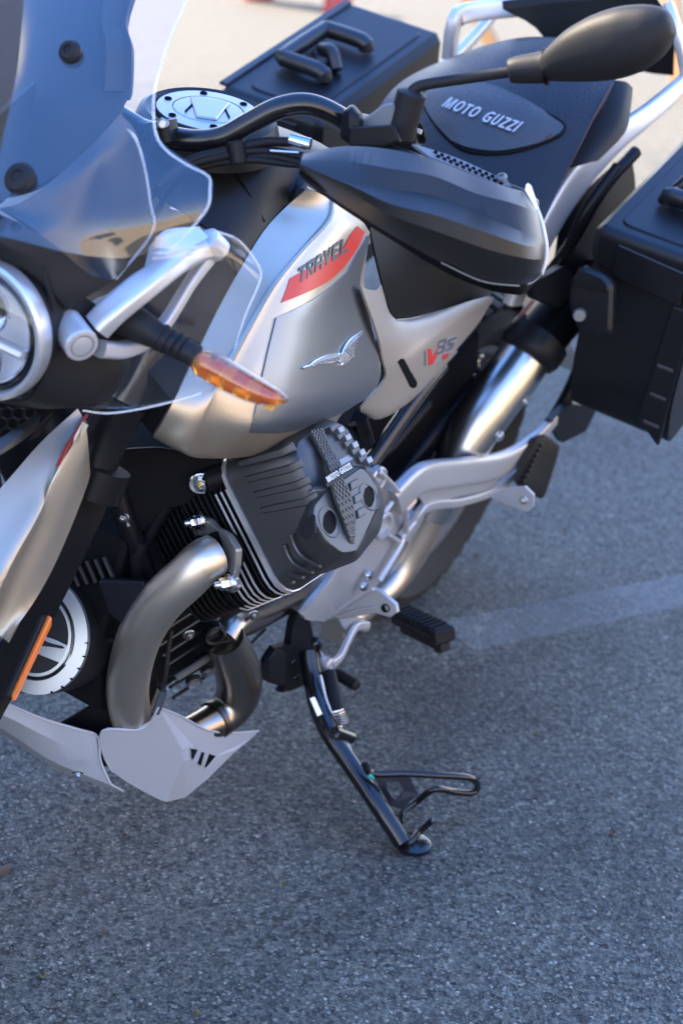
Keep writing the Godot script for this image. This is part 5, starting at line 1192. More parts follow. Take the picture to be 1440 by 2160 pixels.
	lathe(Vector3(1.0192,0.6677,-0.3318), Vector3(0, 0.7071, -0.7071), [[0.0023, -0.001], [0.0020, 0.0007], [0.0006, 0.0008]], 6)
	lathe(Vector3(1.0318,0.6633,-0.3344), Vector3(0, 0.7071, -0.7071), [[0.0023, -0.001], [0.0020, 0.0007], [0.0006, 0.0008]], 6)
	lathe(Vector3(1.0286,0.6628,-0.3349), Vector3(0, 0.7071, -0.7071), [[0.0023, -0.001], [0.0020, 0.0007], [0.0006, 0.0008]], 6)
	lathe(Vector3(1.0253,0.6623,-0.3354), Vector3(0, 0.7071, -0.7071), [[0.0023, -0.001], [0.0020, 0.0007], [0.0006, 0.0008]], 6)
	lathe(Vector3(1.0226,0.6618,-0.3359), Vector3(0, 0.7071, -0.7071), [[0.0023, -0.001], [0.0020, 0.0007], [0.0006, 0.0008]], 6)
	build("strap_grain", "strap_rubber2", strap)
	plate(round_poly(M([1038.3,723.5,285.8,969.5,724.5,284.8,973.1,716.1,293.2,1041.7,715.3,294]), 0.0015), Vector3(0,0.7071,-0.7071), 0.005, 0.001)
	var np_ = build("name_plate", "black_satin")
	letters("lettering", "MOTO GUZZI", 0.009905551339211316, 0.0008, Vector3(1.0077,0.7222,-0.2892), Vector3(-0.9999,0.0110,0.0110), Vector3(0.0156,0.7070,0.7070), "letter_white", np_, "Droid Sans", true, 1.0)
	box(Vector3(0.9483,0.7424,-0.2385), Vector3(0.009,0.0,-0.0), Vector3(0.0,-0.0028,-0.0028), Vector3(0.0,0.004,-0.004), 0.001)
	build("tooth", "gunmetal2", guard)
	box(Vector3(0.9413,0.7404,-0.2448), Vector3(0.006,0.0,-0.0), Vector3(0.0,-0.003,-0.003), Vector3(0.0,0.004,-0.004), 0.001)
	build("tooth", "gunmetal3", guard)
	box(Vector3(0.9416,0.7336,-0.2474), Vector3(0.009,0.0,-0.0), Vector3(0.0,-0.0028,-0.0028), Vector3(0.0,0.004,-0.004), 0.001)
	build("tooth", "gunmetal2", guard)
	box(Vector3(0.9345,0.7315,-0.2537), Vector3(0.006,0.0,-0.0), Vector3(0.0,-0.003,-0.003), Vector3(0.0,0.004,-0.004), 0.001)
	build("tooth", "gunmetal3", guard)
	box(Vector3(0.9348,0.7247,-0.2563), Vector3(0.009,0.0,-0.0), Vector3(0.0,-0.0028,-0.0028), Vector3(0.0,0.004,-0.004), 0.001)
	build("tooth", "gunmetal2", guard)
	box(Vector3(0.9277,0.7226,-0.2626), Vector3(0.006,0.0,-0.0), Vector3(0.0,-0.003,-0.003), Vector3(0.0,0.004,-0.004), 0.001)
	build("tooth", "gunmetal3", guard)
	box(Vector3(0.9280,0.7157,-0.2653), Vector3(0.009,0.0,-0.0), Vector3(0.0,-0.0028,-0.0028), Vector3(0.0,0.004,-0.004), 0.001)
	build("tooth", "gunmetal2", guard)
	box(Vector3(0.9209,0.7136,-0.2717), Vector3(0.006,0.0,-0.0), Vector3(0.0,-0.003,-0.003), Vector3(0.0,0.004,-0.004), 0.001)
	build("tooth", "gunmetal3", guard)
	box(Vector3(0.9211,0.7066,-0.2743), Vector3(0.009,0.0,-0.0), Vector3(0.0,-0.0028,-0.0028), Vector3(0.0,0.004,-0.004), 0.001)
	build("tooth", "gunmetal2", guard)
	box(Vector3(0.9140,0.7045,-0.2807), Vector3(0.006,0.0,-0.0), Vector3(0.0,-0.003,-0.003), Vector3(0.0,0.004,-0.004), 0.001)
	build("tooth", "gunmetal3", guard)
	plate(M([980.2,701.8,294.8,961.1,701.6,294.9,967.1,695.1,301.5,985.1,695.1,301.4]), Vector3(0,0.7071,-0.7071), 0.004, 0.0008)
	build("tooth", "gunmetal2", guard)
	plate(M([985.6,690.1,306.4,966.6,689.9,306.7,972.5,683.4,313.1,990.5,683.5,313]), Vector3(0,0.7071,-0.7071), 0.004, 0.0008)
	build("tooth", "gunmetal2", guard)
	plate(M([992.8,678,318.5,973.9,677.7,318.8,979.8,671.2,325.3,997.7,671.4,325.1]), Vector3(0,0.7071,-0.7071), 0.004, 0.0008)
	build("tooth", "gunmetal2", guard)
	sheet([M([973.2,728.2,249.9,944.7,730.1,248]), M([976.9,712.3,271.5,938.1,711.7,272.1])], 0.004, 2, 2)
	build("blue_rail", "gunmetal3", guard)
	lathe(Vector3(0.9997,0.7116,-0.2609), Vector3(0.5,0.6,-0.6), [[0.013, -0.002], [0.013, 0.001], [0.01, 0.002], [0.009, -0.004], [0.005, -0.004], [0.0045, -0.001], [0.0025, -0.001], [0.0024, -0.004]], 24)
	build("cover_screw", "black_deep", vc)
	plate(round_poly(M([1040.3,580.2,118.7,1049.7,604.4,133.5,1061.7,613.5,155.9,1068.4,611.4,169.7,1083.2,619.3,198,1094.1,612.7,221,1094,590.7,224.5,1091.7,570.7,223.2,1096.2,565,233.2,1090.4,549.9,224.2,1081,542.2,206.6,1078.4,551.8,199.9,1082.9,573.6,205.3,1082.2,591.7,200.7,1074.3,599.7,183.5,1061.4,592.8,158.8,1048.5,574.5,136.1,1042.8,572.8,125]), 0.004), Vector3(0.8921,-0.0757,0.4455), 0.009, 0.002)
	var flange = build("flange", "flange_cast")
	bolt(Vector3(1.0554,0.6038,-0.1427), Vector3(0.8921,-0.0757,0.4455), 0.008, 0.024)
	build("flange_bolt", "steel", flange)
	bolt(Vector3(1.0919,0.5662,-0.2223), Vector3(0.8921,-0.0757,0.4455), 0.008, 0.024)
	build("flange_bolt", "steel", flange)
	bolt(Vector3(1.0620,0.6558,-0.1353), Vector3(0.8,-0.1,-0.6), 0.01, 0.01)
	build("sensor_bolt", "steel", cylinder)
	box(Vector3(1.0820,0.6660,-0.1449), Vector3(0.0015,0.0,-0.002), Vector3(0.0,0.0035,-0.0), Vector3(0.0012,0.0,-0.0), 0.0003)
	build("paint_mark", "yellow_paint", cylinder)
	tube(M([1040,662.8,144.7,1060,657,136.6]), [0.017, 0.015, 0.014], 18, 2, 0.0020)
	build("bolt_boss", "black_engine", cylinder)
	tube(M([1086,585.4,187.5,1094,583.1,184.9,1101,576.8,180.4,1110,554.6,169.8,1118,509.2,144.9,1116,451,123.8,1098,382.2,106.9,1078,322.2,98.7,1052,263.9,98.5,1030,216.6,104.4]), [0.027, 0.0275, 0.028, 0.0285, 0.0285, 0.0285, 0.0285, 0.028, 0.026], 36, 7, 0.0000)
	build("exhaust_header", "exhaust")
	tube(M([1064,583.8,193,1079,585.9,189.8]), 0.0286, 28, 2, 0.0010)
	build("header_ring", "black_deep")
	tube(M([953.2,197.5,122,904.4,197,130,865.7,202.2,138,846.2,228,143,852.8,266.5,142,876.2,310.2,136,903.2,352,130]), [0.023, 0.025, 0.029, 0.033, 0.034, 0.033, 0.029], 32, 6, 0.0000)
	build("exhaust_elbow", "exhaust_hot")
	tube(M([883.7,198.9,134,876.4,200.3,135.5]), 0.0295, 30, 2, 0.0010)
	build("elbow_weld", "exhaust_dark")
	tube(M([900.6,345.8,128,873.1,354.2,124,788.1,330.9,115,683.1,308.8,105,580.1,288.5,100,374,202,95]), [0.024, 0.023, 0.022, 0.022, 0.022, 0.022], 26, 5, 0.0000)
	build("mid_pipe", "exhaust_hot")
	tube(M([1060,305.6,134.7,1060,345.4,139.1]), [0.008, 0.0085, 0.0075, 0.0075], 14, 2, 0.0010)
	build("oxygen_sensor", "steel")
	tube(M([1060,337.7,139.2,1058,364.9,138.4,1050,398.8,130.2,1040,420.8,123.1]), 0.0032, 8, 5, 0.0000)
	build("sensor_lead", "rubber")
	lathe(Vector3(1.1650,0.4070,-0.0000), Vector3(0.945,0.327,-0.0), [[0.079, -0.06], [0.079, -0.008], [0.076, -0.004], [0.0755, 0.0]], 48)
	var alt = build("alternator_cover", "black_engine2")
	lathe(Vector3(1.1650,0.4070,-0.0000), Vector3(0.945,0.327,-0.0), [[0.0785, -0.004], [0.078, 0.001], [0.06, 0.002], [0.059, -0.002]], 64)
	build("cover_ring", "ring_silver", alt, 20)
	lathe(Vector3(1.1650,0.4070,-0.0000), Vector3(0.945,0.327,-0.0), [[0.059, -0.002], [0.0585, 0.001], [0.0555, 0.0016], [0.055, -0.001], [0.054, -0.001]], 64)
	build("cover_disc", "black_gloss", alt)
	lathe(Vector3(1.1650,0.4070,-0.0000), Vector3(0.945,0.327,-0.0), [[0.055, -0.001], [0.0545, 0.002], [0.0505, 0.0022], [0.05, -0.0005]], 64)
	build("cover_ring", "ring_silver", alt)
	lathe(Vector3(1.1650,0.4070,-0.0000), Vector3(0.945,0.327,-0.0), [[0.05, -0.002], [0.049, -0.0002], [0.0005, -0.0002]], 48)
	build("cover_disc", "black_satin", alt)
	box(Vector3(1.1848,0.3529,-0.0519), Vector3(0.0028,0.0010,0), Vector3(0.00039,-0.00112,-0.00107), Vector3(-0.00013,0.00038,-0.00045), 0.0002)
	box(Vector3(1.1805,0.3653,-0.0635), Vector3(0.0028,0.0010,0), Vector3(0.00030,-0.00087,-0.00131), Vector3(-0.00016,0.00046,-0.00034), 0.0002)
	box(Vector3(1.1754,0.3799,-0.0719), Vector3(0.0028,0.0010,0), Vector3(0.00020,-0.00057,-0.00148), Vector3(-0.00018,0.00053,-0.00022), 0.0002)
	box(Vector3(1.1699,0.3959,-0.0765), Vector3(0.0028,0.0010,0), Vector3(0.00008,-0.00024,-0.00158), Vector3(-0.00019,0.00056,-0.00009), 0.0002)
	box(Vector3(1.1642,0.4124,-0.0773), Vector3(0.0028,0.0010,0), Vector3(-0.00004,0.00011,-0.00160), Vector3(-0.00020,0.00057,0.00004), 0.0002)
	box(Vector3(1.1585,0.4287,-0.0741), Vector3(0.0028,0.0010,0), Vector3(-0.00015,0.00044,-0.00153), Vector3(-0.00019,0.00054,0.00018), 0.0002)
	build("cover_notch", "black_deep", alt)
	plate(M([1165.2,410,11.3,1164.2,412.9,29.6,1163.9,413.8,44.2,1163.5,415.1,54,1166.4,406.5,58.3,1169.3,398.3,59.5,1171.5,391.8,57.6,1172.3,389.5,40.3,1173.1,387.3,21.7,1173.3,386.7,8.8,1171.4,392.1,10.8,1169.9,396.5,10.9,1167.6,403.2,29.6,1166,407.8,44.8,1165.2,410.1,46,1165.1,410.4,41.6,1166.1,407.4,29.9,1166.7,405.8,19.8,1166.5,406.4,11.9]), Vector3(0.945,0.327,-0.0), 0.0015, 0.0004)
	build("disc_emblem", "ring_silver", alt)
	plate(round_poly(M([1120,677.1,36.7,1090,690.1,80.1,1040,690.1,145.8,1040,664.4,140.7,1055,614.9,118,1070,604.6,99.1,1085,566,79.2,1100,566.8,61.8,1110,616.7,43.4]), 0.008), Vector3(0.9,0.2,-0.4), 0.012, 0.003)
	build("oil_cooler_panel", "black_panel")
	tube(M([1110,641,37.3,1105,592.3,60.7,1085,530.7,86.2,1060,471,102.6]), 0.013, 14, 4, 0.0000)
	build("frame_tube", "black_frame")
	tube(M([1062,605.9,93,1070,565.9,83.1,1080,515.7,74,1085,451,71.2]), 0.009, 14, 4, 0.0000)
	build("frame_tube", "black_frame")
	tube(M([1092,561.1,85.4,1092,532.1,83.6,1080,486.7,88.2]), 0.01, 12, 4, 0.0000)
	build("hose", "rubber")
	plate(round_poly(M([1150,515.4,67.4,1130,532.7,123.1,1130,497.9,126.4,1135,462.5,108.7,1140,468.1,87.3]), 0.006), Vector3(1,0.1,-0.2), 0.014, 0.003)
	build("engine_front_cover", "black_panel2")
	tube(M([1125,491,-5.8,1125,468.2,13.8]), 0.004, 6, 2, 0.0000)
	tube(M([1125,499.9,6.7,1125,477.2,26.2]), 0.004, 6, 2, 0.0000)
	tube(M([1125,508.8,19,1125,486.2,38.5]), 0.004, 6, 2, 0.0000)
	tube(M([1125,517.5,31.3,1125,495,50.7]), 0.004, 6, 2, 0.0000)
	tube(M([1125,526.2,43.4,1125,503.8,62.8]), 0.004, 6, 2, 0.0000)
	tube(M([1125,534.8,55.5,1125,512.6,74.8]), 0.004, 6, 2, 0.0000)
	build("engine_rib", "black_engine2", crankcase)
	tube(M([1112,604.9,60.6,1110,583,73.7]), 0.0026, 8, 3, 0.0000)
	build("hose_clip", "steel_dark")
	bolt(Vector3(1.1130,0.5931,-0.0666), Vector3(1,0,-0.3), 0.005, 0.008)
	build("sensor_plug", "steel_dark")
	plate(M([1080,274,44.7,1040,332.6,116,1040,217.4,139.5,1080,186.9,77.3,1100,215.1,21.7,1100,233,10.3]), Vector3(1,0,-0.2), 0.01, 0.002)
	build("engine_lower_cover", "black_engine")

func make_skid_plate() -> void:
	sheet([M([1190,287.7,-70.4,1170,284.4,-29.9,1145,271.5,16.3,1120,263.8,58.1,1104,256.7,77.5]), M([1192,269.4,-65.9,1172,266.1,-25.3,1146,247.1,21.2,1118,227.9,62.9,1102,218.8,90.2]), M([1176,236.3,-75.6,1158,231.3,-32.1,1132,201.9,25.4,1108,188.5,74.4,1092,181.4,105.8]), M([1130,185.5,-109.8,1120,186.9,-58.4,1095,158.2,10.5,1072,148.1,61.4,1058,150.5,110.3])], 0.003, 1, 3)
	var skid = build("skid_plate", "skid", bike, 14)
	tube(M([1191,288.6,-69.6,1171,285.3,-29.2,1146,272.3,17,1121,264.6,58.8,1105,257.6,78.1,1105,242.9,87.3,1103,219.4,91.7,1093,183.2,107.9]), 0.0018, 8, 4, 0.0000)
	build("skid_lip", "skid", skid)
	sheet([M([1110.7,266.7,88.9,1106,277.3,95.3,1075.9,275.2,122.3,1065.8,289.4,134.3,1064.6,317.7,141.1]), M([1106.1,248.7,89.5,1086.6,239.3,105.3,1066,234.3,123,1047.5,238.4,140.7,1020.7,237.9,165]), M([1095.9,221.2,93.2,1074.4,197.5,108,1051.2,182.7,126.1,1032.5,177.4,142.1,1012.9,215.4,167.5]), M([1082.1,195,100.5,1064.3,175.6,112.7,1042.2,155.8,128.9,1020.1,137.5,145.3,1009.9,131.2,153.3])], 0.003, 1, 1)
	var sks = build("skid_plate_side", "skid", bike, 12)
	tube(M([1082.6,195.4,100.8,1096.4,221.7,93.5,1106.6,249.2,89.8,1111.2,267.2,89.2,1106.5,277.8,95.6,1076.4,275.6,122.6,1066.3,289.8,134.6,1065.1,318.1,141.4,1045.3,302.5,132.5,993.5,265.4,140.6,928.3,213.7,151.3,856.4,177.3,161.3,799.4,155.2,168.5]), 0.0015, 8, 3, 0.0000)
	build("skid_lip", "skid", sks)
	sheet([M([1047.8,304,131.6,992.8,264.9,140.2,927.5,213.1,150.9,855.6,176.7,160.9,798.6,154.6,168.2]), M([1020.7,237.9,165,956.9,199,149.5,911.4,180.5,155.3,853.3,164,162.2,801.9,153.5,168]), M([1012.9,215.4,167.5,950.4,170.9,152.6,905.4,158,157.9,848.8,151.9,163.7,805.1,151.5,167.8]), M([1009.9,131.2,153.3,950.2,103.3,150,908,119.1,158,853,146.5,166,808.2,149.1,167])], 0.003, 1, 1)
	build("skid_plate_wing", "skid", sks, 12)
	tube(M([982.6,214.8,156.8,948.4,191.1,151.8,964.7,182.5,156.9,976.2,193.4,158.5,982.6,214.8,156.8]), 0.0009, 6, 1, 0.0000)
	build("vent_rim", "skid", sks)
	plate(round_poly(M([982.7,214.6,156.6,948.4,191,151.5,964.8,182.5,156.6,976.3,193.4,158.3]), 0.002), Vector3(0.0702,-0.0616,-0.9956), 0.003, 0.0003)
	build("vent", "black_deep", sks)
	tube(M([939.8,183.9,153.2,930.2,177,154.7,933.9,154.3,155.5,947.1,165.8,153.8,939.8,183.9,153.2]), 0.0009, 6, 1, 0.0000)
	build("vent_rim", "skid", sks)
	plate(round_poly(M([939.8,183.8,152.9,930.2,176.9,154.4,933.9,154.3,155.2,947.1,165.8,153.5]), 0.002), Vector3(0.0702,-0.0616,-0.9956), 0.003, 0.0003)
	build("vent", "black_deep", sks)
	tube(M([920.8,171.8,156.1,901.5,157.9,159.3,920.7,143.7,157.1,926.8,150.9,156.3,920.8,171.8,156.1]), 0.0009, 6, 1, 0.0000)
	build("vent_rim", "skid", sks)
	plate(round_poly(M([920.7,171.8,155.8,901.4,157.9,159,920.7,143.7,156.8,926.8,150.9,156]), 0.002), Vector3(0.0702,-0.0616,-0.9956), 0.003, 0.0003)
	build("vent", "black_deep", sks)
	bolt(Vector3(1.1400,0.2154,-0.0829), Vector3(0.6,-0.6,-0.5), 0.005, 0.006)
	build("skid_bolt", "steel", skid)

func make_front() -> void:
	lathe(Vector3(1.4240,0.9186,-0.0650), Vector3(1,-0.02,-0.1), [[0.07, -0.016], [0.0725, -0.014], [0.074, -0.006], [0.073, 0.003], [0.07, 0.006], [0.066, 0.006], [0.064, 0.002], [0.063, -0.006], [0.07, -0.016]], 64, false)
	var lamp = build("headlamp_rim", "silver_ring")
	lathe(Vector3(1.4240,0.9186,-0.0650), Vector3(1,-0.02,-0.1), [[0.071, -0.015], [0.07, -0.04], [0.06, -0.075], [0.03, -0.095], [0.001, -0.096]], 48, false)
	build("headlamp_bowl", "black_soft", lamp)
	lathe(Vector3(1.4240,0.9186,-0.0650), Vector3(1,-0.02,-0.1), [[0.064, -0.006], [0.063, 0.0], [0.059, 0.001], [0.058, -0.01], [0.064, -0.006]], 48, false)
	build("headlamp_gasket", "black_deep", lamp)
	lathe(Vector3(1.4240,0.9186,-0.0650), Vector3(1,-0.02,-0.1), [[0.0585, -0.006], [0.05, -0.02], [0.036, -0.036], [0.02, -0.044], [0.001, -0.046]], 48, false)
	build("headlamp_reflector", "lamp_silver", lamp)
	lathe(Vector3(1.4240,0.9186,-0.0650), Vector3(1,-0.02,-0.1), [[0.058, -0.004], [0.056, 0.0], [0.053, -0.002], [0.054, -0.009], [0.058, -0.004]], 56, false)
	build("reflector_ring", "chrome", lamp)
	box(Vector3(1.4200,0.9106,-0.0650), Vector3(0.003,0.0,-0.0), Vector3(0.0,0.006,-0.0), Vector3(0.0,0.0,-0.054), 0.0015)
	build("reflector_bar", "silver_ring", lamp)
	box(Vector3(1.4240,0.9106,-0.0650), Vector3(0.0015,0.0,-0.0), Vector3(0.0,0.002,-0.0), Vector3(0.0,0.0,-0.05), 0.0006)
	build("light_strip", "white_plastic", lamp)
	lathe(Vector3(1.4160,0.9406,-0.0650), Vector3(1,-0.02,-0.1), [[0.026, 0.008], [0.024, 0.008], [0.018, -0.006], [0.01, -0.012], [0.008, -0.012]], 32, false)
	build("lamp_cup", "chrome", lamp)
	lathe(Vector3(1.4080,0.9406,-0.0650), Vector3(1,-0.02,-0.1), [[0.009, -0.004], [0.009, 0.004], [0.007, 0.008], [0.003, 0.01], [0.0005, 0.0103]], 24)
	build("lamp_projector", "black_gloss", lamp)
	lathe(Vector3(1.4160,0.8866,-0.0650), Vector3(1,-0.02,-0.1), [[0.026, 0.008], [0.024, 0.008], [0.018, -0.006], [0.01, -0.012], [0.008, -0.012]], 32, false)
	build("lamp_cup", "chrome", lamp)
	lathe(Vector3(1.4080,0.8866,-0.0650), Vector3(1,-0.02,-0.1), [[0.009, -0.004], [0.009, 0.004], [0.007, 0.008], [0.003, 0.01], [0.0005, 0.0103]], 24)
	build("lamp_projector", "black_gloss", lamp)
	lathe(Vector3(1.4240,0.9186,-0.0650), Vector3(1,-0.02,-0.1), [[0.062, 0.001], [0.056, 0.006], [0.04, 0.011], [0.02, 0.014], [0.0005, 0.0145]], 48, false)
	build("headlamp_lens", "clear", lamp)
	lathe(Vector3(1.4240,0.9186,0.0650), Vector3(1,-0.02,0.1), [[0.07, -0.016], [0.0725, -0.014], [0.074, -0.006], [0.073, 0.003], [0.07, 0.006], [0.066, 0.006], [0.064, 0.002], [0.063, -0.006], [0.07, -0.016]], 64, false)
	var far_lamp = build("headlamp_rim", "silver_ring")
	lathe(Vector3(1.4240,0.9186,0.0650), Vector3(1,-0.02,0.1), [[0.071, -0.015], [0.07, -0.04], [0.06, -0.075], [0.03, -0.095], [0.001, -0.096]], 48, false)
	build("headlamp_bowl", "black_soft", far_lamp)
	lathe(Vector3(1.4240,0.9186,0.0650), Vector3(1,-0.02,0.1), [[0.064, -0.006], [0.063, 0.0], [0.059, 0.001], [0.058, -0.01], [0.064, -0.006]], 48, false)
	build("headlamp_gasket", "black_deep", far_lamp)
	lathe(Vector3(1.4240,0.9186,0.0650), Vector3(1,-0.02,0.1), [[0.0585, -0.006], [0.05, -0.02], [0.036, -0.036], [0.02, -0.044], [0.001, -0.046]], 48, false)
	build("headlamp_reflector", "lamp_silver", far_lamp)
	lathe(Vector3(1.4240,0.9186,0.0650), Vector3(1,-0.02,0.1), [[0.058, -0.004], [0.056, 0.0], [0.053, -0.002], [0.054, -0.009], [0.058, -0.004]], 56, false)
	build("reflector_ring", "chrome", far_lamp)
	box(Vector3(1.4200,0.9106,0.0650), Vector3(0.003,0.0,-0.0), Vector3(0.0,0.006,-0.0), Vector3(0.0,0.0,-0.054), 0.0015)
	build("reflector_bar", "silver_ring", far_lamp)
	box(Vector3(1.4240,0.9106,0.0650), Vector3(0.0015,0.0,-0.0), Vector3(0.0,0.002,-0.0), Vector3(0.0,0.0,-0.05), 0.0006)
	build("light_strip", "white_plastic", far_lamp)
	lathe(Vector3(1.4160,0.9406,0.0650), Vector3(1,-0.02,0.1), [[0.026, 0.008], [0.024, 0.008], [0.018, -0.006], [0.01, -0.012], [0.008, -0.012]], 32, false)
	build("lamp_cup", "chrome", far_lamp)
	lathe(Vector3(1.4080,0.9406,0.0650), Vector3(1,-0.02,0.1), [[0.009, -0.004], [0.009, 0.004], [0.007, 0.008], [0.003, 0.01], [0.0005, 0.0103]], 24)
	build("lamp_projector", "black_gloss", far_lamp)
	lathe(Vector3(1.4160,0.8866,0.0650), Vector3(1,-0.02,0.1), [[0.026, 0.008], [0.024, 0.008], [0.018, -0.006], [0.01, -0.012], [0.008, -0.012]], 32, false)
	build("lamp_cup", "chrome", far_lamp)
	lathe(Vector3(1.4080,0.8866,0.0650), Vector3(1,-0.02,0.1), [[0.009, -0.004], [0.009, 0.004], [0.007, 0.008], [0.003, 0.01], [0.0005, 0.0103]], 24)
	build("lamp_projector", "black_gloss", far_lamp)
	lathe(Vector3(1.4240,0.9186,0.0650), Vector3(1,-0.02,0.1), [[0.062, 0.001], [0.056, 0.006], [0.04, 0.011], [0.02, 0.014], [0.0005, 0.0145]], 48, false)
	build("headlamp_lens", "clear", far_lamp)
	sheet([M([1400,998.4,110.7,1370,975,116.8,1335,952,129.2,1300,923.8,144.1]), M([1395,962.3,122.8,1365,936.5,125.6,1330,913.8,141.5,1290,897.3,151]), M([1395,924.3,129.3,1360,892.2,135.5,1325,878.6,150.4,1290,870.7,153]), M([1400,889.3,129.1,1360,860,135.1,1330,845,145,1290,832.6,135]), M([1400,853.8,113.5,1365,841.4,123.7,1330,836,134,1290,826.3,126.5]), M([1400,836.6,78.6,1365,824.5,88.5,1330,819,98.7,1290,814.8,105.9])], 0.004, 4, 4)
	build("headlamp_housing", "black_soft")
	sheet([M([1425,1038.1,33.8,1420,1037.7,65.2,1408,1031.6,91.3,1390,1017.3,114,1365,993.7,136.3,1345,988,154.3]), M([1435,1010.7,46.8,1430,1011.4,78,1415,1000.7,93.4,1400,982.4,107.5,1388,966.3,124.1,1375,956.8,130.1]), M([1400,970.1,33.5,1395,971,65.8,1385,965.2,82.6,1375,959.4,99.5,1368,952.8,113,1360,951.6,124.9])], 0.004, 4, 4)
	var lip = build("fairing_lip", "black_soft")
	plate(round_poly(M([1420,1033.9,78.8,1416,1036.3,82.1,1412,1034.6,87.1,1413,1027.4,88,1416,1023.1,85.3,1420,1024.4,81.5]), 0.004), Vector3(1,0.5,-0.2), 0.004, 0.0006)
	build("slot", "black_deep", lip)
	sheet([M([1240,1115.8,58.1,1225,1099.9,68.3,1215,1073.4,76.6,1205,1038.3,84.4,1200,997.6,92,1200,982,93.9]), M([1300,1078.4,60,1290,1071.1,71.7,1275,1046.7,79.8,1262,1015.7,84.9,1250,984.4,91,1245,958.7,96.6]), M([1360,1038.6,49.3,1345,1031,62.4,1330,1018.6,76.6,1312,999,87,1300,975.8,100.3,1290,962,113.6]), M([1385,1028,36,1375,1021.4,52.8,1365,1012.1,70.1,1352,993.6,80.6,1345,965.8,91.9,1335,941.1,100.4])], 0.004, 4, 4)
	var fairing = build("fairing_side", "black_gloss2")
	sheet([M([1160,1170.6,-224.8,1145,1188.4,-157.9,1127,1205.1,-94.9,1112,1214.7,-39.5]), M([1190,1128.8,-191.7,1173,1151.4,-128,1154,1170.4,-67.1,1137,1181.2,-26.3]), M([1214,1096.2,-165.3,1198,1119.2,-101.5,1178,1140.5,-42.5,1153,1163.3,-3]), M([1235,1073.2,-143,1217,1090.8,-80.7,1197,1109.7,-21.8,1175,1122.3,20.4]), M([1245,1046.6,-130.1,1228,1067.3,-67.5,1206,1093.1,-11.6,1182,1109.3,19.4]), M([1275,977.2,-93,1253,1004.2,-36,1221,1051.6,7.9,1192,1089.7,23.1])], 0.012, 3, 3)
	var dash = build("instrument_housing", "black_soft")
	sheet([M([1142,1211.4,-54.8,1107,1213.6,-43.1]), M([1167,1179.9,-35.8,1132,1180,-29.9]), M([1183,1162.1,-13.6,1147,1161.7,-7.2]), M([1205,1121.5,9.3,1169,1120.5,16.2])], 0.005, 3, 3)
	build("display_hood", "black_satin", dash)
	sheet([M([1215,1184.1,-217.8,1215,1208.4,-127.6,1208,1228.3,-53.4,1192,1245.5,11.7,1172,1262,74.6]), M([1270,1141.8,-160.9,1270,1166.9,-73.4,1262,1183.6,-14,1243,1198.5,41.4,1217,1208.4,88.9]), M([1322,1101.8,-107,1320,1127,-23.7,1310,1141.6,26.6,1288,1151.6,73.2,1257,1156.5,105.6]), M([1362,1069.5,-65.4,1358,1094.6,14.3,1345,1106,61.6,1322,1115.5,106.4,1290,1122.8,140.3]), M([1398,1042.1,-28.2,1392,1064.6,48.5,1374,1073.7,96.9,1335,1080.2,146.4,1284,1103.1,202.3]), M([1420,1023.9,-5.3,1412,1043.6,69.2,1392,1049.6,115.9,1346,1054.8,165.5,1296,1078.2,214.9]), M([1440,1010,15.2,1430,1024.5,87.8,1402,1020,129.2,1356,1018.7,168.6,1318,1038.4,201.2])], 0.003, 4, 4)
	var ws = build("windscreen", "screen")
	tube(M([1187,1249.9,80.7,1203,1228.4,86.5,1217,1209.9,89.2,1236,1185.3,95.6,1255,1160.8,104.5,1273,1140.7,119.4,1289,1124.4,138.1,1293,1114.8,155.7,1288,1107.2,178.5,1284,1103.1,202.3,1290,1093.2,210.3,1296,1079.5,215.8,1304,1061.6,211,1312,1044.5,203.1,1320,1032.7,198.1]), 0.0014, 8, 4, 0.0000)
	build("screen_edge", "clear_edge", ws)
	lathe(Vector3(1.3931,1.0692,-0.0616), Vector3(0.82,0.5,-0.05), [[0.015, -0.007], [0.016, 0.0], [0.013, 0.004], [0.0065, 0.005], [0.00546, 0.003], [0.0026, 0.003]], 28)
	build("screen_grommet", "black_soft", ws)
	lathe(Vector3(1.2829,1.1710,-0.0158), Vector3(0.82,0.5,-0.05), [[0.011, -0.007], [0.012, 0.0], [0.009, 0.004], [0.0045, 0.005], [0.00378, 0.003], [0.0018, 0.003]], 28)
	build("screen_grommet", "black_soft", ws)
	sheet([M([1290,1025.9,158.8,1245,1031.5,167.1,1215,1027.1,180.4,1195,1019.7,198.8]), M([1300,999.7,165.6,1255,1011.5,178.4,1215,1014.2,198.3,1175,991.3,218.4]), M([1305,959.4,165.3,1260,972.9,184.2,1220,977.5,203.9,1182,971.5,222.6]), M([1305,903.7,158,1265,926.5,185.3,1235,933,205.7,1200,926.5,223.4]), M([1305,858.9,141.6,1270,874.5,174.9,1245,888.4,197.6,1215,889.9,220]), M([1310,822.5,120.5,1280,828.1,153.7,1255,840.4,183.5,1235,856.2,210])], 0.003, 4, 4)
	var wd = build("wind_deflector", "screen_clear")
	tube(M([1215,1027.1,180.4,1195,1019.7,198.8,1175,992.3,218.1,1180,977,223.7,1192,946.4,222.7,1203,907.8,223.4]), 0.0013, 8, 4, 0.0000)
	build("deflector_edge", "clear_edge", wd)
	tube(M([1312,820.3,119.3,1295,821.3,141,1272,831.1,166.2,1250,844.7,191.7,1235,858.4,212.7]), 0.0015, 8, 4, 0.0000)
	build("deflector_edge", "clear_edge", wd)
	tube(M([1240,1104.5,57.2,1230,1094.4,73.1,1222,1066.8,85,1215,1027.9,95.8,1212,997.8,102.1,1250,947.1,91.8]), 0.0018, 6, 4, 0.0000)
	build("screen_stay", "clear_edge", ws)
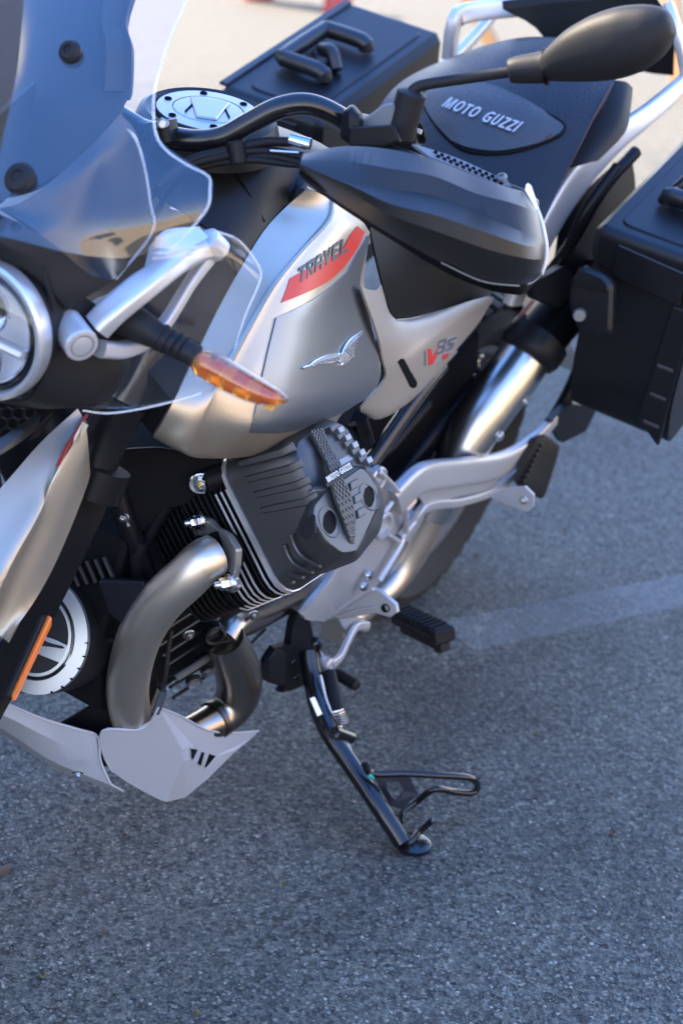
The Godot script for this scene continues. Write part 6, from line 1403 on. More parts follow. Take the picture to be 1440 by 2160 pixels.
	lathe(Vector3(1.2400,1.1214,-0.1104), Vector3(0.8,0.2,-0.5), [[0.004, -0.005], [0.0045, 0.0], [0.0035, 0.002], [0.001, 0.002]], 18)
	build("screen_screw", "steel_dark", ws)
	sweep(M([1352,937.2,148.3,1338,958.3,157.5,1300,985.4,168.4,1225,997,160.3,1190,1003.2,165.4]), Vector3(0.7,0.55,0.2), [0.03, 0.032, 0.034, 0.034, 0.03], [0.022, 0.02, 0.02, 0.022, 0.02], 5, 4)
	var bracket = build("fairing_bracket", "silver")
	sweep(M([1352,916.5,155.2,1320,910,162.1,1290,916.2,168.9,1265,932.1,171.9,1230,967,170.3,1200,990.2,169]), Vector3(0.7,0.55,0.2), [0.02, 0.018, 0.016, 0.014, 0.013, 0.014], [0.018, 0.016, 0.014, 0.012, 0.012, 0.014], 4, 4)
	build("bracket_lower", "silver", bracket)
	tube(M([1366,932.8,121,1384.1,928,156.3]), [0.017, 0.017, 0.017], 28, 2, 0.0020)
	build("bracket_boss", "silver", bracket)
	lathe(Vector3(1.3841,0.9280,-0.1563), Vector3(0.45197036599998097,-0.12052543093332825,-0.8838531601777406), [[0.0174, -0.001], [0.0168, 0.0015], [0.013, 0.0022], [0.0122, 0.0018]], 28)
	build("boss_bore", "silver", bracket)
	lathe(Vector3(1.3841,0.9280,-0.1563), Vector3(0.45197036599998097,-0.12052543093332825,-0.8838531601777406), [[0.0122, 0.0012], [0.0121, 0.002], [0.011, 0.0019], [0.009, -0.0005], [0.0005, -0.0005]], 28)
	build("boss_hole", "steel_dark", bracket)
	tube(M([1205,1011.3,166,1190,998.3,173.9]), [0.014, 0.014, 0.014], 24, 2, 0.0020)
	build("bracket_boss", "silver", bracket)
	screw(Vector3(1.1900,0.9985,-0.1745), Vector3(-0.15,-0.13071,-0.07973), 0.01)
	build("bracket_screw", "steel_dark", bracket)
	sheet([M([1250,996.9,126,1240,1017.1,136.2,1215,1024.9,159.6]), M([1280,972.4,144.1,1260,995.8,161.2,1215,1018.2,173.2])], 0.004, 3, 3)
	build("bracket_shelf", "silver", bracket)
	tube(M([1308,936.8,142.8,1305,935.3,164.1,1300,930.5,185.6,1297,928,208,1293,924.2,232.9]), [0.022, 0.019, 0.017, 0.014, 0.013, 0.012, 0.012], 18, 5, 0.0020)
	var stem = build("indicator_stem", "black_soft")
	tube(M([1299,930.3,189.7,1298.5,929.7,192.5]), 0.0152, 16, 2, 0.0010)
	build("stem_ring", "black_soft", stem)
	tube(M([1299,929.9,198.3,1298.5,929.3,201]), 0.0145, 16, 2, 0.0010)
	build("stem_ring", "black_soft", stem)
	tube(M([1299,929.6,206.7,1298.5,928.9,209.5]), 0.0138, 16, 2, 0.0010)
	build("stem_ring", "black_soft", stem)
	tube(M([1299,929.2,215.2,1298.5,928.6,218]), 0.013099999999999999, 16, 2, 0.0010)
	build("stem_ring", "black_soft", stem)
	ribbon(M([1293,927.6,228,1292,932.7,236.3,1290,934.7,261,1286,928.4,294.7,1282,922,325.3,1280,917.3,338.3]), M([1293,913.2,229.3,1292,903.3,239.7,1290,900.7,268.6,1286,899.3,301.4,1282,904.5,326.6,1280,910.7,337.7]), [0.008, 0.016, 0.019, 0.019, 0.015, 0.005], Vector3(1,0.1,0), 5, 2.4)
	var ind = build("indicator_lamp", "clear_lens")
	ribbon(M([1292,926,230,1291,931,237.7,1289,931.8,261,1285,926,294.6,1281,919.9,323.5,1279,915,336]), M([1292,913.4,230.3,1291,905.4,240.3,1289,902.1,267.6,1285,900.3,300.6,1281,905.4,325.8,1279,910,335.5]), [0.007, 0.013, 0.016, 0.016, 0.012, 0.004], Vector3(1,0.1,0), 5, 2.4)
	build("amber_reflector", "amber", ind)
	box(Vector3(1.2900,0.9197,-0.2419), Vector3(0.003,0.0015,-0.0), Vector3(0.0,0.0052,-0.0), Vector3(0.0,0.0,-0.0056), 0.0008)
	build("reflector_cell", "amber3", ind)
	box(Vector3(1.2900,0.9127,-0.2458), Vector3(0.003,-0.0015,-0.0), Vector3(0.0,0.0052,-0.0), Vector3(0.0,0.0,-0.0056), 0.0008)
	build("reflector_cell", "amber2", ind)
	box(Vector3(1.2880,0.9180,-0.2569), Vector3(0.003,0.0015,-0.0), Vector3(0.0,0.0052,-0.0), Vector3(0.0,0.0,-0.0056), 0.0008)
	build("reflector_cell", "amber2", ind)
	box(Vector3(1.2880,0.9111,-0.2608), Vector3(0.003,-0.0015,-0.0), Vector3(0.0,0.0052,-0.0), Vector3(0.0,0.0,-0.0056), 0.0008)
	build("reflector_cell", "amber3", ind)
	box(Vector3(1.2860,0.9164,-0.2718), Vector3(0.003,0.0015,-0.0), Vector3(0.0,0.0052,-0.0), Vector3(0.0,0.0,-0.0056), 0.0008)
	build("reflector_cell", "amber3", ind)
	box(Vector3(1.2860,0.9095,-0.2757), Vector3(0.003,-0.0015,-0.0), Vector3(0.0,0.0052,-0.0), Vector3(0.0,0.0,-0.0056), 0.0008)
	build("reflector_cell", "amber2", ind)
	box(Vector3(1.2840,0.9148,-0.2866), Vector3(0.003,0.0015,-0.0), Vector3(0.0,0.0052,-0.0), Vector3(0.0,0.0,-0.0056), 0.0008)
	build("reflector_cell", "amber2", ind)
	box(Vector3(1.2840,0.9079,-0.2906), Vector3(0.003,-0.0015,-0.0), Vector3(0.0,0.0052,-0.0), Vector3(0.0,0.0,-0.0056), 0.0008)
	build("reflector_cell", "amber3", ind)
	box(Vector3(1.2820,0.9132,-0.3014), Vector3(0.003,0.0015,-0.0), Vector3(0.0,0.0052,-0.0), Vector3(0.0,0.0,-0.0056), 0.0008)
	build("reflector_cell", "amber3", ind)
	box(Vector3(1.2820,0.9063,-0.3054), Vector3(0.003,-0.0015,-0.0), Vector3(0.0,0.0052,-0.0), Vector3(0.0,0.0,-0.0056), 0.0008)
	build("reflector_cell", "amber2", ind)
	box(Vector3(1.2800,0.9116,-0.3162), Vector3(0.003,0.0015,-0.0), Vector3(0.0,0.0052,-0.0), Vector3(0.0,0.0,-0.0056), 0.0008)
	build("reflector_cell", "amber2", ind)
	box(Vector3(1.2800,0.9047,-0.3201), Vector3(0.003,-0.0015,-0.0), Vector3(0.0,0.0052,-0.0), Vector3(0.0,0.0,-0.0056), 0.0008)
	build("reflector_cell", "amber3", ind)
	tube(M([1205,798.7,102.4,1213,760.5,92.2,1222,725.1,88.7,1232,691.3,89]), [0.027, 0.026, 0.025], 24, 3, 0.0000)
	var fork = build("fork_leg", "fork_black")
	tube(M([1222,714.2,99,1232,679.7,98.1]), [0.031, 0.031, 0.031], 24, 2, 0.0020)
	build("fork_clamp", "black_frame", fork)
	tube(M([1170,877.5,100.8,1188,841.2,101.4,1205,796.6,97.5]), [0.025, 0.025, 0.025], 24, 2, 0.0000)
	build("fork_tube", "fork_gloss", fork)
	sheet([M([1238,706.5,91,1214,692,96.9,1198,665.5,99.3]), M([1276,639.2,92.2,1250,625.8,97.8,1231,614.4,102.3]), M([1321,566.5,89.7,1292,546.1,96.8,1272,532.1,99]), M([1368,489.9,89.8,1336,460.8,88.9,1317,455.6,96.4]), M([1398,437.8,88.9,1366,408.1,89.5,1349,410.1,96.6])], 0.006, 3, 4)
	build("fork_guard", "black_frame", fork)
	plate(round_poly(M([1357,586.2,142.3,1350,588,145.6,1348,579.6,149.4,1390,499.9,149.1,1397,494.7,145,1402,501.2,142.9]), 0.004), Vector3(0.3,0.2,-0.9), 0.009, 0.002)
	var rb = build("reflector_base", "black_soft", fork)
	plate(M([1358,594,151.9,1357,592.7,153.9,1357,583.2,154.9,1403,505.6,156,1405,504.5,154.5,1405,511,153.5]), Vector3(0.3,0.2,-0.9), 0.005, 0.0006)
	build("amber_reflector", "amber_edge", fork)
	sheet([M([1451.4,648.5,61.1,1399,687.5,60.9,1347.6,724,63.4,1301,757.2,65.4,1254.5,786.8,72.6]), M([1444.8,628.3,97.6,1395.2,670.3,90,1344.9,710,86.8,1296.8,746.8,85.1,1255.6,779.4,82.2]), M([1439.3,611.5,128.1,1390.8,656.7,114.8,1345.8,695.7,106.6,1313.5,727.2,95.6,1291.1,795.2,110.4]), M([1383.6,565.7,88.1,1357.2,631.3,94.5,1332.6,686.1,101.1,1320.2,730.7,102.5,1290,792.9,111.2]), M([1370.4,546.8,97.2,1341.7,611.1,104.9,1319.8,663.9,110.3,1301.9,710.9,114.3,1286.3,768.8,115.9]), M([1374,547.7,110.6,1328,593.3,112,1300,646,114.1,1268,713.1,110.9,1268,736.5,109.3])], 0.004, 4, 4)
	var fender = build("front_fender", "gold3")
	sheet([M([1251.4,784.1,82.1,1252.9,784.3,87.2]), M([1283.4,762.9,87.3,1297.3,776,102.7]), M([1306.6,739.3,91.8,1315.7,747.9,103.4])], 0.0006, 3, 2)
	build("red_stripe", "red", fender)
	sheet([M([1345,822.7,97.6,1362,800.3,89.9,1385,774.4,75,1405,751.3,57.1]), M([1345,821.2,88.9,1362,801.7,80,1385,779.4,64.5,1405,759.2,49.4])], 0.014, 3, 3)
	var rim = build("grille_rim", "black_gloss2")
	tube(M([1368,810.6,48.9,1368,804.3,42.4,1368,804.7,34.9,1368,811.6,33.9,1368,817.9,40.4,1368,817.4,47.8,1368,810.6,48.9]), 0.001, 6, 1, 0.0000)
	build("grille_cell", "black_frame", rim)
	tube(M([1368,802.7,57.9,1368,796.3,51.5,1368,796.8,44,1368,803.7,43,1368,810,49.4,1368,809.5,56.9,1368,802.7,57.9]), 0.001, 6, 1, 0.0000)
	build("grille_cell", "black_frame", rim)
	tube(M([1368,788.5,52.3,1368,782,45.8,1368,782.5,38.2,1368,789.4,37.2,1368,795.8,43.7,1368,795.3,51.2,1368,788.5,52.3]), 0.001, 6, 1, 0.0000)
	build("grille_cell", "black_frame", rim)
	tube(M([1368,780.5,61.3,1368,774,54.9,1368,774.5,47.4,1368,781.4,46.3,1368,787.9,52.8,1368,787.4,60.3,1368,780.5,61.3]), 0.001, 6, 1, 0.0000)
	build("grille_cell", "black_frame", rim)
	tube(M([1368,766.1,55.7,1368,759.6,49.2,1368,760,41.6,1368,767,40.6,1368,773.5,47.1,1368,773.1,54.6,1368,766.1,55.7]), 0.001, 6, 1, 0.0000)
	build("grille_cell", "black_frame", rim)
	tube(M([1368,816.8,63.5,1368,810.5,57.2,1368,811,49.7,1368,817.8,48.7,1368,824,55.1,1368,823.5,62.5,1368,816.8,63.5]), 0.001, 6, 1, 0.0000)
	build("grille_cell", "black_frame", rim)
	tube(M([1368,808.9,72.6,1368,802.6,66.2,1368,803,58.8,1368,809.9,57.7,1368,816.2,64.1,1368,815.7,71.5,1368,808.9,72.6]), 0.001, 6, 1, 0.0000)
	build("grille_cell", "black_frame", rim)
	tube(M([1368,794.8,67,1368,788.4,60.6,1368,788.8,53.1,1368,795.7,52.1,1368,802.1,58.5,1368,801.6,65.9,1368,794.8,67]), 0.001, 6, 1, 0.0000)
	build("grille_cell", "black_frame", rim)
	tube(M([1368,786.9,76,1368,780.4,69.7,1368,780.9,62.2,1368,787.8,61.1,1368,794.2,67.5,1368,793.7,75,1368,786.9,76]), 0.001, 6, 1, 0.0000)
	build("grille_cell", "black_frame", rim)
	tube(M([1368,772.6,70.5,1368,766.1,64,1368,766.5,56.5,1368,773.4,55.5,1368,779.9,61.9,1368,779.5,69.4,1368,772.6,70.5]), 0.001, 6, 1, 0.0000)
	build("grille_cell", "black_frame", rim)
	tube(M([1368,822.8,78.1,1368,816.6,71.8,1368,817.1,64.4,1368,823.9,63.3,1368,830.1,69.7,1368,829.6,77,1368,822.8,78.1]), 0.001, 6, 1, 0.0000)
	build("grille_cell", "black_frame", rim)
	tube(M([1368,815,87,1368,808.8,80.8,1368,809.2,73.4,1368,816,72.3,1368,822.2,78.6,1368,821.7,86,1368,815,87]), 0.001, 6, 1, 0.0000)
	build("grille_cell", "black_frame", rim)
	tube(M([1368,801,81.6,1368,794.7,75.3,1368,795.1,67.8,1368,802,66.8,1368,808.3,73.1,1368,807.8,80.5,1368,801,81.6]), 0.001, 6, 1, 0.0000)
	build("grille_cell", "black_frame", rim)
	tube(M([1368,828.9,92.5,1368,822.7,86.2,1368,823.2,78.9,1368,829.9,77.8,1368,836.1,84.1,1368,835.6,91.4,1368,828.9,92.5]), 0.001, 6, 1, 0.0000)
	build("grille_cell", "black_frame", rim)
	tube(M([1368,821.1,101.4,1368,814.9,95.2,1368,815.4,87.9,1368,822.1,86.8,1368,828.3,93,1368,827.8,100.3,1368,821.1,101.4]), 0.001, 6, 1, 0.0000)
	build("grille_cell", "black_frame", rim)
	tube(M([1368,807.2,96,1368,800.9,89.8,1368,801.4,82.4,1368,808.1,81.3,1368,814.4,87.6,1368,813.9,94.9,1368,807.2,96]), 0.001, 6, 1, 0.0000)
	build("grille_cell", "black_frame", rim)
	plate(M([1350,796,0.9,1350,834.3,106.2,1350,779.7,83.1,1350,719.5,12]), Vector3(1,0,0), 0.02, 0.002)
	build("oil_cooler", "black_deep")

func make_foot_controls() -> void:
	plate(round_poly(M([654.3,557.6,168,603.8,544.6,168,543.1,505.1,168,476.3,452,168,428.8,398.4,168,411.5,344.9,168,443.5,307.4,168,491.7,276.9,168,550.7,255.8,168,623.6,281.8,168,663.4,295.5,168,740.9,339.2,168,695.6,398.8,168,655,454.1,168]), 0.01), Vector3(0.1,0.1,-1), 0.014, 0.003)
	var fp = build("frame_plate", "silver_cast")
	sheet([M([639.4,501.5,176,626.9,537.9,176]), M([656.4,451,178,640.8,490.7,178]), M([701.6,398.7,180,654.1,421.9,180]), M([767.4,356.7,180,703.6,370.1,180]), M([672.8,300.9,174,632.4,302.8,174])], 0.008, 4, 3)
	build("plate_flange", "silver_cast2", fp)
	tube(M([625.7,551.3,180,530.3,482.7,180,472.1,419.3,180,456.4,369.1,180,511.3,313.7,180]), 0.005, 8, 5, 0.0020)
	build("plate_rib", "silver_cast2", fp)
	lathe(Vector3(0.5507,0.4300,-0.1760), Vector3(0.15,0.1,-1), [[0.024, -0.006], [0.024, 0.004], [0.021, 0.007], [0.017, 0.007], [0.016, 0.0], [0.001, -0.001]], 32)
	build("pivot_boss", "silver_cast", fp)
	lathe(Vector3(0.6181,0.5350,-0.1760), Vector3(0.15,0.1,-1), [[0.02, -0.006], [0.02, 0.004], [0.017, 0.006], [0.013, 0.005], [0.012, 0.0], [0.001, -0.001]], 28)
	build("pivot_boss", "silver_cast", fp)
	tube(M([558.3,457.5,178,541.8,468.8,178]), 0.004, 8, 2, 0.0020)
	build("plate_rib", "silver_cast2", fp)
	tube(M([513.3,398.2,178,458.8,364.6,178]), 0.004, 8, 2, 0.0020)
	build("plate_rib", "silver_cast2", fp)
	screw(Vector3(0.5673,0.3255,-0.1780), Vector3(0.1,0.1,-1), 0.009)
	build("plate_bolt", "steel", fp)
	screw(Vector3(0.5553,0.3410,-0.1760), Vector3(0.1,0.1,-1), 0.009)
	build("plate_bolt", "steel", fp)
	plate(M([640,291.2,162.1,640,342,196.9,640,373.7,222.7,640,375.5,236.6,640,365.5,267.9,640,354.6,273.3,640,339.9,263,640,335.4,238.8,640,318.5,215.9,640,297.6,186.8]), Vector3(1,0.1,-0.15), 0.009, 0.0012)
	var lug = build("peg_lug", "silver_cast2")
	lathe(Vector3(0.6410,0.3523,-0.2527), Vector3(1,0.1,-0.15), [[0.007, -0.002], [0.007, 0.001], [0.0055, 0.002], [0.0045, -0.001], [0.001, -0.001]], 18)
	build("lug_pin", "black_deep", lug)
	tube(M([643,298.7,170.8,643,347.6,205.7,643,372.9,225.5]), 0.0035, 8, 4, 0.0020)
	build("lug_edge", "silver_cast", lug)
	tube(M([643,303.4,183.5,643,331.2,214.3,643,344.9,234.6]), 0.0025, 8, 4, 0.0020)
	build("lug_edge", "silver_cast", lug)
	box(Vector3(0.5777,0.3095,-0.2958), Vector3(0.03322806025082259,0.02097070760246456,-0.05249999999999999), Vector3(0.014224866834479993,-0.003101392389013862,0.007764311224485918), Vector3(-0.0,0.007429242029175784,0.002967551662891159), 0.004)
	var peg = build("rider_footpeg", "rubber")
	box(Vector3(0.6069,0.3335,-0.3397), Vector3(0.004560442460307826,0.002878160947436346,-0.007205453082691872), Vector3(0.01508697997596363,-0.0032893555641056115,0.00823487554112143), Vector3(-0.0,0.012072518297410649,0.0048222714521981335), 0.004)
	build("peg_end", "rubber", peg)
	box(Vector3(0.5498,0.3049,-0.2465), Vector3(0.001317461155200039,0.0008314687181482776,-0.002081575334999874), Vector3(0.01362138763544145,-0.002969818166449638,0.007434916202841061), Vector3(-0.0,0.006500586775528811,0.002596607705029764), 0.0015)
	build("peg_ridge", "rubber", peg)
	box(Vector3(0.5562,0.3089,-0.2566), Vector3(0.001317461155200039,0.0008314687181482776,-0.002081575334999874), Vector3(0.01362138763544145,-0.002969818166449638,0.007434916202841061), Vector3(-0.0,0.006500586775528811,0.002596607705029764), 0.0015)
	build("peg_ridge", "rubber", peg)
	box(Vector3(0.5625,0.3129,-0.2666), Vector3(0.001317461155200039,0.0008314687181482776,-0.002081575334999874), Vector3(0.01362138763544145,-0.002969818166449638,0.007434916202841061), Vector3(-0.0,0.006500586775528811,0.002596607705029764), 0.0015)
	build("peg_ridge", "rubber", peg)
	box(Vector3(0.5689,0.3169,-0.2766), Vector3(0.001317461155200039,0.0008314687181482776,-0.002081575334999874), Vector3(0.01362138763544145,-0.002969818166449638,0.007434916202841061), Vector3(-0.0,0.006500586775528811,0.002596607705029764), 0.0015)
	build("peg_ridge", "rubber", peg)
	box(Vector3(0.5752,0.3209,-0.2867), Vector3(0.001317461155200039,0.0008314687181482776,-0.002081575334999874), Vector3(0.01362138763544145,-0.002969818166449638,0.007434916202841061), Vector3(-0.0,0.006500586775528811,0.002596607705029764), 0.0015)
	build("peg_ridge", "rubber", peg)
	box(Vector3(0.5816,0.3250,-0.2967), Vector3(0.001317461155200039,0.0008314687181482776,-0.002081575334999874), Vector3(0.01362138763544145,-0.002969818166449638,0.007434916202841061), Vector3(-0.0,0.006500586775528811,0.002596607705029764), 0.0015)
	build("peg_ridge", "rubber", peg)
	box(Vector3(0.5879,0.3290,-0.3067), Vector3(0.001317461155200039,0.0008314687181482776,-0.002081575334999874), Vector3(0.01362138763544145,-0.002969818166449638,0.007434916202841061), Vector3(-0.0,0.006500586775528811,0.002596607705029764), 0.0015)
	build("peg_ridge", "rubber", peg)
	box(Vector3(0.5943,0.3330,-0.3168), Vector3(0.001317461155200039,0.0008314687181482776,-0.002081575334999874), Vector3(0.01362138763544145,-0.002969818166449638,0.007434916202841061), Vector3(-0.0,0.006500586775528811,0.002596607705029764), 0.0015)
	build("peg_ridge", "rubber", peg)
	box(Vector3(0.6006,0.3370,-0.3268), Vector3(0.001317461155200039,0.0008314687181482776,-0.002081575334999874), Vector3(0.01362138763544145,-0.002969818166449638,0.007434916202841061), Vector3(-0.0,0.006500586775528811,0.002596607705029764), 0.0015)
	build("peg_ridge", "rubber", peg)
	box(Vector3(0.5798,0.2987,-0.3039), Vector3(0.029905254225740332,0.018873636842218103,-0.04724999999999999), Vector3(0.006896905131869088,-0.0015037054007339937,0.0037645145330840817), Vector3(-0.0,0.007429242029175784,0.002967551662891159), 0.002)
	build("peg_underside", "black_soft", peg)
	box(Vector3(0.6008,0.3046,-0.3401), Vector3(0.003040294973538552,0.0019187739649575639,-0.004803635388461249), Vector3(0.005172678848901816,-0.0011277790505504952,0.002823385899813061), Vector3(-0.0,0.005571931521881838,0.0022256637471683694), 0.002)
	build("peg_feeler", "black_soft", peg)
	sweep(M([497.4,217.7,175,550.2,240.5,178,586.2,234.4,185,618.2,220.6,192,653.4,223.7,196]), Vector3(0,0.3,-1), [0.014, 0.013, 0.012, 0.012, 0.015], 0.009, 4, 4)
	var shift = build("shift_lever", "silver_cast2")
	plate(round_poly(M([618.2,285.9,170,501.6,228.3,170,476.5,208.9,172,481.1,197.7,172,531.1,221.6,172,547,214.7,172,589.8,255.5,170]), 0.004), Vector3(0.1,0.1,-1), 0.014, 0.002)
	build("lever_clamp", "silver_cast", shift)
	lathe(Vector3(0.6684,0.2300,-0.1980), Vector3(0.1,0.1,-1), [[0.012, -0.014], [0.012, 0.002], [0.009, 0.004], [0.005, 0.004], [0.004, 0.001], [0.001, 0.001]], 22)
	build("lever_pivot", "silver_cast2", shift)
	tube(M([651.4,211.2,205,652.7,211.6,218,661.1,215.5,248]), [0.0085, 0.01, 0.01, 0.0095], 16, 4, 0.0030)
	build("shift_peg", "rubber", shift)
	tube(M([689.7,270.1,178,653.8,221.5,188]), 0.004, 10, 2, 0.0010)
	build("shift_rod", "steel", shift)
	tube(M([704,282.8,180,690.1,268.8,182]), 0.007, 12, 2, 0.0020)
	build("rod_joint", "black_gloss", shift)
	plate(M([702.7,315.6,140,647.5,274.3,140,636.2,238.6,150,628.7,194.9,160,633.9,160.4,160,685.6,169.7,158,714.3,173.9,150,702.1,178.8,150,745.8,203.6,140,768,249.4,140,747.8,267.9,140,700.8,253.6,140,707.2,291.5,140]), Vector3(0.2,0.1,-1), 0.014, 0.0006)
	var sb = build("stand_bracket", "black_satin")
	plate(M([785.7,269.8,150,767.6,278.7,150,739.7,263.3,155,722.3,198.4,158,764.6,219.8,150]), Vector3(0.5,0.1,-1), 0.012, 0.001)
	build("stand_switch", "black_panel2", sb)
	screw(Vector3(0.7200,0.2419,-0.1600), Vector3(0.2,0.1,-1), 0.006)
	build("bracket_bolt", "black_gloss", sb)
	screw(Vector3(0.6999,0.2041,-0.1620), Vector3(0.2,0.1,-1), 0.006)
	build("bracket_bolt", "black_gloss", sb)
	tube(M([685.5,249.1,165,699.1,217,190,725.1,193.4,222,746,172.6,262,756.7,145.8,315,774.5,119.1,378,782.6,87.9,432]), [0.015, 0.0155, 0.0155, 0.015, 0.0145, 0.014, 0.014, 0.0135], 20, 5, 0.0020)
	var stand = build("side_stand", "black_gloss")
	tube(M([760.4,190.3,272,721.7,167.4,285]), 0.01, 10, 3, 0.0020)
	build("stand_gusset", "black_gloss", stand)
	plate(M([769.2,230.6,224,753.4,226.3,224,746.3,199.8,240,762,203.3,240]), Vector3(0.5,0.2,-1), 0.0006, 0.0001)
	build("warning_label", "white_plastic", stand)
	tube(M([681.1,225.4,205,699,210.6,228,714.8,194.7,250]), 0.012, 16, 3, 0.0030)
	build("stand_spring_cover", "rubber", stand)
	tube(M([726.1,197.5,248,723.1,201.5,254.7,715.8,202.9,257.8,708.6,200.8,255.5,705.6,196.3,249.5,708.8,191.7,243.5,716.4,189.6,241.2,723.9,191,244.3,727.1,195,251,724.2,198.9,257.7,716.9,200.3,260.8,709.6,198.2,258.5,706.7,193.7,252.5,709.9,189.1,246.5,717.5,187,244.2,725,188.5,247.3,728.2,192.4,254,725.3,196.3,260.7,718,197.8,263.8,710.7,195.7,261.5,707.8,191.1,255.5,711,186.6,249.5,718.5,184.5,247.2,726.1,185.9,250.3,729.3,189.8,257,726.4,193.8,263.7,719.1,195.2,266.8,711.8,193.1,264.5,708.8,188.5,258.5,712,184,252.5,719.6,181.9,250.2,727.2,183.3,253.3,730.4,187.3,260,727.4,191.2,266.7,720.1,192.6,269.8,712.8,190.5,267.5,709.9,186,261.5,713.1,181.4,255.5,720.7,179.3,253.2,728.2,180.8,256.3,731.4,184.7,263,728.5,188.6,269.7,721.2,190,272.8,713.9,188,270.5,711,183.4,264.5,714.2,178.8,258.5,721.7,176.8,256.2,729.3,178.2,259.3,732.5,182.1,266]), 0.0017, 6, 1, 0.0000)
	build("stand_spring", "steel", stand)
	tube(M([727.3,189.8,262,728.5,173.6,272,724.7,167.1,280]), 0.0024, 8, 4, 0.0010)
	build("spring_hook", "steel", stand)
	tube(M([707.9,233.6,205,721.1,205.8,232,729.2,179,265,744.5,154.2,310,759.1,142.1,345]), 0.0022, 8, 4, 0.0010)
	build("stand_strip", "silver_cast2", stand)
	tube(M([778.2,178.2,338,766.5,160.8,350,733.1,162.6,385,693.1,162.9,430,659.6,158,460,638.9,143,470,621.6,120.2,470,632.3,115,465,657.8,120.5,445,690.6,132.1,425,689.4,96.5,405,711.1,82.8,395,726.3,74.7,402]), 0.0054, 10, 5, 0.0010)
	build("stand_loop", "black_gloss", stand)
	sheet([M([763.3,157.3,350,726.5,160.3,392,701,117.3,407,725.8,95.8,396,748.7,110.6,386,751.9,129.6,366,763.3,157.3,350]), M([748.9,145.6,370,735,146.3,383,723.2,129.1,393,739.9,117.6,391,753.4,130,385,752.6,138.4,374,748.9,145.6,370])], 0.004, 1, 1)
	build("stand_web", "black_blue", stand, 20)
	tube(M([767.1,78.9,436,745.1,90.8,440,740.2,118,452]), 0.005, 10, 3, 0.0020)
	build("stand_tang", "black_gloss", stand)
	lathe(Vector3(0.7562,0.0672,-0.4400), Vector3(0,1,0.1), [[0.024, 0.001], [0.027, 0.004], [0.027, 0.01], [0.02, 0.014], [0.003, 0.016]], 28)
	build("stand_foot", "black_gloss", stand)
	tube(M([789,173.4,356,775.6,160.5,356]), 0.003, 6, 2, 0.0010)
	build("paint_mark", "green_paint", stand)
	sweep(M([525.3,462.2,176,490.2,485.5,182,445.5,487.2,186,324.9,459.9,195,172.5,428.3,205,72.3,436.3,214,-17.7,471.2,222]), Vector3(0,0.1,-1), [0.06, 0.056, 0.052, 0.05, 0.048, 0.042, 0.022], [0.024, 0.024, 0.022, 0.022, 0.022, 0.02, 0.012], 5, 4)
	var pb = build("passenger_bracket", "silver_cast2")
	sweep(M([448.9,369,176,430.4,396.5,182,414.4,422.3,188,286.6,390.8,196,160.6,374.3,206,88.2,387,212]), Vector3(0,0.1,-1), [0.034, 0.026, 0.018, 0.016, 0.016, 0.018], [0.018, 0.016, 0.014, 0.014, 0.014, 0.014], 5, 4)
	build("bracket_arm", "silver_cast", pb)
	plate(M([466.7,463.9,186,292.8,436.7,195,117.6,403.5,206,158.4,377.4,204,315.2,408,196,426.7,429.2,188]), Vector3(0,0.1,-1), 0.005, 0.001)
	build("bracket_web", "silver_cast2", pb)
	plate(M([300,429.4,246.2,300,453.7,267.8,300,473.2,302.8,300,465.3,321.1,300,446.3,326.9,300,431,319.2,300,425.8,274.3]), Vector3(1,0.2,-0.2), 0.007, 0.0012)
	build("peg_lug", "silver_cast2", pb)
	lathe(Vector3(0.3010,0.4493,-0.3070), Vector3(1,0.2,-0.2), [[0.007, -0.002], [0.007, 0.001], [0.005, 0.002], [0.004, 0.0], [0.001, 0.0]], 18)
	build("lug_pin", "steel_dark", pb)
	ribbon(M([73.8,459.4,222,36.7,458.5,230,3.1,438.4,245]), M([146.7,398.5,238,93.9,363.1,246,46.9,344.6,258]), [0.012, 0.016, 0.012], Vector3(0.5,0.3,0.6), 5, 4)
	var pp = build("passenger_footpeg", "rubber")
	tube(M([64.2,441.9,226,61.6,449.3,236]), 0.004200000000000001, 8, 2, 0.0010)
	build("peg_ridge", "rubber", pp)
	tube(M([75.2,435.6,228,72.7,443,238]), 0.004200000000000001, 8, 2, 0.0010)
	build("peg_ridge", "rubber", pp)
	tube(M([86.1,429.2,230,83.7,436.7,240]), 0.004200000000000001, 8, 2, 0.0010)
	build("peg_ridge", "rubber", pp)
	tube(M([97.1,423,232,94.7,430.5,242]), 0.004200000000000001, 8, 2, 0.0010)
	build("peg_ridge", "rubber", pp)
	tube(M([108,416.7,234,105.7,424.3,244]), 0.004200000000000001, 8, 2, 0.0010)
	build("peg_ridge", "rubber", pp)
	tube(M([118.8,410.6,236,116.6,418.1,246]), 0.004200000000000001, 8, 2, 0.0010)
	build("peg_ridge", "rubber", pp)
	tube(M([129.7,404.4,238,127.6,412,248]), 0.004200000000000001, 8, 2, 0.0010)
	build("peg_ridge", "rubber", pp)
	tube(M([140.5,398.3,240,138.5,406,250]), 0.004200000000000001, 8, 2, 0.0010)
	build("peg_ridge", "rubber", pp)

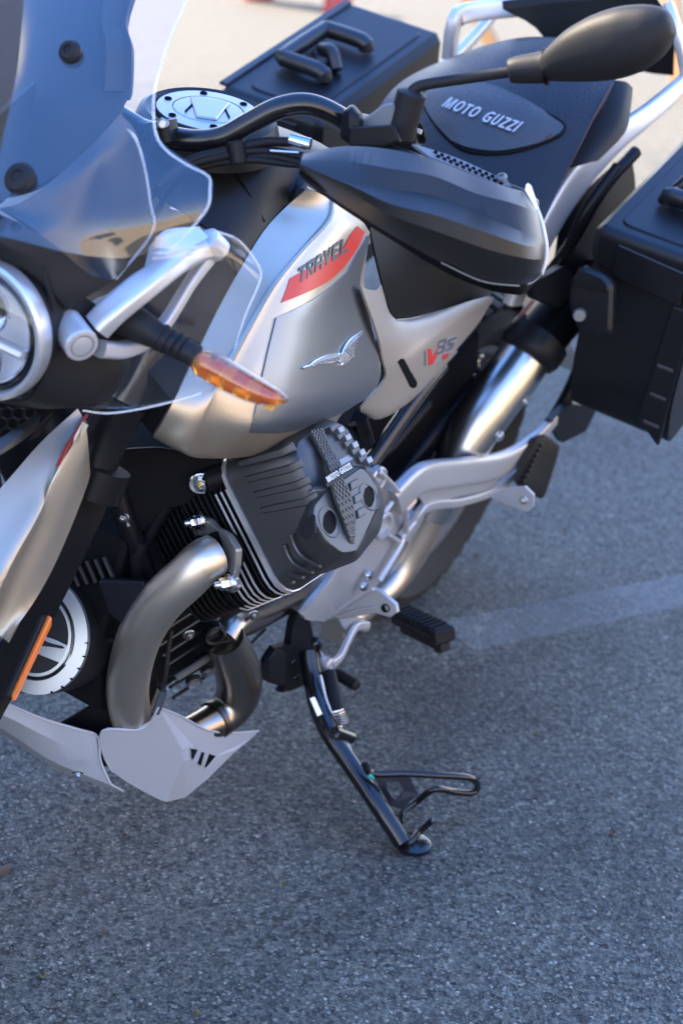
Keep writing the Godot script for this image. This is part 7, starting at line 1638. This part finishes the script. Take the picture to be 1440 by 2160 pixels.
func make_rear() -> void:
	lathe(Vector3(0.0000,0.3200,-0.0000), Vector3(0,0,-1), [[0.226, -0.04], [0.24, -0.06], [0.28, -0.078], [0.305, -0.07], [0.322, -0.042], [0.328, 0.0], [0.322, 0.042], [0.305, 0.07], [0.28, 0.078], [0.24, 0.06], [0.226, 0.04], [0.222, 0.0], [0.226, -0.04]], 72, false)
	var wheel = build("rear_wheel", "tyre")
	lathe(Vector3(0.0000,0.3200,-0.0000), Vector3(0,0,-1), [[0.214, -0.048], [0.23, -0.052], [0.232, -0.044], [0.216, -0.03], [0.205, 0.0], [0.216, 0.03], [0.232, 0.044], [0.23, 0.052], [0.214, 0.048], [0.206, 0.03], [0.198, 0.0], [0.206, -0.03], [0.214, -0.048]], 64, false)
	build("rim", "rim_grey", wheel)
	lathe(Vector3(0.0000,0.3200,-0.0000), Vector3(0,0,-1), [[0.002, -0.07], [0.06, -0.068], [0.062, -0.04], [0.035, -0.03], [0.035, 0.03], [0.062, 0.04], [0.06, 0.068], [0.002, 0.07]], 32)
	build("hub", "black_satin", wheel)
	for i in 28:
		var a = TAU * i / 28.0
		var s = -1.0 if i % 2 == 0 else 1.0
		var e = a + (0.22 if i % 4 < 2 else -0.22)
		tube(PackedVector3Array([Vector3(cos(a) * 0.055, 0.32 + sin(a) * 0.055, s * 0.045), Vector3(cos(e) * 0.208, 0.32 + sin(e) * 0.208, s * 0.02)]), 0.0024, 6, 1)
		build("spoke", "steel", wheel)
	for i in 44:
		for k in 3:
			var a = TAU * (i + 0.5 * (k % 2)) / 44.0
			var z = [-0.048, 0.0, 0.048][k] as float
			var r = 0.318 if k != 1 else 0.329
			var out = Vector3(cos(a), sin(a), z * 4.0).normalized()
			var along_dir = Vector3(-sin(a), cos(a), 0.0)
			box(Vector3(cos(a) * r, 0.32 + sin(a) * r, z), along_dir * 0.016, out.cross(along_dir) * 0.019, out * 0.007, 0.002)
	var tread = build("tread", "tyre", wheel)
	tread.set_meta("kind", "stuff")
	tube(M([461,153.7,100,339.4,174.5,112,276.9,210.8,122,254.6,283.8,134,243.5,375,146]), [0.023, 0.024, 0.026, 0.028, 0.03], 28, 5, 0.0000)
	build("exhaust_pipe", "exhaust")
	tube(M([271.5,331.4,144,251,407.5,150,218.6,487.2,158,179.5,547.9,168,142.9,594.5,177,117.5,628.4,183]), [0.031, 0.035, 0.042, 0.046, 0.047, 0.047, 0.045], 40, 5, 0.0000)
	var muf = build("muffler", "exhaust_bright")
	tube(M([127.5,616.1,182,116.5,632.6,185,101.6,652.1,189]), [0.05, 0.056, 0.057, 0.055], 40, 3, 0.0030)
	build("muffler_ring", "black_satin", muf)
	tube(M([114,626.2,184,26.1,678.6,190,-102.3,719.7,195]), [0.044, 0.044, 0.04], 32, 3, 0.0000)
	build("muffler_body", "black_deep", muf)
	screw(Vector3(0.2133,0.4985,-0.2050), Vector3(0.3,0.1,-1), 0.009)
	build("muffler_screw", "steel", muf)
	screw(Vector3(0.1677,0.5579,-0.2150), Vector3(0.3,0.1,-1), 0.009)
	build("muffler_screw", "steel", muf)
	tube(M([234.9,421.9,152,245.9,389,148]), [0.039, 0.039, 0.038], 30, 2, 0.0010)
	build("pipe_clamp", "metal_brushed")
	sweep(M([386.5,356.4,90,309,424.9,95,223.2,484,100,96.8,532.9,100]), Vector3(0,0,-1), [0.06, 0.055, 0.05, 0.045], 0.04, 4, 4)
	build("swing_arm", "black_frame")
	tube(M([682.7,512,140,609.9,537,150,520.5,641.9,165,459,678,165]), [0.013, 0.013, 0.012, 0.012], 16, 4, 0.0000)
	build("frame_tube", "fork_gloss")
	tube(M([628.6,621.7,130,499.4,513.6,120,361.5,567.2,120]), 0.01, 12, 4, 0.0000)
	build("frame_tube", "black_frame")
	plate(M([609.1,591.8,110,381.9,577.2,110,261.8,615.1,110,189.1,650.3,110,96.8,532.9,100,217,473,100,387.4,425.2,100]), Vector3(0.2,0,-1), 0.01, 0.002)
	build("inner_panel", "black_deep")
	tube(M([140.2,575.3,70,136.9,578.1,83.1,126.7,579.8,92.8,112.5,579.6,96.4,98.3,577.3,93,88.1,573.1,83.6,84.9,567.9,70.7,89.7,562.6,57.8,101.5,558.5,48.4,117.3,556.2,45.1,133.1,556,48.7,144.9,557.7,58.3,149.7,560.5,71.4,146.5,563.2,84.5,136.3,564.9,94.2,122.1,564.8,97.8,107.9,562.5,94.4,97.7,558.3,85,94.5,553.1,72.1,99.3,547.8,59.3,111,543.7,49.9,126.8,541.3,46.5,142.6,541.2,50.1,154.4,542.9,59.7,159.2,545.6,72.9,156,548.4,86,145.8,550.1,95.6,131.6,549.9,99.2,117.4,547.6,95.8,107.2,543.5,86.5,104,538.2,73.6,108.8,533,60.7,120.6,528.8,51.3,136.4,526.5,47.9,152.2,526.4,51.5,163.9,528.1,61.2,168.8,530.8,74.3,165.5,533.6,87.4,155.3,535.3,97,141.1,535.1,100.6,126.9,532.8,97.3,116.7,528.6,87.9,113.5,523.4,75,118.3,518.2,62.1,130.1,514,52.7,145.9,511.7,49.4,161.7,511.5,53,173.5,513.2,62.6,178.3,516,75.7,175.1,518.8,88.8,164.9,520.4,98.5,150.7,520.3,102.1,136.5,518,98.7,126.3,513.8,89.3,123.1,508.6,76.4,127.9,503.3,63.5,139.6,499.2,54.2,155.4,496.9,50.8,171.2,496.7,54.4,183,498.4,64,187.8,501.2,77.1,184.6,503.9,90.3,174.4,505.6,99.9,160.2,505.5,103.5,146,503.1,100.1,135.8,499,90.7,132.6,493.7,77.9,137.4,488.5,65,149.2,484.3,55.6,165,482,52.2,180.8,481.9,55.8,192.5,483.6,65.5,197.4,486.3,78.6,194.1,489.1,91.7,183.9,490.8,101.3,169.7,490.6,104.9,155.5,488.3,101.6,145.3,484.2,92.2,142.1,478.9,79.3,146.9,473.7,66.4,158.7,469.5,57,174.5,467.2,53.6,190.3,467.1,57.2,202.1,468.7,66.9,206.9,471.5,80]), 0.0045, 6, 1, 0.0000)
	build("shock_spring", "steel_dark")
	tube(M([108.2,588.6,70,173.8,465.9,80]), 0.017, 14, 3, 0.0000)
	build("shock_body", "black_gloss")
	sheet([M([-274.9,474,90,-145.3,573.6,85,-59.3,650.8,75]), M([-668.6,329.2,60,-469.4,475.7,50,-249.9,603.2,40])], 0.004, 3, 3)
	build("rear_hugger", "black_gloss2")
	sheet([M([55.9,649.2,120,-25.6,665.3,112]), M([33.3,640.5,120,-44,657.7,112])], 0.001, 3, 2)
	build("red_stripe", "red")
	sweep(M([180,715.8,150,160.5,829.7,160,97,920.8,166,-8.6,980.2,175,-115.1,1017.8,185,-214.4,1058.2,195,-244.7,1081.3,195,-228.5,1113.3,185,-218.7,1156.6,160,-234.5,1188.7,130]), Vector3(0,0.35,-1), [0.05, 0.066, 0.062, 0.048, 0.038, 0.034, 0.03, 0.028, 0.026, 0.024], [0.022, 0.022, 0.022, 0.02, 0.018, 0.018, 0.018, 0.018, 0.018, 0.018], 4, 4)
	var rail = build("seat_rail", "silver")
	tube(M([-46,1066.9,150,-30.6,1029.1,155,-5.3,975.8,160,35.4,943.5,160]), 0.007, 12, 4, 0.0000)
	build("rail_stay", "silver", rail)
	sweep(M([2.6,1031.3,-150,17.1,1079.8,-150,3.9,1105,-145,-104.4,1117.2,-120,-153.9,1131.4,-80]), Vector3(0,0.35,-1), 0.034, 0.022, 4, 4)
	build("seat_rail", "silver")
	sheet([M([-295.2,1027.3,-60,-131.8,1097.9,-60,38.6,1138.4,-60]), M([-315.5,1061.5,0,-149.5,1122.6,0,9.6,1163.5,0]), M([-412.3,1036.6,60,-281.8,1124.6,60,-43,1184.5,60]), M([-465.2,1038.5,110,-371.4,1134.3,110,-202.9,1200.7,110])], 0.014, 3, 3)
	build("rear_rack", "black_satin")
	sheet([M([53.9,829.3,150,-20.8,888,155,-179.4,938.3,160]), M([65.3,767.7,165,-36.4,821.4,170,-229.2,865.1,175]), M([40.7,690.1,160,-83.3,732.5,170,-277.2,766.4,180])], 0.004, 3, 3)
	build("tail_panel", "black_satin")
	tube(M([109.7,741.5,165,81.6,812.3,185,44.3,912.5,200,-40.9,971.2,210]), 0.011, 12, 4, 0.0000)
	build("mounting_rail", "black_frame")
	tube(M([137.5,810.8,200,152.5,892.8,215,87.5,967.6,225]), 0.008, 12, 4, 0.0000)
	build("mounting_rail", "black_frame")
	plate(round_poly(M([262,814.3,261.3,262,842.7,269,262,842.1,310.4,262,831.9,330,262,759.3,350.4,262,745.4,340,262,745.2,293.3,262,778.5,269.3]), 0.008), Vector3(1,0.15,-0.1), 0.034, 0.006)
	var latch = build("case_latch", "case_edge")
	plate(round_poly(M([266,818.1,265.1,266,840.7,274.6,266,839.9,311,266,831,325.3,266,819.1,327.6,266,808.6,269.8]), 0.004), Vector3(1,0.5,-0.1), 0.008, 0.003)
	build("latch_cap", "case_edge", latch)
	lathe(Vector3(0.2660,0.7692,-0.2940), Vector3(1,0.1,-0.3), [[0.011, -0.004], [0.011, 0.005], [0.009, 0.008], [0.004, 0.008]], 22)
	build("latch_knob", "rim_grey", latch)
	plate(round_poly(M([230.1,774.9,190,122.9,791.3,200,21.3,740.7,210,95.7,710.1,205,201.5,745.9,195]), 0.01), Vector3(0.3,0.3,-1), 0.018, 0.005)
	build("rail_bracket", "black_soft")
	tube(M([-42.4,444.2,210,-78.7,505,215,-85.2,573.3,220]), 0.014, 12, 3, 0.0000)
	build("rail_bracket_arm", "black_frame")
	plate(round_poly(M([16.4,477.5,225,-63.2,493.8,225,-226,442.8,235,-196.9,399.4,235,-88.6,403.2,228]), 0.006), Vector3(0.3,0.1,-1), 0.014, 0.003)
	build("lower_bracket", "black_frame")
	sheet([M([20,1080.3,144.8,0,1082.9,169.2,-20,1073,178.8]), M([60,1057.1,161.2,40,1060.1,186.8,15,1050.3,196]), M([110,1019.4,165.9,90,1025.1,200.4,60,1016.6,213.8]), M([190,962.4,174.5,170,972.7,196.7,140,978.7,209.6])], 0.004, 3, 3)
	build("tail_cover", "black_soft")

func make_cases() -> void:
	pass

func make_seat_cushion() -> void:
	sheet([M([420,930.8,246.1,500,884.1,230.1,520,870.3,141.6,500,866.5,26.1,455,870.8,-94.5]), M([345,996,233.1,425,950.9,206.9,450,941.5,126.2,430,935.9,19.3,385,913.9,-98.4]), M([260,1053.7,219.6,335,1026.1,183.7,365,1021.5,102.1,345,1002.3,-10.2,300,980.1,-115.2]), M([170,1098.1,206,235,1086.6,162.5,260,1080.9,76.5,240,1053.1,-35.3,190,1006.7,-137.3]), M([60,1128.8,171.9,110,1137.1,111.4,130,1121,31,110,1081,-54.2,70,1031.1,-132.9]), M([-30,1107.6,134,0,1113.2,73.7,10,1094.4,-14.5,0,1067.9,-75.4,-20,1044.9,-115.7])], 0.018, 5, 5)
	var cushion = build("pillion_seat", "seat_vinyl")
	sheet([M([286.5,1030,-45.9,270.3,1052,-22,286.2,1066.7,41.9,303,1067.5,117.4,298,1051.4,186.5]), M([310.1,1018.2,-41.6,319.3,1038.3,5.6,331.5,1052.9,75.4,326.1,1054.5,140.8,302,1045.2,196]), M([357.9,1004.4,3.9,369,1017.5,48.8,370.2,1030.1,109.6,350.4,1033.8,158.2,320.2,1034.2,196.8]), M([391.9,992.5,55.2,402.6,993.4,90.8,395.7,1000.9,135,368.5,1014.8,167.3,332.1,1029.2,190.4])], 0.01, 4, 4)
	build("badge_pad", "seat_vinyl2", cushion)
	tube(M([303.4,1013.8,-47.6,279.1,1028.3,-47.8,267,1051.6,-13,283.8,1062.4,43,302.9,1062.5,110,300.1,1055.7,159.6,296.6,1049.5,187.5,302.3,1042.5,196.1,321.5,1032.2,193.9,364.7,1011.8,169.5,393.2,997.1,138.8,403.4,987.8,97.7,390.6,990.3,57.9,358.4,1000.9,9.4,303.4,1013.8,-47.6]), 0.0032, 8, 3, 0.0000)
	build("pad_groove", "black_deep", cushion)
	letters("letter", "M", 0.03350438758471189, 0.0008, Vector3(0.3420,1.0318,-0.0206), Vector3(0.1696,0.0315,-0.9850), Vector3(-0.8287,0.5455,-0.1252), "print_grey", cushion, "Droid Sans", true, 0.6228955812361826)
	letters("letter", "O", 0.03350438758471189, 0.0008, Vector3(0.3500,1.0335,-0.0405), Vector3(0.1696,0.0315,-0.9850), Vector3(-0.8287,0.5455,-0.1252), "print_grey", cushion, "Droid Sans", true, 0.6228955812361826)
	letters("letter", "T", 0.03350438758471189, 0.0008, Vector3(0.3552,1.0346,-0.0560), Vector3(0.1696,0.0315,-0.9850), Vector3(-0.8287,0.5455,-0.1252), "print_grey", cushion, "Droid Sans", true, 0.6228955812361826)
	letters("letter", "O", 0.03350438758471189, 0.0008, Vector3(0.3596,1.0356,-0.0713), Vector3(0.1696,0.0315,-0.9850), Vector3(-0.8287,0.5455,-0.1252), "print_grey", cushion, "Droid Sans", true, 0.6228955812361826)
	letters("letter", "G", 0.03350438758471189, 0.0008, Vector3(0.3647,1.0365,-0.0970), Vector3(0.1696,0.0315,-0.9850), Vector3(-0.8287,0.5455,-0.1252), "print_grey", cushion, "Droid Sans", true, 0.6228955812361826)
	letters("letter", "U", 0.03350438758471189, 0.0008, Vector3(0.3652,1.0366,-0.1117), Vector3(0.1696,0.0315,-0.9850), Vector3(-0.8287,0.5455,-0.1252), "print_grey", cushion, "Droid Sans", true, 0.6228955812361826)
	letters("letter", "Z", 0.03350438758471189, 0.0008, Vector3(0.3640,1.0363,-0.1246), Vector3(0.1696,0.0315,-0.9850), Vector3(-0.8287,0.5455,-0.1252), "print_grey", cushion, "Droid Sans", true, 0.6228955812361826)
	letters("letter", "Z", 0.03350438758471189, 0.0008, Vector3(0.3620,1.0358,-0.1359), Vector3(0.1696,0.0315,-0.9850), Vector3(-0.8287,0.5455,-0.1252), "print_grey", cushion, "Droid Sans", true, 0.6228955812361826)
	letters("letter", "l", 0.03350438758471189, 0.0008, Vector3(0.3596,1.0352,-0.1442), Vector3(0.1696,0.0315,-0.9850), Vector3(-0.8287,0.5455,-0.1252), "print_grey", cushion, "Droid Sans", true, 0.6228955812361826)
	tube(M([330,927.2,212.2,325,999,227.7,250,1060.8,217.3,170,1105.4,205.2]), 0.0013, 6, 5, 0.0000)
	build("seat_piping", "red_dark", cushion)
	pass

func make_luggage() -> void:
	plate(round_poly(M([184.8,838.6,448,113.7,619.9,448,60.8,547.7,448,37.2,539.6,448,-286.2,644.7,448,-299,669.9,448,-203.2,964.7,448]), 0.034), Vector3(0,0,-1), 0.185, 0.014)
	var case_left = build("luggage_case", "case")
	plate(round_poly(M([216.6,897.7,473,193.7,827.3,473,-215.2,960.2,473,-192.4,1030.6,473]), 0.018), Vector3(0,0,-1), 0.215, 0.013)
	var lid_left = build("case_lid", "case", case_left)
	plate(round_poly(M([189,909.8,288,-162.9,1024.1,288,-162.9,1024.1,428,189,909.8,428]), 0.02), Vector3(0.3090169943749474,0.9510565162951535,-0.0), 0.004, 0.002)
	build("lid_panel", "case", case_left)
	plate(round_poly(M([214.5,881.5,303,196.6,826.4,303,193.5,816.9,423,212,873.9,423]), 0.004), Vector3(0.9510565162951535,-0.3090169943749474,0.0), 0.005, 0.0015)
	build("front_panel", "case2", case_left)
	plate(round_poly(M([179.3,808.9,408,105.2,580.6,398,92.8,542.6,443,179.3,808.9,444]), 0.008), Vector3(0.9510565162951535,-0.3090169943749474,0.0), 0.008, 0.002)
	build("front_rib", "case2", case_left)
	plate(M([102.1,739.3,449,-183.3,832,449,-185.7,824.4,449,99.6,731.7,449]), Vector3(0,0,-1), 0.002, 0.0005)
	build("case_groove", "case2", case_left)
	plate(M([144.7,699.2,408,142.9,693.5,408,142.9,693.5,436,144.7,699.2,436]), Vector3(0.9510565162951535,-0.3090169943749474,0.0), 0.0025, 0.0005)
	build("case_groove", "case3", case_left)
	plate(M([85.1,687,449,-200.3,779.7,449,-202.7,772.1,449,82.6,679.4,449]), Vector3(0,0,-1), 0.002, 0.0005)
	build("case_groove", "case2", case_left)
	plate(M([126.2,642.1,408,124.3,636.4,408,124.3,636.4,436,126.2,642.1,436]), Vector3(0.9510565162951535,-0.3090169943749474,0.0), 0.0025, 0.0005)
	build("case_groove", "case3", case_left)
	plate(M([68.1,634.7,449,-217.2,727.4,449,-219.7,719.8,449,65.6,627.1,449]), Vector3(0,0,-1), 0.002, 0.0005)
	build("case_groove", "case2", case_left)
	plate(M([107.7,585,408,105.8,579.3,408,105.8,579.3,436,107.7,585,436]), Vector3(0.9510565162951535,-0.3090169943749474,0.0), 0.0025, 0.0005)
	build("case_groove", "case3", case_left)
	tube(M([105.6,944.3,328,109.6,956.6,336,109.6,956.6,408,100.1,959.7,416,-14.1,996.8,416,-25.5,1000.5,408,-25.5,1000.5,336,-29.5,988.2,328]), 0.015, 14, 3, 0.0030)
	build("case_handle", "case2", case_left)
	tube(M([68.1,958.5,328,60.7,984.1,348,43.3,979.2,378]), 0.012, 14, 4, 0.0030)
	build("handle_lever", "case2", case_left)
	lathe(Vector3(0.0378,0.9621,-0.3680), Vector3(0.3090169943749474,0.9510565162951535,-0.0), [[0.026, -0.004], [0.026, 0.008], [0.02, 0.014], [0.009, 0.015], [0.008, 0.01], [0.001, 0.01]], 28)
	build("case_lock", "case2", case_left)
	plate(M([208.6,905.5,458,-181.3,1032.2,458,-181.3,1032.2,474,208.6,905.5,474]), Vector3(0.3090169943749474,0.9510565162951535,-0.0), 0.008, 0.002)
	build("lid_strip", "case2", case_left)
	plate(round_poly(M([184.8,838.6,-448,113.7,619.9,-448,60.8,547.7,-448,37.2,539.6,-448,-286.2,644.7,-448,-299,669.9,-448,-203.2,964.7,-448]), 0.034), Vector3(0,0,1), 0.185, 0.014)
	var case_right = build("luggage_case", "case")
	plate(round_poly(M([216.6,897.7,-473,193.7,827.3,-473,-215.2,960.2,-473,-192.4,1030.6,-473]), 0.018), Vector3(0,0,1), 0.215, 0.013)
	var lid_right = build("case_lid", "case", case_right)
	plate(round_poly(M([189,909.8,-288,-162.9,1024.1,-288,-162.9,1024.1,-428,189,909.8,-428]), 0.02), Vector3(0.3090169943749474,0.9510565162951535,-0.0), 0.004, 0.002)
	build("lid_panel", "case", case_right)
	plate(round_poly(M([214.5,881.5,-303,196.6,826.4,-303,193.5,816.9,-423,212,873.9,-423]), 0.004), Vector3(0.9510565162951535,-0.3090169943749474,0.0), 0.005, 0.0015)
	build("front_panel", "case2", case_right)
	plate(round_poly(M([179.3,808.9,-408,105.2,580.6,-398,92.8,542.6,-443,179.3,808.9,-444]), 0.008), Vector3(0.9510565162951535,-0.3090169943749474,0.0), 0.008, 0.002)
	build("front_rib", "case2", case_right)
	plate(M([102.1,739.3,-449,-183.3,832,-449,-185.7,824.4,-449,99.6,731.7,-449]), Vector3(0,0,1), 0.002, 0.0005)
	build("case_groove", "case2", case_right)
	plate(M([144.7,699.2,-408,142.9,693.5,-408,142.9,693.5,-436,144.7,699.2,-436]), Vector3(0.9510565162951535,-0.3090169943749474,0.0), 0.0025, 0.0005)
	build("case_groove", "case3", case_right)
	plate(M([85.1,687,-449,-200.3,779.7,-449,-202.7,772.1,-449,82.6,679.4,-449]), Vector3(0,0,1), 0.002, 0.0005)
	build("case_groove", "case2", case_right)
	plate(M([126.2,642.1,-408,124.3,636.4,-408,124.3,636.4,-436,126.2,642.1,-436]), Vector3(0.9510565162951535,-0.3090169943749474,0.0), 0.0025, 0.0005)
	build("case_groove", "case3", case_right)
	plate(M([68.1,634.7,-449,-217.2,727.4,-449,-219.7,719.8,-449,65.6,627.1,-449]), Vector3(0,0,1), 0.002, 0.0005)
	build("case_groove", "case2", case_right)
	plate(M([107.7,585,-408,105.8,579.3,-408,105.8,579.3,-436,107.7,585,-436]), Vector3(0.9510565162951535,-0.3090169943749474,0.0), 0.0025, 0.0005)
	build("case_groove", "case3", case_right)
	tube(M([105.6,944.3,-328,109.6,956.6,-336,109.6,956.6,-408,100.1,959.7,-416,-14.1,996.8,-416,-25.5,1000.5,-408,-25.5,1000.5,-336,-29.5,988.2,-328]), 0.015, 14, 3, 0.0030)
	build("case_handle", "case2", case_right)
	tube(M([68.1,958.5,-328,60.7,984.1,-348,43.3,979.2,-378]), 0.012, 14, 4, 0.0030)
	build("handle_lever", "case2", case_right)
	lathe(Vector3(0.0378,0.9621,0.3680), Vector3(0.3090169943749474,0.9510565162951535,-0.0), [[0.026, -0.004], [0.026, 0.008], [0.02, 0.014], [0.009, 0.015], [0.008, 0.01], [0.001, 0.01]], 28)
	build("case_lock", "case2", case_right)
	plate(M([208.6,905.5,-458,-181.3,1032.2,-458,-181.3,1032.2,-474,208.6,905.5,-474]), Vector3(0.3090169943749474,0.9510565162951535,-0.0), 0.008, 0.002)
	build("lid_strip", "case2", case_right)

func make_far_side() -> void:
	mirror(["fuel_tank", "side_cover", "steering_head_cover", "seat_side_panel", "cylinder", "valve_cover", "exhaust_header", "fork_leg", "fork_tube", "fork_clamp", "fairing_bracket", "fairing_side", "headlamp_housing", "mirror", "mirror_stem", "mirror_boot", "seat_rail", "handguard"])
	lathe(Vector3(1.5500,0.3220,-0.0100), Vector3(-0.3660629787682202,0.12,-0.9135454576426009), [[0.236, -0.032], [0.25, -0.046], [0.285, -0.056], [0.31, -0.048], [0.324, -0.028], [0.328, 0.0], [0.324, 0.028], [0.31, 0.048], [0.285, 0.056], [0.25, 0.046], [0.236, 0.032], [0.23, 0.0], [0.236, -0.032]], 64, false)
	var fw = build("front_wheel", "tyre")
	lathe(Vector3(1.5500,0.3220,-0.0100), Vector3(-0.3660629787682202,0.12,-0.9135454576426009), [[0.226, -0.036], [0.24, -0.04], [0.242, -0.032], [0.214, 0.0], [0.242, 0.032], [0.24, 0.04], [0.226, 0.036], [0.208, 0.0], [0.226, -0.036]], 56, false)
	build("rim", "black_gloss", fw)
	lathe(Vector3(1.5500,0.3220,-0.0100), Vector3(-0.3660629787682202,0.12,-0.9135454576426009), [[0.002, -0.06], [0.04, -0.058], [0.03, -0.02], [0.03, 0.02], [0.04, 0.058], [0.002, 0.06]], 28)
	build("hub", "black_satin", fw)
